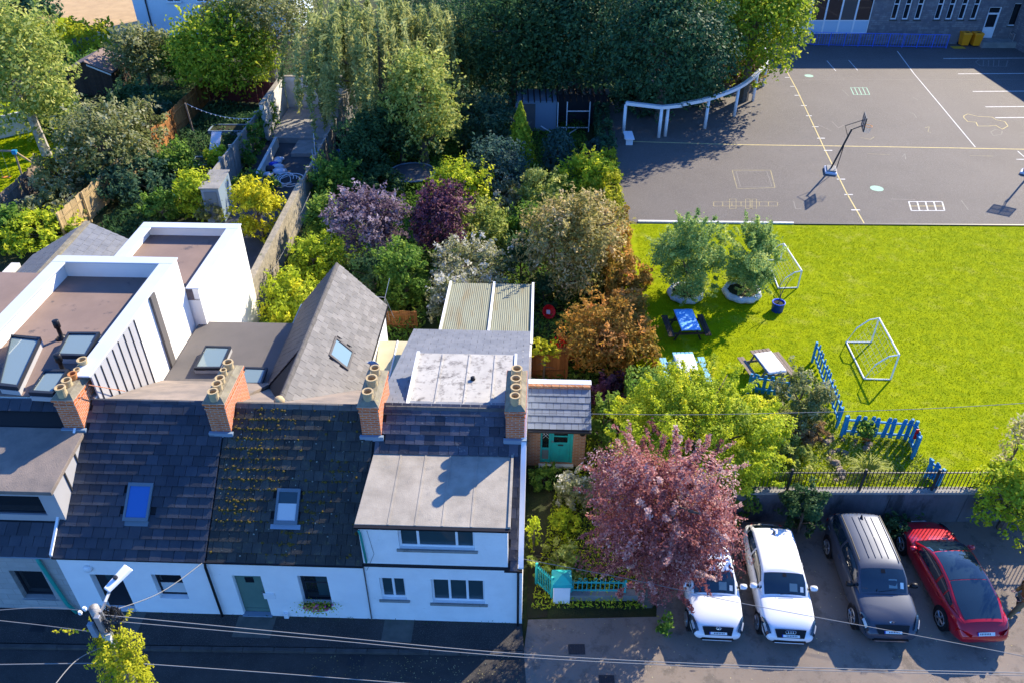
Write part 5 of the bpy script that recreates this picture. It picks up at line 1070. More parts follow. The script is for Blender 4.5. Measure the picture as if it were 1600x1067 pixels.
def car(label, loc, rz, paint, L, Wd, top, deck, belt, prof, wb, r, name='parked_car', roofglass=False, rails=False, front=True, group='cars parked against the wall'):
    """top: roof height; deck: body top line along t (0 = front); prof: (cowl, windscreen top, rear glass top, rear glass foot) in t"""
    root = thing(name, label, 'car', (0,0,0), group)
    yt = lambda t: (t-.5)*L; hw = Wd/2
    wtab = [(0,hw*.74),(.03,hw*.87),(.09,hw*.955),(.2,hw*.99),(.5,hw),(.82,hw*.985),(.93,hw*.94),(.98,hw*.86),(1,hw*.76)]
    sill = [(0,.34),(.05,.24),(.12,.2),(.88,.2),(.95,.26),(1,.42)]
    w = lambda t: sm(wtab, t, .015); zt = lambda t: sm(deck, t); zb = lambda t: sm(sill, t)
    ts = [0,.012,.03,.06,.1,.15,.2,.26,.32,.4,.48,.56,.64,.72,.78,.84,.89,.93,.96,.985,1]
    P = []
    for t in ts:
        ww, z1, z0 = w(t), zt(t), zb(t); ms = z0+(z1-z0)*.45; y = yt(t)
        half = [(0,z0),(ww*.80,z0),(ww*.95,z0+.06),(ww*.995,ms),(ww*1.0,ms+(z1-ms)*.4),(ww*.965,z1-.075),(ww*.90,z1-.018),(ww*.5,z1+.012),(0,z1+.02)]
        P.append([(x,y,z) for x, z in half] + [(-x,y,z) for x, z in half[-2:0:-1]])
        P[-1].append(P[-1][0])
    mb = MB().grid(P); n0 = len(ts)
    mb.add(P[0][:-1], [tuple(range(len(P[0])-1))]); mb.add(P[-1][:-1], [tuple(range(len(P[0])-1))[::-1]])
    body = mb.build('body', paint, root, True, fixn=True, sub=1)
    tc, t1, t2, tr = prof
    ztop = [(tc, zt(tc)-.01),(tc+(t1-tc)*.5, zt(tc)+(top-zt(tc))*.54),(t1,top-.045),(t1+.06,top-.008),((t1+t2)/2,top),(t2,top-.05),(t2+(tr-t2)*.5,zt(tr)+(top-zt(tr))*.52),(tr,zt(tr)-.01)]
    zz = lambda t: sm(ztop, t, .012)
    wbelt = lambda t: w(t)*.925*min(1, .86+abs(t-tc)*1.6)*min(1, .80+abs(tr-t)*1.5)
    def wtop(t): f = max(0, min(1, (zz(t)-zt(t))/(top-zt(.5)))); return wbelt(t)*(1-.20*f)
    S = lambda t, s: Vector((s*wtop(t), yt(t), zz(t)+.035*(1-s*s)-.03*abs(s)**6))
    def D(t, h, sg): return Vector((sg*(wbelt(t)+(wtop(t)-wbelt(t))*h+.02*math.sin(math.pi*h)), yt(t), zt(t)-.02+(zz(t)-.03-zt(t)+.02)*h))
    cts = list(np.linspace(tc, tr, 26)); cs = [-1,-.93,-.7,-.35,0,.35,.7,.93,1]
    P = [[D(t,h,-1) for h in (0,.25,.5,.75)] + [S(t,s) for s in cs] + [D(t,h,1) for h in (.75,.5,.25,0)] for t in cts]
    cab = MB().grid(P).build('roof', paint if not roofglass else 'paint_red', root, True)
    def pane(nm, fn, us, vs, m, off=.007, par=root):
        G_ = [[fn(u, v) for v in vs] for u in us]; c = Vector((0,yt((tc+tr)/2),belt*.8))
        for i, row in enumerate(G_):
            for j, p in enumerate(row): row[j] = p + (p-c).normalized()*off
        return MB().grid(G_).build(nm, m, par, True)
    if roofglass:
        pane('windscreen', S, np.linspace(tc+.012, t1, 8), np.linspace(-.93,.93,9), 'car_glass'); pane('glass_roof', S, np.linspace(t1+.012, t2, 10), np.linspace(-.90,.90,9), 'car_glass'); pane('rear_window', S, np.linspace(t2+.006, tr-.02, 9), np.linspace(-.88,.88,9), 'car_glass')
    else:
        ws = pane('windscreen', S, np.linspace(tc+.012, t1-.006, 8), np.linspace(-.93,.93,9), 'car_glass'); pane('rear_window', S, np.linspace(t2+.02, tr-.03, 7), np.linspace(-.85,.85,9), 'car_glass')
        pane('tax_disc', S, (tc+.03,tc+.06), (.68,.82), 'paper', .011, ws); pane('dash_paper', S, (tc+.03,tc+.075), (.2,.55), 'glass_light', .010, ws); pane('mirror_mount', S, (t1-.035,t1-.012), (-.08,.1), 'trim_black', .011, ws)
    tm = tc+(t1-tc)*.55; tB = (tm+tr)/2-.02; tC = t2+(tr-t2)*.30
    for sg in (-1, 1):
        for a, b in ((tm-.03, tB-.012), (tB+.008, tC-.03), (tC-.018, tC+(tr-tC)*.35)):
            pane('side_window', lambda t, h: D(t, h, sg), np.linspace(a, b, 7), np.linspace(.10,.86,4), 'car_glass')
        my = yt(tm-.01); mx = sg*(w(tm)+.09)
        MB().lathe([(.02,-.11),(.08,-.09),(.09,0),(.08,.08),(.03,.11)], (mx,my,zt(tm)+.06), 10, 'x').build('mirror', paint if paint != 'paint_slate' else 'trim_black', root, True)
        MB().box(min(sg*w(tm)*.9,mx), max(sg*w(tm)*.9,mx), my-.02, my+.04, zt(tm)-.02, zt(tm)+.03).build('mirror_arm', 'trim_black', root)
        for yw in (-wb/2-.02*L+.02, wb/2-.02*L+.02):
            tw = yw/L+.5; x = sg*(w(tw)-.10)
            MB().lathe([(r+.05,-.10),(r+.055,.112)], (x,yw,r+.01), 24, 'x').build('wheel_arch', 'trim_black', root)
            wh = MB().lathe([(r*.70,-.11),(r*.95,-.11),(r,-.08),(r,.08),(r*.95,.118),(r*.70,.12)], (x,yw,r), 24, 'x').build('wheel', 'tyre', root, True)
            rim = MB()
            for k in range(5):
                a = k*2*math.pi/5; rim.tube([(x+sg*.122,yw,r),(x+sg*.128,yw+r*.66*math.cos(a),r+r*.66*math.sin(a))], .035, 5)
            rim.tube([(x+sg*.118,yw+r*.66*math.cos(k*math.pi/10),r+r*.66*math.sin(k*math.pi/10)) for k in range(21)], .022, 6)
            rim.build('rim', 'alloy', wh)
        for tt in (tB-.005, tm+.0, tC-.0): MB().add([(sg*(w(tt)*1.002+.001),yt(tt)-.006,zb(tt)+.1),(sg*(w(tt)*1.002+.001),yt(tt)+.006,zb(tt)+.1),(sg*(w(tt)*.985+.002),yt(tt)+.006,zt(tt)-.1),(sg*(w(tt)*.985+.002),yt(tt)-.006,zt(tt)-.1)],[(0,1,2,3)]).build('door_gap', 'trim_black', body)
        for tt in (tB-.05, tC-.06): MB().tube([(sg*(w(tt)*.99+.02),yt(tt)-.08,zt(tt)-.15),(sg*(w(tt)*.99+.02),yt(tt)+.1,zt(tt)-.15)], .016, 6).build('door_handle', paint, root)
        if rails: MB().tube([S(t1+.05,sg*.93)+EZ*.05, S((t1+t2)/2,sg*.93)+EZ*.06, S(t2-.02,sg*.93)+EZ*.04], .02, 6).build('roof_rail', 'trim_black', root)
        # lamps
        hz = zt(.05)-.10
        f = lambda u, v: Vector((sg*(w(u)*(1-.42*v)+.008*(1-v)), yt(u)-.012, zt(u)-.13+.10*v*1.0))
        hl = [[Vector((sg*(w(t)*(1.0+(fx-1.0)*q)+.012), yt(t)-.012, zt(t)-.15+(.15+dz_)*q)) for fx, dz_ in ((1.0,-.15),(.975,-.065),(.91,.012),(.80,.034))] for t, q in zip(np.linspace(.022,.135,8), (1,1,.95,.9,.8,.7,.55,.35))]
        lamp = MB().grid(hl).build('headlight', 'car_glass', root)
        MB().grid([[p+Vector((sg*.004,-.004,.004)) for p in r[1:3]] for r in hl[1:5]]).build('lamp_strip', 'lamp_clear', lamp)
        MB().grid([[Vector((sg*(w(.995-.06*(1-v))*(1-.35*v)+.012), yt(.995-.06*(1-v))+.025, zt(.95)-.22+.13*k)) for k in (0,.5,1)] for v in np.linspace(0,1,6)]).build('tail_light', 'lamp_red', root)
    if rails:
        for s in (-.45,-.15,.15,.45): MB().tube([S(t1+.07,s)+EZ*.006, S((t1+t2)/2,s)+EZ*.006, S(t2-.04,s)+EZ*.006], .012, 5).build('roof_rib', paint, cab)
    if not roofglass: MB().prism([S(t2-.05,0)+Vector((-.015,-.1,-.0)), S(t2-.05,0)+Vector((-.015,.08,0)), S(t2-.05,0)+Vector((-.015,.07,.09))], (.03,0,0)).build('fin_aerial', 'trim_black', root)
    for s in (-1,1): MB().tube([S(tc+.010,s*.05-.3)+Vector((0,-.02,.015)), S(tc+.022,s*.05+s*.35+.1)+Vector((0,-.01,.02))], .008, 4).build('wiper', 'trim_black', root)
    # nose: grille, lower intake, plates
    y0 = yt(0)-.018
    gz = zt(.02)-.22
    NS = lambda t, x: Vector((x, yt(t)-.022, zt(t)+.030-.03*(x/hw)**2))
    if not roofglass: MB().grid([[NS(t, x*(1-.15*(k/4))) for x in np.linspace(-hw*.56,hw*.56,7)] for k, t in enumerate(np.linspace(.048,.004,5))]).build('grille', 'trim_black', root)
    MB().prism([(-hw*.60,y0+.006,.335),(hw*.60,y0+.006,.335),(hw*.55,y0+.006,.42),(-hw*.55,y0+.006,.42)], (0,.05,0)).build('lower_intake', 'trim_black', root)
    MB().box(-hw*.52, hw*.52, y0+.004, y0+.09, .30, .325).build('splitter', 'chrome' if paint != 'paint_white' else paint, root, bevel=.008)
    def plate(ta, tb, d):
        off = Vector((0,0,.012)); q = [[NS(t, x)+off+(Vector((0,.03,.0)) if d > 0 else Vector()) for x in (-.26,-.09,.09,.26)] for t in (ta, tb)]
        p = MB().grid(q).build('number_plate', 'plate', root)
        e = Vector((0,0,.004)); MB().grid([[r[0 if d < 0 else 3]+e, r[0 if d < 0 else 3]*.8+r[1 if d < 0 else 2]*.2+e] for r in q]).build('plate_strip', 'plate_blue', p)
        ink = MB()
        for k in range(7):
            u = .26+.09*k; a_ = [r[0]*(1-u)+r[3]*u+e for r in q]; b_ = [r[0]*(1-u-.05)+r[3]*(u+.05)+e for r in q]
            f = lambda P, t: P[0]*(1-t)+P[1]*t
            ink.add([f(a_,.25),f(b_,.25),f(b_,.75),f(a_,.75)],[(0,1,2,3)])
        ink.build('plate_characters', 'plate_ink', p)
    plate(.006, .019, -1); plate(.978, .992, 1)
    root.location = loc; root.rotation_euler.z = rz; root['_y0'] = y0; root['_gz'] = gz; return root, y0, gz, S, yt, zt
hatch = [(0,.46),(.02,.58),(.045,.72),(.08,.80),(.12,.85),(.22,.93),(.30,.98),(.5,.99),(.8,1.0),(.93,1.0),(.97,.95),(1,.80)]
suv = [(0,.54),(.02,.66),(.045,.82),(.08,.92),(.12,.97),(.22,1.03),(.30,1.07),(.5,1.08),(.8,1.10),(.93,1.10),(.97,1.04),(1,.86)]
sedan = [(0,.50),(.03,.62),(.10,.74),(.22,.86),(.28,.92),(.5,.94),(.8,.98),(.915,1.02),(.945,.98),(.972,.78),(1,.54)]
def place(px, py, back): p = G(px, py, 0); return p + Vector((0, back, -.016))
c1, y0, gz, *_ = car('white hatchback half covered by the purple plum tree', place(1124,1010,2.1), rad(-3), 'paint_white', 4.12, 1.66, 1.40, hatch, .98, (.27,.42,.86,.985), 2.62, .315)
c2, y0a, gza, _Sa, yta, zta = car('white hatchback with four-ring badge, fully visible beside the dark car', place(1237,1014,2.08), rad(-3.5), 'paint_white', 4.1, 1.66, 1.40, hatch, .98, (.28,.43,.84,.985), 2.63, .32)
c3, y0b, gzb, Sb, ytb, ztb = car('dark slate-blue estate car with ribbed roof and roof rails', place(1391,1010,2.22), rad(-2), 'paint_slate', 4.42, 1.80, 1.58, suv, 1.06, (.25,.39,.88,.985), 2.68, .35, rails=True)
c4, *_ = car('glossy red car with dark glass roof, parked nose to the wall', place(1526,1014,2.25), rad(180), 'paint_red', 4.55, 1.72, 1.40, sedan, .95, (.24,.42,.66,.93), 2.87, .34, roofglass=True, front=False)
c4.rotation_euler.z = rad(180+1.5)
# badges
_Na = lambda t, x: Vector((x, yta(t)-.022, zta(t)+.03))
bd_ = MB()
for k in range(4): cx = -.105+k*.07; bd_.tube([(cx+.046*math.cos(a),_Na(.034,0).y-.006+.028*math.sin(a),_Na(.034,0).z+.016+.036*math.sin(a)) for a in np.linspace(0,2*math.pi,17)], .007, 5)
o = bd_.build('badge', 'chrome'); o.parent = c2
bd_ = MB(); zb_ = ztb(.06)+.05
def stroke(mb, pts, w=.012):
    mb.tube([(x,ytb(.055)-.01,zb_+z) for x, z in pts], w*.6, 4)
for pts in ([(-.1,-.02),(-.1,.05)],[(-.1,.01),(-.05,.05)],[(-.1,.01),(-.05,-.02)],[(-.02,-.02),(-.02,.05)],[(.01,-.02),(.045,.05)],[(.045,.05),(.08,-.02)]): stroke(bd_, pts)
o = bd_.build('badge', 'chrome'); o.parent = c3
bd_ = MB(); bd_.tube([(.07*math.cos(a),-2.06+.10+.03*math.sin(a),.76+.03*math.sin(a)) for a in np.linspace(0,2*math.pi,17)], .008, 5); bd_.tube([(.03*math.cos(a),-2.06+.11+.02*math.sin(a),.765+.02*math.sin(a)) for a in np.linspace(0,2*math.pi,13)], .006, 5)
o = bd_.build('badge', 'chrome'); o.parent = c1
# ================================================================== person at the right edge
mat('skin', (.45,.26,.18), rough=.6); mat('jacket', (.30,.12,.03), (.22,.09,.025), 6, .85, .4, 30); mat('trousers', (.20,.17,.09), (.16,.135,.07), 6, .9, .4, 30); mat('shoe', (.35,.36,.40), rough=.7); mat('hair', (.03,.02,.015), rough=.7)
def skin(name, V, E, R, m, parent, sub=2):
    me = bpy.data.meshes.new(name); me.from_pydata(V, E, []); me.materials.append(MATS[m]); o = bpy.data.objects.new(name, me); COL.objects.link(o); o.parent = parent
    s = o.modifiers.new('skin','SKIN'); s.use_smooth_shade = True
    lay = me.skin_vertices[0] if me.skin_vertices else None
    if lay is None:
        b = bmesh.new(); b.from_mesh(me); L = b.verts.layers.skin.verify(); b.to_mesh(me); b.free(); lay = me.skin_vertices[0]
    for i, r in enumerate(R):
        r = r if isinstance(r, tuple) else (r, r); lay.data[i].radius = r; lay.data[i].use_root = (i == 0)
    d = o.modifiers.new('sub','SUBSURF'); d.levels = sub; d.render_levels = sub; return o
pb = G(1583,962,-.016); per = thing('person', 'person in brown jacket and khaki trousers walking past the red car', 'person', pb)
# facing -X, mid-stride
J = dict(hip=(0,0,.95), sp=(-.02,0,1.15), ch=(-.04,0,1.36), nk=(-.05,0,1.50), hd=(-.08,0,1.60), top=(-.08,0,1.72),
  hl=(0,-.10,.90), kl=(-.14,-.10,.50), al=(-.24,-.10,.09), hr=(0,.10,.90), kr=(.04,.10,.49), ar=(.20,.10,.13),
  sl=(-.04,-.19,1.42), el=(-.02,-.25,1.15), wl=(-.24,-.20,1.08), sr=(-.04,.19,1.42), er=(0,.25,1.15), wr=(-.23,.16,1.06))
def sk(name, seq, rr, m, par):
    ks = []; E = []
    for ch in seq:
        for i, k in enumerate(ch):
            if k not in ks: ks.append(k)
            if i: E.append((ks.index(ch[i-1]), ks.index(k)))
    return skin(name, [J[k] for k in ks], E, [rr[k] for k in ks], m, par)
R1 = dict(hip=(.13,.10),sp=(.12,.09),ch=(.15,.10),nk=.055,hd=(.085,.10),top=(.06,.07),hl=.085,kl=.06,al=.042,hr=.085,kr=.06,ar=.042,sl=.06,el=.045,wl=.032,sr=.06,er=.045,wr=.032)
seqs = [['hip','sp','ch','nk','hd','top'],['hip','hl','kl','al'],['hip','hr','kr','ar'],['ch','sl','el','wl'],['ch','sr','er','wr']]
bdy = sk('body', seqs, R1, 'skin', per)
R2 = {k: (tuple(x+.022 for x in v) if isinstance(v, tuple) else v+.02) for k, v in R1.items()}
sk('jacket', [['hip','sp','ch'],['ch','sl','el','wl'],['ch','sr','er','wr']], R2, 'jacket', per)
R3 = dict(R2); R3['hip'] = (.14,.11); sk('trousers', [['hip','hl','kl','al'],['hip','hr','kr','ar']], R3, 'trousers', per)
for k, rot in (('al',0),('ar',25)):
    x, y, z = J[k]; M = Matrix.Translation((x-.06,y,max(z-.05,.045))) @ Matrix.Rotation(rad(-rot),4,'Y')
    v = [M @ Vector(p) for p in ((.1,0,0),(0,0,0),(-.11,0,-.01))]; skin('shoe', [tuple(p) for p in v], [(0,1),(1,2)], [(.05,.05),(.05,.045),(.042,.03)], 'shoe', per)
skin('hair', [(-.04,0,1.62),(-.06,0,1.72)], [(0,1)], [(.10,.10),(.08,.08)], 'hair', per)
for sy, wk in ((-1,'wl'),(1,'wr')):
    x, y, z = J[wk]; palm = (x-.06, y, z)
    for k in range(4):
        o_ = (k-1.5)*.019; skin('finger', [(x-.03,y+o_*.6,z),(x-.085,y+o_,z+.004),(x-.125+abs(k-1.5)*.006,y+o_-sy*.004,z-.006),(x-.145+abs(k-1.5)*.01,y+o_-sy*.006,z-.026)], [(0,1),(1,2),(2,3)], [.014,.0095,.0085,.0075], 'skin', bdy, 1)
    skin('thumb', [(x-.02,y-sy*.012,z+.01),(x-.055,y-sy*.04,z+.012),(x-.085,y-sy*.045,z+.006)], [(0,1),(1,2)], [.014,.010,.008], 'skin', bdy, 1)
ph = MB().box(pb.x-.40,pb.x-.32,pb.y-.24,pb.y-.09,1.10,1.115).build('phone','black_plastic'); tag(ph,'dark phone held in front of the walking person','phone')
# ================================================================== utility pole with lamp, wires
pt = PY(146,948,10.5); PX, PYY, PH = pt.x, 10.5, pt.z
up = thing('utility_pole', 'ivy-clad timber utility pole with cable clutter and white street lamp', 'pole', (PX,PYY,0))
MB().tube([(PX,PYY,0),(PX,PYY,PH)], .14, 12, .105).build('pole', 'bark_pale', up, True)
for dx, dz, m in ((.10,-.35,'steel'),(-.12,-.6,'lead'),(.12,-1.0,'white_garden_wall')): MB().box(PX+dx-.06,PX+dx+.06,PYY-.2,PYY-.1,PH+dz-.2,PH+dz+.25).build('junction_box', m, up, bevel=.01)
MB().tube([(PX+.13,PYY-.02,PH-2.2),(PX+.13,PYY-.02,PH-.1)], .03, 6).build('conduit', 'steel', up)
lh = PY(184,905,PYY+.75); la = MB().tube([(PX,PYY,PH-.35),(PX+.1,PYY+.25,PH-.15),(lh.x-.12,PYY+.5,lh.z-.1)], .035, 8).build('lamp_arm', 'steel', up)
M = Matrix.Translation(lh) @ Matrix.Rotation(rad(-32),4,'Z') @ Matrix.Rotation(rad(12),4,'X'); MB(M).add([(-.10,-.30,0),(.10,-.30,0),(.14,.34,0),(-.14,.34,0),(-.08,-.30,.07),(.08,-.30,.07),(.11,.32,.09),(-.11,.32,.09)],[(3,2,1,0),(4,5,6,7),(0,1,5,4),(1,2,6,5),(2,3,7,6),(3,0,4,7)]).build('lamp_head','plastic_white',la,bevel=.02)
MB(M).lathe([(.05,.09),(.05,.14),(.03,.15)],(0,.0,0),10).build('photocell','dark_metal',la)
cl = MB()
for k in range(16):
    a0_ = random.uniform(0,6.28); rr = random.uniform(.18,.34); cl.tube([(PX+.16+rr*math.cos(a)*1.0,PYY+.05+rr*math.sin(a)*.6,PH-.45+random.uniform(-.25,.25)+.12*math.sin(3*a+k)) for a in np.linspace(a0_,a0_+5.2,14)], random.uniform(.008,.018), 4)
cl.build('cable_coils', 'dark_metal', up)
for dx, dz in ((-.16,.02),(-.30,-.12)): MB().lathe([(.03,-.05),(.045,0),(.03,.06)], (PX+dx,PYY-.05,PH+dz), 10).build('insulator','plastic_white',up)
mat('wire_pale', (.20,.20,.20), rough=.6)
def wire(label, pts, r=.016, m='wire_pale'):
    P = interp([p if isinstance(p, Vector) else G(*p) for p in pts], 8); o = MB().tube(P, r, 5).build('overhead_wire', m); return tag(o, label, 'wire', 'overhead wires')
pole_top = Vector((PX+.05,PYY,PH-.25))
wire('thickest overhead wire crossing the street from the pole to the right edge', [pole_top,(480,990,6.0),(820,1021,5.6),(1200,1040,5.6),(1640,1051,6.0)], .010)
wire('overhead wire running just below the thickest one along the street', [Vector((PX+.05,PYY,PH-.45)),(480,996,5.9),(820,1026,5.5),(1200,1044,5.5),(1640,1055,5.9)], .009)
wire('thin overhead wire along the bottom edge right of the ivy pole', [(225,1036,5.6),(420,1050,5.4),(640,1067,5.3),(760,1076,5.3)], .010)
wire('overhead wire slanting from the white gable across the parked cars', [(816,872,2.9),(990,905,3.2),(1162,942,3.7),(1422,990,4.5),(1640,1032,5.2)], .009)
wire('level overhead wire from the gable top across the yellow-green tree', [(828,644,5.0),(1060,647,4.6),(1280,643,4.5),(1460,637,4.7),(1650,626,5.2)], .009)
wire('sloping service wire from pole to cottage eaves', [pole_top,(250,925,4.6),Rw(AB[2]-.1,-.05,EAVE-.1)], .011)
wire('overhead wire going down left out of the picture from the pole', [Vector((PX,PYY-.1,PH-1.2)),(120,1030,6.0),(80,1076,6.4)], .010)
wire('upper overhead wire leaving the pole to the left edge', [Vector((PX-.3,PYY,PH-.1)),(60,948,6.4),(-60,957,6.3)], .009); wire('lower overhead wire leaving the pole to the left edge', [Vector((PX-.2,PYY,PH-.9)),(60,975,5.8),(-60,962,6.0)], .009); wire('lowest thin wire at the left behind the ivy', [(150,1035,5.5),(60,1036,5.6),(-60,1038,5.6)], .012)
wire('slack cable along the stone wall behind the flat grey roof', [G(425,425,1.9),G(447,385,1.6),G(465,345,1.9),G(485,300,2.0)], .010)
# ================================================================== vegetation
PAL = dict(
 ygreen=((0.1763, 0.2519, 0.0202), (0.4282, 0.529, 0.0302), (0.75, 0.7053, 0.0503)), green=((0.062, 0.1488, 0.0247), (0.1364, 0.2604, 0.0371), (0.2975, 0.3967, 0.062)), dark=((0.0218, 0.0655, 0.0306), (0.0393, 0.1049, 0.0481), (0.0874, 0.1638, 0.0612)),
 teal=((0.0293, 0.0813, 0.0488), (0.0569, 0.13, 0.0731), (0.13, 0.195, 0.0975)), greygreen=((0.11, 0.14, 0.035), (0.24, 0.26, 0.09), (0.46, 0.45, 0.27)), olivepink=((0.1918, 0.1918, 0.0426), (0.3837, 0.3303, 0.1066), (0.75, 0.5754, 0.3197)),  # teal: shade put into the leaf colours
 plum=((0.13, 0.042, 0.044), (0.44, 0.16, 0.145), (0.75, 0.58, 0.52)), plumdark=((0.0525, 0.0175, 0.0315), (0.105, 0.035, 0.0612), (0.2625, 0.1225, 0.1575)), lilac=((0.1012, 0.0619, 0.09), (0.2138, 0.1575, 0.2025), (0.45, 0.3825, 0.45)), whiteflower=((0.121, 0.1663, 0.0454), (0.363, 0.363, 0.1815), (0.75, 0.75, 0.726)),
 rust=((0.1857, 0.1547, 0.0248), (0.4125, 0.2372, 0.0413), (0.7425, 0.3506, 0.1032)), red=((0.242, 0.0088, 0.0088), (0.495, 0.0132, 0.011), (0.55, 0.066, 0.022)), willow=((0.135, 0.1856, 0.0506), (0.3206, 0.3544, 0.1181), (0.54, 0.54, 0.2194)), yellow=((0.2812, 0.3125, 0.0156), (0.5938, 0.5469, 0.0234), (0.75, 0.7188, 0.0469)),
 conifer=((0.1454, 0.2178, 0.0174), (0.3488, 0.4359, 0.0291), (0.6395, 0.6395, 0.058)), bluegreen=((0.024, 0.066, 0.054), (0.054, 0.12, 0.096), (0.108, 0.18, 0.144)), birch=((0.1054, 0.2106, 0.0526), (0.2634, 0.3859, 0.1054), (0.7021, 0.75, 0.2106)), dry=((0.2712, 0.2325, 0.0969), (0.5038, 0.4456, 0.1938), (0.75, 0.6975, 0.3875)), bright=((0.0969, 0.1744, 0.0155), (0.2519, 0.3488, 0.0232), (0.6588, 0.6588, 0.0581)), ashgreen=((0.1356, 0.2131, 0.0387), (0.3294, 0.3875, 0.0775), (0.6588, 0.6394, 0.1938)),
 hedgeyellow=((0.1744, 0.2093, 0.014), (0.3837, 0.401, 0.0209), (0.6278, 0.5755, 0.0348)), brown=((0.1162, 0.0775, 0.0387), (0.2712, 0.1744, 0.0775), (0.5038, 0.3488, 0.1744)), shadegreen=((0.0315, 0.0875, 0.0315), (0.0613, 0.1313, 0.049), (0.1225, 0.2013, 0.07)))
for k, v in PAL.items(): leafmat('leaf_'+k, *v, trans=.42 if k not in ('dark','plumdark') else .2)
def leafmesh(name, C, N, S, tint, mname, asp=.5):
    n = len(C); T = RN.normal(size=(n,3)); N = N/np.linalg.norm(N,axis=1,keepdims=True); T -= N*(T*N).sum(1,keepdims=True); T /= np.linalg.norm(T,axis=1,keepdims=True)+1e-9
    B = np.cross(N,T); S = S[:,None]; V = np.empty((n,4,3),np.float32); V[:,0] = C-B*S; V[:,1] = C+T*S*asp+N*S*.12; V[:,2] = C+B*S; V[:,3] = C-T*S*asp+N*S*.12
    me = bpy.data.meshes.new(name); me.vertices.add(n*4); me.loops.add(n*4); me.polygons.add(n)
    me.vertices.foreach_set('co', V.ravel()); me.loops.foreach_set('vertex_index', np.arange(n*4,dtype=np.int32)); me.polygons.foreach_set('loop_start', np.arange(0,n*4,4,dtype=np.int32)); me.polygons.foreach_set('loop_total', np.full(n,4,np.int32))
    me.update(); at = me.attributes.new('tint','FLOAT','FACE'); at.data.foreach_set('value', np.clip(tint,0,1).astype(np.float32)); me.materials.append(MATS[mname]); return me
def rdir(n, up=0.):
    d = RN.normal(size=(n,3)); d[:,2] += up; return d/np.linalg.norm(d,axis=1,keepdims=True)
def crown_points(a, c, s, cov, style, cap=26000):
    """leaf centres (crown centre at origin), outward normals, clump tint"""
    area = 4*math.pi*((a*a*2*.0+ (2*(a*c)**1.6+(a*a)**1.6)/3)**(1/1.6)); n = int(min(40000 if style == 'droop' else cap, max(500, cov*area/(s*s))))
    if style == 'droop':
        K = max(30, int(area*.5)); d = rdir(K, .25); r = RN.uniform(.5,1.,K)[:,None]; st = d*r*np.array([a,a,c*.9]); st[:,2] = np.abs(st[:,2])*1.0-.05*c
        k = RN.integers(0,K,n); ln = RN.uniform(.5,1.5,K)[k]*c*.85; t = RN.uniform(0,1,n); out = st[k]*np.array([.16,.16,0]); P = st[k]+out*(t**.6)[:,None]; P[:,2] -= ln*t**1.15
        P += RN.normal(size=(n,3))*np.array([.10,.10,.16])*a*.16; Nn = RN.normal(size=(n,3))*np.array([1,1,.35])+np.array([0,0,.25]); tn = RN.uniform(.2,.8,K)[k]+RN.normal(size=n)*.14; return P, Nn, tn
    if style in ('cone','column'):
        h = RN.uniform(0,1,n)**(1.25 if style == 'cone' else 1.); rr = (1-h)**.8 if style == 'cone' else np.sqrt(np.clip(1-(h*1.0)**4,0.02,1))*np.clip(.55+h*2,0,1)
        ph = RN.uniform(0,2*math.pi,n); lob = 1+.16*np.sin(ph*7+h*23)+.10*np.sin(ph*3-h*9); R = a*rr*lob*RN.uniform(.72,1.05,n); P = np.stack([R*np.cos(ph),R*np.sin(ph),-c+2*c*h-.08*c*(R/a)],1)
        Nn = np.stack([np.cos(ph),np.sin(ph),np.full(n,.5)],1)+RN.normal(size=(n,3))*.45; return P, Nn, .45+.25*(lob-1)*3+RN.normal(size=n)*.15
    K = int(max(16, min(170, area*1.1))); d = rdir(K,.25); r = RN.uniform(.35,1.,K)**.55; cc = d*(r[:,None])*np.array([a,a,c])*.84
    low = cc[:,2] < -.55*c; cc[low,2] *= .75
    rc = RN.uniform(.16,.36,K)*min(a,c)*1.05; k = RN.choice(K,n,p=rc**2/np.sum(rc**2)); dd = rdir(n,.15); rad_ = rc[k]*RN.uniform(.35,1.,n)**.5
    P = cc[k]+dd*rad_[:,None]*np.array([1.12,1.12,.85]); Nn = dd*.7+cc[k]/a*.35+RN.normal(size=(n,3))*.5+np.array([0,0,.55])
    if style == 'wispy':
        m = RN.random(n) < .25; P[m] *= RN.uniform(1.,1.22,m.sum())[:,None]
    tn = RN.normal(.42,.20,K)[k]+RN.normal(size=n)*.15
    # lumpy outline, and sprigs that stand out of it
    dn = P/np.array([a,a,c]); ln = np.linalg.norm(dn,axis=1,keepdims=True)+1e-6; u_ = dn/ln; f1, f2, f3 = RN.uniform(0,6.28,3)
    lump = 1+.10*np.sin(3.1*u_[:,0]+f1)*np.sin(2.7*u_[:,2]+f2)+.08*np.sin(6.3*u_[:,1]+5.1*u_[:,2]+f3)+.05*np.sin(11*u_[:,0]-9*u_[:,1]+f2); P = P*lump[:,None]
    q = int(n*.24); J = max(24,int(area*2.2)); sd_ = rdir(J,.35); s0 = sd_*np.array([a,a,c])*RN.uniform(.72,.98,J)[:,None]; sl_ = RN.uniform(.10,.34,J)*min(a,c)**.75; j = RN.integers(0,J,q); t = RN.uniform(0,1,q)
    sdir = sd_+RN.normal(size=(J,3))*.35+np.array([0,0,.25]); P2 = s0[j]+sdir[j]*(sl_[j]*t)[:,None]+RN.normal(size=(q,3))*s*.7; P[:q] = P2; Nn[:q] = RN.normal(size=(q,3))+np.array([0,0,.4]); tn[:q] = RN.normal(.55,.2,J)[j]+RN.normal(size=q)*.12
    return P, Nn, tn
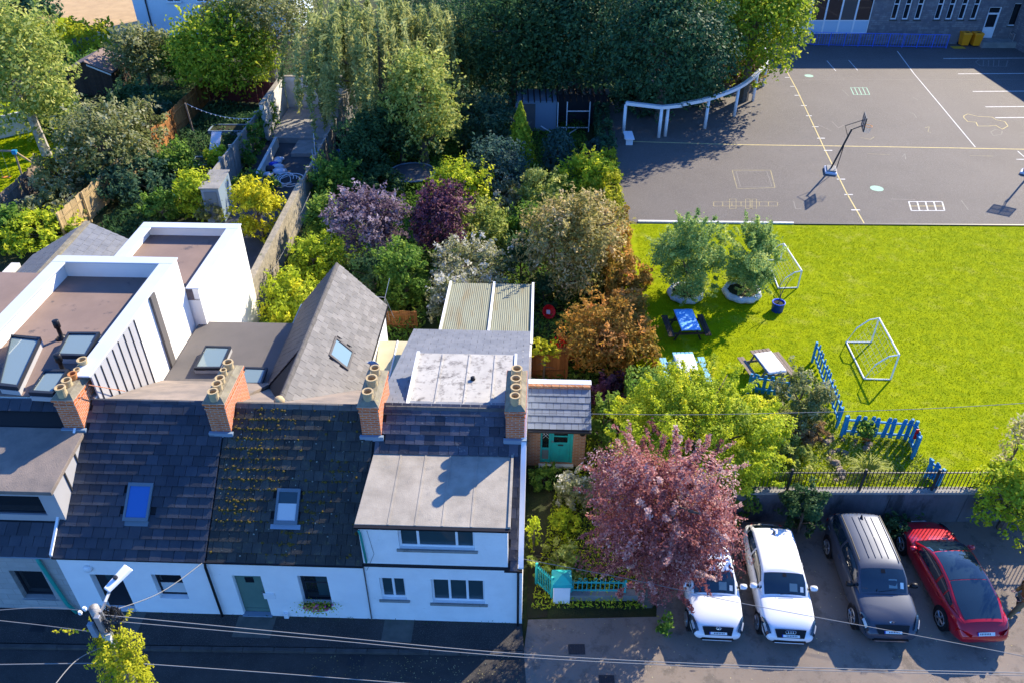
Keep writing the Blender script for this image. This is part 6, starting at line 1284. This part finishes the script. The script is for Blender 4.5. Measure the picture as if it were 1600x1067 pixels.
def fit(cx, cy, rx, ry, z0, trunk):
    hc = 1.5
    for _ in range(20):
        p = G(cx,cy,z0+hc); d = p-EYE; cz = d.y*_C-d.z*_S; s = FPX/cz; a = rx/s; phi = math.atan2(-d.z,d.y); q = (ry/s)**2-(a*math.sin(phi))**2; c = math.sqrt(max(q,(.38*a)**2))/math.cos(phi); hc = trunk+c*.94
    return p, a, c, hc
def plant(name, label, cx, cy, rx, ry, pal, style='round', trunk=0., s=None, cov=1.9, z0=0., cat=None, group=None, bark='bark', asp=.5, at=None, cap=26000):
    bush = not name.endswith('tree')
    if bush: rx, ry = rx*1.12, ry*1.10
    p, a, c, hc = fit(cx,cy,rx,ry,z0,trunk)
    if at is not None: p.x, p.y = at[0], at[1]; hc = PY(cx,cy,at[1]).z-z0; c = max(c, hc*.97)
    if bush: hc = max(trunk+c*.7, hc-c*.15)
    dist = (p-EYE).length; s = s or max(.055, dist*.0026); base = Vector((p.x,p.y,z0))
    root = thing(name, label, cat or ('tree' if name.endswith('tree') else 'bush'), base, group)
    P, Nn, tn = crown_points(a,c,s,cov,style,cap); P = P+np.array([0,0,hc]); P[:,2] = np.maximum(P[:,2], .03+RN.uniform(0,.12,len(P)))
    me = leafmesh('crown', P, Nn, RN.uniform(.6,1.15,len(P))*s, tn, 'leaf_'+pal, asp); o = bpy.data.objects.new('crown' if name.endswith('tree') else 'foliage', me); COL.objects.link(o); o.parent = root
    R0 = random.Random(int(cx*7+cy)); rt = max(.02, min(.35, .045*(hc+c)))*(.35 if 'potted' in name else 1 if name.endswith('tree') else .6); top = hc+c*.35
    mb = MB(); lean = Vector((R0.uniform(-.1,.1)*a,R0.uniform(-.1,.1)*a,0)); mb.tube([(0,0,-.05),lean*.4+EZ*top*.35,lean+EZ*top*.7,lean+EZ*top],[rt,rt*.8,rt*.5,rt*.2],7)
    for k in range(9 if a > 1 else 5):
        z = top*R0.uniform(.25,.85); b0 = lean*(z/top)+EZ*z; ang = k*2.4+R0.random(); e = Vector((math.cos(ang)*a*R0.uniform(.5,.85),math.sin(ang)*a*R0.uniform(.5,.85),min(hc+c*.6,z+c*R0.uniform(.2,.7)))); mb.tube([b0,(b0+e)/2+EZ*.1*c,e],[rt*.42,rt*.26,rt*.08],5)
    t = mb.build('trunk' if name.endswith('tree') else 'stem', bark); t.parent = root; return root
T = plant
# --- far side: villa garden, willow, school trees
T('ash_tree','big light green ash-like tree at the left edge above the swing set',26,112,84,112,'ashgreen',trunk=1.2,cov=1.7,bark='bark_pale')
T('clipped_bush','dark clipped dome beside the villa lawn',52,10,36,30,'dark'); T('clipped_bush','low brown-green clipped mound at the edge of the villa lawn',62,36,18,14,'dry')
T('olive_tree','greyish olive leaved tree left of the villa',222,85,52,45,'greygreen',trunk=.5,cov=1.5); T('dark_tree','dark green tree with yellow crown top in front of the villa',352,82,84,68,'bright',trunk=.6); T('dark_tree','low green tree between villa and olive leaved tree',285,92,40,40,'green')
T('birch_tree','fine-leaved grey-green birch with pale trunks behind the dark tree',412,28,95,66,'greygreen',trunk=2.5,cov=1.3,bark='bark_pale',s=.16)
T('willow_tree','large pale weeping willow with hanging strands behind the walled yard',590,72,142,112,'willow','droop',trunk=1.5,cov=4.2,asp=.22,s=.30,bark='bark')
T('willow_tree','smaller weeping tree merging into the willow on its right',700,78,60,80,'willow','droop',trunk=1.,cov=3.5,asp=.22,s=.30)
T('evergreen_tree','tall dark tree behind the summerhouse, left of the three',800,62,110,95,'shadegreen',trunk=1.); T('evergreen_tree','tall dark tree behind the summerhouse, middle of the three',905,52,105,105,'dark',trunk=1.); T('evergreen_tree','massive dark blue-green tree above the pergola',1042,72,112,100,'dark',trunk=1.,z0=SZ)
T('sycamore_tree','sunlit bright tree at the right end of the pergola',1182,38,82,92,'bright',trunk=1.5,z0=SZ,at=None); T('evergreen_tree','dark tree squeezed between pergola trees and sunlit one',1110,20,80,80,'shadegreen',trunk=1.,z0=SZ)
T('laurel_bush','dark laurel under the pergola beam at its left',1000,150,48,22,'dark',z0=SZ); T('laurel_bush','dark laurel behind the middle of the pergola',1085,132,50,26,'dark',z0=SZ); T('laurel_bush','brownish shrub at the right end behind the pergola',1160,105,34,24,'brown',z0=SZ)
# --- left gardens
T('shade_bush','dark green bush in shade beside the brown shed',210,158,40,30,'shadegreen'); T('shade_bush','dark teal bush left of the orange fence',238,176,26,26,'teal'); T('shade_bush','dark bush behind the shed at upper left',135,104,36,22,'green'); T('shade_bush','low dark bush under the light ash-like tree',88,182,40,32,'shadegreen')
T('apple_tree','grey-green fruit tree in the middle of the left gardens',160,225,75,62,'greygreen',trunk=.5,cov=1.6); T('apple_tree','pale leaved tree beside the orange fence',232,200,30,42,'greygreen',trunk=.4,cov=1.6); T('climber_bush','spreading green climber over the pale fence',205,272,66,38,'teal',cov=1.8); T('climber_bush','rusty-tipped bush left of the climber',95,275,38,38,'olivepink'); T('climber_bush','green bush right of the weathered grey fence',80,325,48,30,'greygreen')
T('laurel_bush','yellow-green bush at the left edge behind the slate gable',62,362,58,32,'ygreen'); T('laurel_bush','dark green bush at the far left edge',10,350,36,30,'green')
T('fig_bush','bright small-leaved bush before the metal shed',306,300,33,36,'ygreen'); T('fig_bush','small bush in front of the red deck',342,246,20,20,'ygreen'); T('fig_bush','small round grey-green bush below the metal shed',330,330,20,18,'greygreen'); T('fig_bush','bush on the garden side of the orange fence',275,250,28,28,'green'); T('fig_bush','dark plant among clutter beside the pale fence',250,320,30,25,'green')
T('privet_bush','bright yellow bush against the stone wall',402,325,37,48,'yellow'); T('box_hedge_bush','clipped dark hedge behind the yellow bush',398,288,34,13,'green')
for i,(x,y) in enumerate(((388,236),(398,215),(409,196),(420,180))): T('climber_bush',('nearest','second','third','farthest')[i]+' climber trained on the yard side of the concrete panel wall',x,y,12,24,'green',cov=1.6,group='wall climbers')
T('pear_tree','upright yellow-green tree right of the willow',658,165,62,86,'ashgreen',trunk=.8,cov=1.9); T('pear_tree','shaded lower tree left of the upright yellow-green tree',625,205,45,52,'shadegreen',trunk=.3)
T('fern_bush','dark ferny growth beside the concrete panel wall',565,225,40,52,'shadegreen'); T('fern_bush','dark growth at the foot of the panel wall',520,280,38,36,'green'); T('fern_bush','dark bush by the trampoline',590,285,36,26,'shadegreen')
T('smoke_tree','lilac-grey leaved tree in the middle garden',572,348,66,56,'lilac',trunk=.7,cov=1.8); T('smoke_tree','dark purple tree left of the plot',692,345,50,62,'plumdark',trunk=.5)
T('shrub','yellow-green shrub on the plot edge above the dark purple tree',722,292,48,42,'ygreen'); T('shrub','light green shrub right of the dark purple tree',748,355,44,42,'ashgreen')
T('elder_bush','white-flowered climber spilling over the corrugated lean-to',738,418,62,52,'whiteflower'); T('elder_bush','white-flowered growth left of the corrugated roof',700,470,30,46,'whiteflower'); T('elder_bush','dark green bush between purple trees and steep wing',628,425,40,56,'green'); T('elder_bush','deep shaded bush behind the steep wing',585,430,38,40,'shadegreen')
T('bramble_bush','sunlit bramble mass behind the flat grey roof',455,466,42,44,'ygreen'); T('bramble_bush','taller bramble along the stone wall',492,405,36,46,'ygreen'); T('bramble_bush','dark weeds against the stone wall farther back',512,340,30,44,'green'); T('bramble_bush','low yellow weeds beside the steep wing',430,490,18,16,'ygreen')
# --- plot
T('feathery_bush','tall feathery teal bush at the upper left of the plot',762,190,44,46,'teal'); T('feathery_bush','pale feathery grey-green bush below it',778,258,46,48,'bluegreen',cov=1.6); T('cypress_tree','golden green pointed conifer in the plot',813,212,28,50,'conifer','cone',cov=2.6)
T('juniper_bush','tall blue-green juniper before the summerhouse',873,235,24,36,'bluegreen','column'); T('juniper_bush','small blue-green juniper right of the tall one',934,236,21,22,'bluegreen','column')
T('hydrangea_bush','green bush with pale flower heads in the plot',790,305,36,24,'whiteflower'); T('shrub','bright green arching shrub in the plot centre',848,300,34,36,'ashgreen'); T('shrub','mixed yellow leaved shrub near the right boundary',920,275,42,40,'ygreen'); T('shrub','low green shrub left of the big pinkish one',826,345,36,30,'green')
T('spindle_tree','big olive and pink tinged shrub on the right side of the plot',897,378,84,80,'olivepink',trunk=.3,cov=2.); T('shrub','dark shaded shrub between climber and big shrub',815,400,30,36,'shadegreen'); T('shrub','dark low shrub above the red seat',850,455,36,26,'shadegreen')
T('creeper_bush','rusty creeper mound behind the porch',948,520,66,62,'rust'); T('creeper_bush','rusty creeper on the boundary above the mound',985,440,30,50,'rust'); T('creeper_bush','bright red creeper leaves beside the brown gate',878,546,17,17,'red'); T('creeper_bush','dark red creeper in shade right of the porch',958,612,36,32,'plumdark'); T('creeper_bush','yellow-green creeper over the brown gate',850,545,24,12,'hedgeyellow',trunk=1.5)
T('shrub','dark green growth between porch and big yellow tree',945,660,28,48,'green'); T('variegated_bush','pale variegated round bush in the front plot',896,765,29,31,'whiteflower'); T('weed_bush','bright green weeds in the front plot',882,815,26,22,'ygreen'); T('weed_bush','leafy green weeds behind the teal gate',872,882,42,28,'ashgreen'); T('weed_bush','yellow weeds along the white gable',834,830,7,30,'ygreen'); T('weed_bush','low weeds near the porch step',850,745,26,14,'green')
T('plum_tree','large purple-leaved plum tree at the front of the plot',1030,815,112,142,'plum',trunk=.6,cov=2.2,s=.052,cap=60000); T('hazel_tree','large yellow-green tree beside the lawn and car park',1095,672,142,96,'ygreen',trunk=.8,cov=2.4,s=.06,cap=60000,z0=.6)
T('ivy_bush','dark green growth under the plum tree by the retaining wall',1150,770,36,40,'green'); T('ivy_bush','ivy trailing over the retaining wall between two cars',1258,795,30,40,'shadegreen',z0=.2); T('ivy_bush','small ivy at the wall foot behind the dark car',1412,828,30,12,'shadegreen'); T('weed_bush','climbing sprig at the corner of the plot beside the kerb',1040,975,12,16,'green')
T('buddleia_bush','grey-green shrub inside the blue pickets',1250,622,38,50,'greygreen',z0=SZ,cov=1.6); T('buddleia_bush','pale green plant behind the railing under the yellow tree',1235,712,40,26,'ashgreen',z0=SZ); T('buddleia_bush','dark spiky plant beside the stones',1255,668,34,22,'brown',z0=SZ)
T('willow_scrub_tree','yellow-green tree rising over the railing at the right edge',1592,770,60,72,'ygreen',trunk=0,z0=.3); T('tussock_bush','wispy pale seed-headed shrub at the right edge of the lawn',1592,690,26,40,'dry','wispy',z0=SZ,cov=.5)
T('potted_plant_bush','small plant in the terracotta pot',1352,668,12,13,'green',z0=SZ+.28)
for i,(x,y,pl) in enumerate(((1080,403,PT1),(1168,407,PT2))): T('potted_birch_tree',('left','right')[i]+' fine-leaved birch standing in a white planter',x,y,(54,47)[i],(72,66)[i],'birch','wispy',trunk=.05,z0=SZ+.2,cov=2.6,s=.06,at=(pl.x,pl.y),group='potted birches')
T('ivy_bush','bright yellow-green ivy wrapped round the utility pole',196,1015,38,60,'hedgeyellow','column',cov=2.2,s=.055,at=(PX+.02,PYY))
iv = bpy.data.objects[[o.name for o in bpy.data.objects if o.get('label','').startswith('bright yellow-green ivy')][0]]
for ch in iv.children:
    if ch.name.startswith('stem'): ch.data = MB().tube([(.1,-.1,0),(.12,-.1,2),(.1,-.12,PH-1.6)], .03, 5, .015).build('tmp','bark').data; bpy.data.objects.remove(bpy.data.objects['tmp'])
    if ch.name.startswith('foliage'):
        n = 9000; z = RN.uniform(.5,PH-.9,n); ph_ = RN.uniform(0,6.28,n); lob = 1+.3*np.sin(ph_*3+z*2.3)+.2*np.sin(z*5+ph_); r = (.30+.16*np.clip((PH-z)/3,0,1.3))*lob*RN.uniform(.6,1.08,n)
        P = np.stack([r*np.cos(ph_),r*np.sin(ph_),z],1); Nn = np.stack([np.cos(ph_),np.sin(ph_),np.full(n,.5)],1)+RN.normal(size=(n,3))*.4
        m = 1400; k = RN.integers(0,26,m); zz_ = RN.uniform(1.5,PH-.7,26)[k]; an = RN.uniform(0,6.28,26)[k]; t = RN.uniform(.2,1,m)*RN.uniform(.55,1.05,26)[k]; Q = np.stack([t*np.cos(an),t*np.sin(an),zz_+t*.25],1)+RN.normal(size=(m,3))*.025
        P = np.vstack([P,Q]); Nn = np.vstack([Nn,RN.normal(size=(m,3))+[0,0,.5]]); ch.data = leafmesh('foliage',P,Nn,RN.uniform(.6,1.1,len(P))*.05,np.concatenate([.45+.3*(lob-1)+RN.normal(size=n)*.15,RN.uniform(.6,1,m)]),'leaf_hedgeyellow')
# --- hedges (long boxes)
def hedge(label, pts, w, h, pal, s=None, cov=1.6, z0=0., cat='hedge'):
    p0 = Vector((pts[0][0],pts[0][1],z0)); root = thing('hedge', label, cat, p0); Cs, Ns, Ts = [], [], []
    for (a, b) in zip(pts[:-1], pts[1:]):
        a, b = np.array([*a,z0]), np.array([*b,z0]); L = np.linalg.norm(b-a); d = (b-a)/L; nv = np.array([-d[1],d[0],0]); ss = s or max(.06, np.linalg.norm((a+b)/2-np.array(EYE))*.0030); n = int(cov*L*(2*h+w)/(ss*ss)); n = min(n,24000)
        u = RN.uniform(0,L,n); lob = 1+.10*np.sin(u*2.1)+.08*np.sin(u*5.3+1); q = RN.uniform(0,2*h+w,n); side = np.where(q < h,-1,np.where(q > h+w,1,0)); v = np.where(side < 0,-w/2*lob,np.where(side > 0,w/2*lob,q-h-w/2)); z = np.where(side == 0,h*lob,np.where(side < 0,q,q-h-w)*lob)
        inn = RN.uniform(.75,1.03,n); P = a+d*u[:,None]+nv*(v*inn)[:,None]+RN.normal(size=(n,3))*.05; P[:,2] = z0+.03+z*np.where(side == 0,inn,1); Nn = nv*np.where(side == 0,0,side)[:,None]+np.array([0,0,1])*np.where(side == 0,1,.3)[:,None]+RN.normal(size=(n,3))*.45
        Cs.append(P); Ns.append(Nn); Ts.append(.45+.35*np.sin(u*1.7)*np.sin(u*.6+z*2)+RN.normal(size=n)*.16)
        Cs[-1] -= np.array(p0)
    C_, N_, T_ = np.vstack(Cs), np.vstack(Ns), np.concatenate(Ts); me = leafmesh('foliage',C_,N_,RN.uniform(.6,1.1,len(C_))*ss,T_,'leaf_'+pal); o = bpy.data.objects.new('foliage',me); COL.objects.link(o); o.parent = root
    st = MB()
    for a, b in zip(pts[:-1], pts[1:]):
        L = math.dist(a,b); k = max(2,int(L/1.2))
        for i in range(k+1): x, y = a[0]+(b[0]-a[0])*i/k-p0.x, a[1]+(b[1]-a[1])*i/k-p0.y; st.tube([(x,y,-.02),(x+.1,y,h*.9)],.03,5,.012)
    t = st.build('stem','bark'); t.parent = root; return root
hedge('tall rust and yellow boundary hedge between plot and lawn', [(5.35,25.5),(5.15,32.),(5.6,38.8)], 1.1, 2.3, 'rust', cov=1.7); hedge('yellow-green end of the boundary hedge beside the playground', [(5.6,38.9),(6.0,47.5)], .8, 2.1, 'hedgeyellow', cov=1.6)
hedge('dark shaded far end of the boundary hedge', [(6.1,47.6),(6.3,56.)], .8, 2.0, 'dark', cov=1.5)
h0, h1 = G(88,88), G(182,82); hedge('clipped hedge with bright yellow-green top at the villa lawn', [(h0.x-2,h0.y),(h1.x,h1.y)], 2.2, 2.6, 'hedgeyellow', cov=1.6)
hedge('overgrown hedge strip along the school side of the retaining wall', [(5.2,19.9),(5.2,25.3)], 1.3, 2.2, 'green', cov=1.5)
# flower box on the cottage sill
fbx = thing('flower_box','window box of green leaves with pink and orange flowers on the cottage sill','flowers',Rw((w3[0]+w3[1])/2,-.1,w3[2]))
n = 700; P = RN.normal(size=(n,3))*np.array([.26,.09,.10])+np.array([0,-.05,.12]); me = leafmesh('foliage',P,RN.normal(size=(n,3))+[0,-.5,.6],RN.uniform(.02,.04,n),RN.uniform(0,1,n),'leaf_ygreen'); o = bpy.data.objects.new('foliage',me); COL.objects.link(o); o.parent = fbx
mat('petal_pink',(.65,.12,.30),rough=.7); mat('petal_orange',(.65,.22,.12),rough=.7)
for m in ('petal_pink','petal_orange'):
    mb = MB()
    for k in range(26):
        c = Vector((random.gauss(.05,.2),random.gauss(-.10,.06),.16+random.gauss(0,.06))); mb.lathe([(.01,-.01),(.035,.005),(.02,.02)],c,7)
    t = mb.build('flowers',m,kind='stuff'); t.parent = fbx
MB(ROW).box(w3[0]+.02,w3[1]-.02,-.14,.0,w3[2]+.003,w3[2]+.10).build('trough','dark_metal',fbx)
# yucca-like grass in the flower bed
c = G(1352,738,SZ); yc = thing('grass_clump','arching yellow-green ornamental grass behind the black railing','grass',c); mb = MB()
for k in range(120):
    a = random.uniform(0,6.28); L = random.uniform(.5,1.1); d = Vector((math.cos(a),math.sin(a)*.7,0)); n_ = Vector((-d.y,d.x,0))*.018; P0 = [d*.05, d*L*.4+EZ*L*.42, d*L*.8+EZ*L*.42, d*L+EZ*L*.22]
    mb.add([q+s*n_*(1-i*.3) for i, q in enumerate(P0) for s in (-1,1)], [(0,1,3,2),(2,3,5,4),(4,5,7,6)])
mat('grass_blade',(.26,.27,.03),(.16,.2,.03),6,.7); t = mb.build('blades','grass_blade'); t.parent = yc
# --- uncountable ground growth
def scatter(name, label, polys, n, smin, smax, pal, zf=0., up=.8, hmax=.1, parent=None, asp=.35):
    Cs = []
    for poly in polys:
        xs, ys = [p[0] for p in poly], [p[1] for p in poly]; m = n//len(polys)
        x = RN.uniform(min(xs),max(xs),m*2); y = RN.uniform(min(ys),max(ys),m*2); ins = np.zeros(m*2,bool); j = len(poly)-1
        for i in range(len(poly)):
            xi, yi, xj, yj = *poly[i], *poly[j]; cond = ((yi > y) != (yj > y)) & (x < (xj-xi)*(y-yi)/(yj-yi+1e-12)+xi); ins ^= cond; j = i
        x, y = x[ins][:m], y[ins][:m]; Cs.append(np.stack([x,y,zf+.02+RN.uniform(0,1,len(x))**2*hmax*(.5+.5*np.sin(x*1.3+2*np.sin(y*.7))*np.cos(y*1.1+x*.4))],1))
    C_ = np.vstack(Cs); k = len(C_); me = leafmesh(name,C_,RN.normal(size=(k,3))+[0,-.0,up],RN.uniform(smin,smax,k),np.clip(.45+.3*np.sin(C_[:,0]*.9)*np.sin(C_[:,1]*.8+1)+RN.normal(size=k)*.2,0,1),'leaf_'+pal,asp)
    o = bpy.data.objects.new(name,me); COL.objects.link(o); o['kind'] = 'stuff'; tag(o,label,name.replace('_',' ')); return o
leafmat('leaf_lawn',(.24,.30,.002),(.32,.36,.003),(.44,.44,.02),trans=.3,spec=.0)
scatter('grass','short bright green grass blades over the school lawn',[[(5.6,19.4),(24,19.4),(28.5,38.2),(6.6,38.5)]],170000,.014,.036,'lawn',SZ,1.3,.075)
scatter('weeds','mixed green weeds and ground cover in the overgrown plot',[[(-3.6,27),(4.8,25),(5.2,56),(-3,60)]],26000,.06,.16,'green',0,.7,.7); scatter('ground_cover','weeds and brambles in the middle garden',[[(-11.8,27.5),(-4.2,27.5),(-3.4,58),(-11.6,58)]],30000,.06,.17,'green',0,.7,.8)
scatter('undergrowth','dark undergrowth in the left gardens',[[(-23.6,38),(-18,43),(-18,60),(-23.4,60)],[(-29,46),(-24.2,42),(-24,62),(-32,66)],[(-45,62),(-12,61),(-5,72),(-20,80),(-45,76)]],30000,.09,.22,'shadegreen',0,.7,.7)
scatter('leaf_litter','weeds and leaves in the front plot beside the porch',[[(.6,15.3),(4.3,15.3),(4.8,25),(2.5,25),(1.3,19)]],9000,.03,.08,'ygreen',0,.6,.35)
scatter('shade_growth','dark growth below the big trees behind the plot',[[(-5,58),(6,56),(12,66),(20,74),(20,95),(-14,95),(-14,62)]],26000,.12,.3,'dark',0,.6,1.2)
scatter('flower_bed_growth','low plants and dry stalks in the school flower bed',[[(9.3,19.4),(15.0,19.4),(14.6,21.8),(12.3,22.6),(11.6,25.2),(9.6,24.4)]],7000,.03,.08,'ashgreen',SZ,.6,.25)
scatter('lawn_grass','grass blades on the garden lawn by the swing set',[[(-44,40),(-29.6,38),(-29.6,47),(-33,56),(-44,56)]],16000,.05,.10,'lawn',-.04,1.8,.05)


scatter('fallen_leaves','scattered dry leaves on the car park and street',[[(-6,11.2),(.3,11.2),(.3,13.7),(-6,13.7)],[(.6,11.3),(18,11.),(18,18.7),(5.5,18.7),(4.6,15.2),(.6,14.8)]],1500,.012,.032,'dry',-.02,3.,.01)
scatter('pavement_weeds','thin weeds along the foot of the cottage fronts and kerb',[[xy(Rw(-14,-.12,0)),xy(Rw(.2,-.12,0)),xy(Rw(.2,-.005,0)),xy(Rw(-14,-.005,0))]],900,.012,.04,'shadegreen',.06,.6,.14)
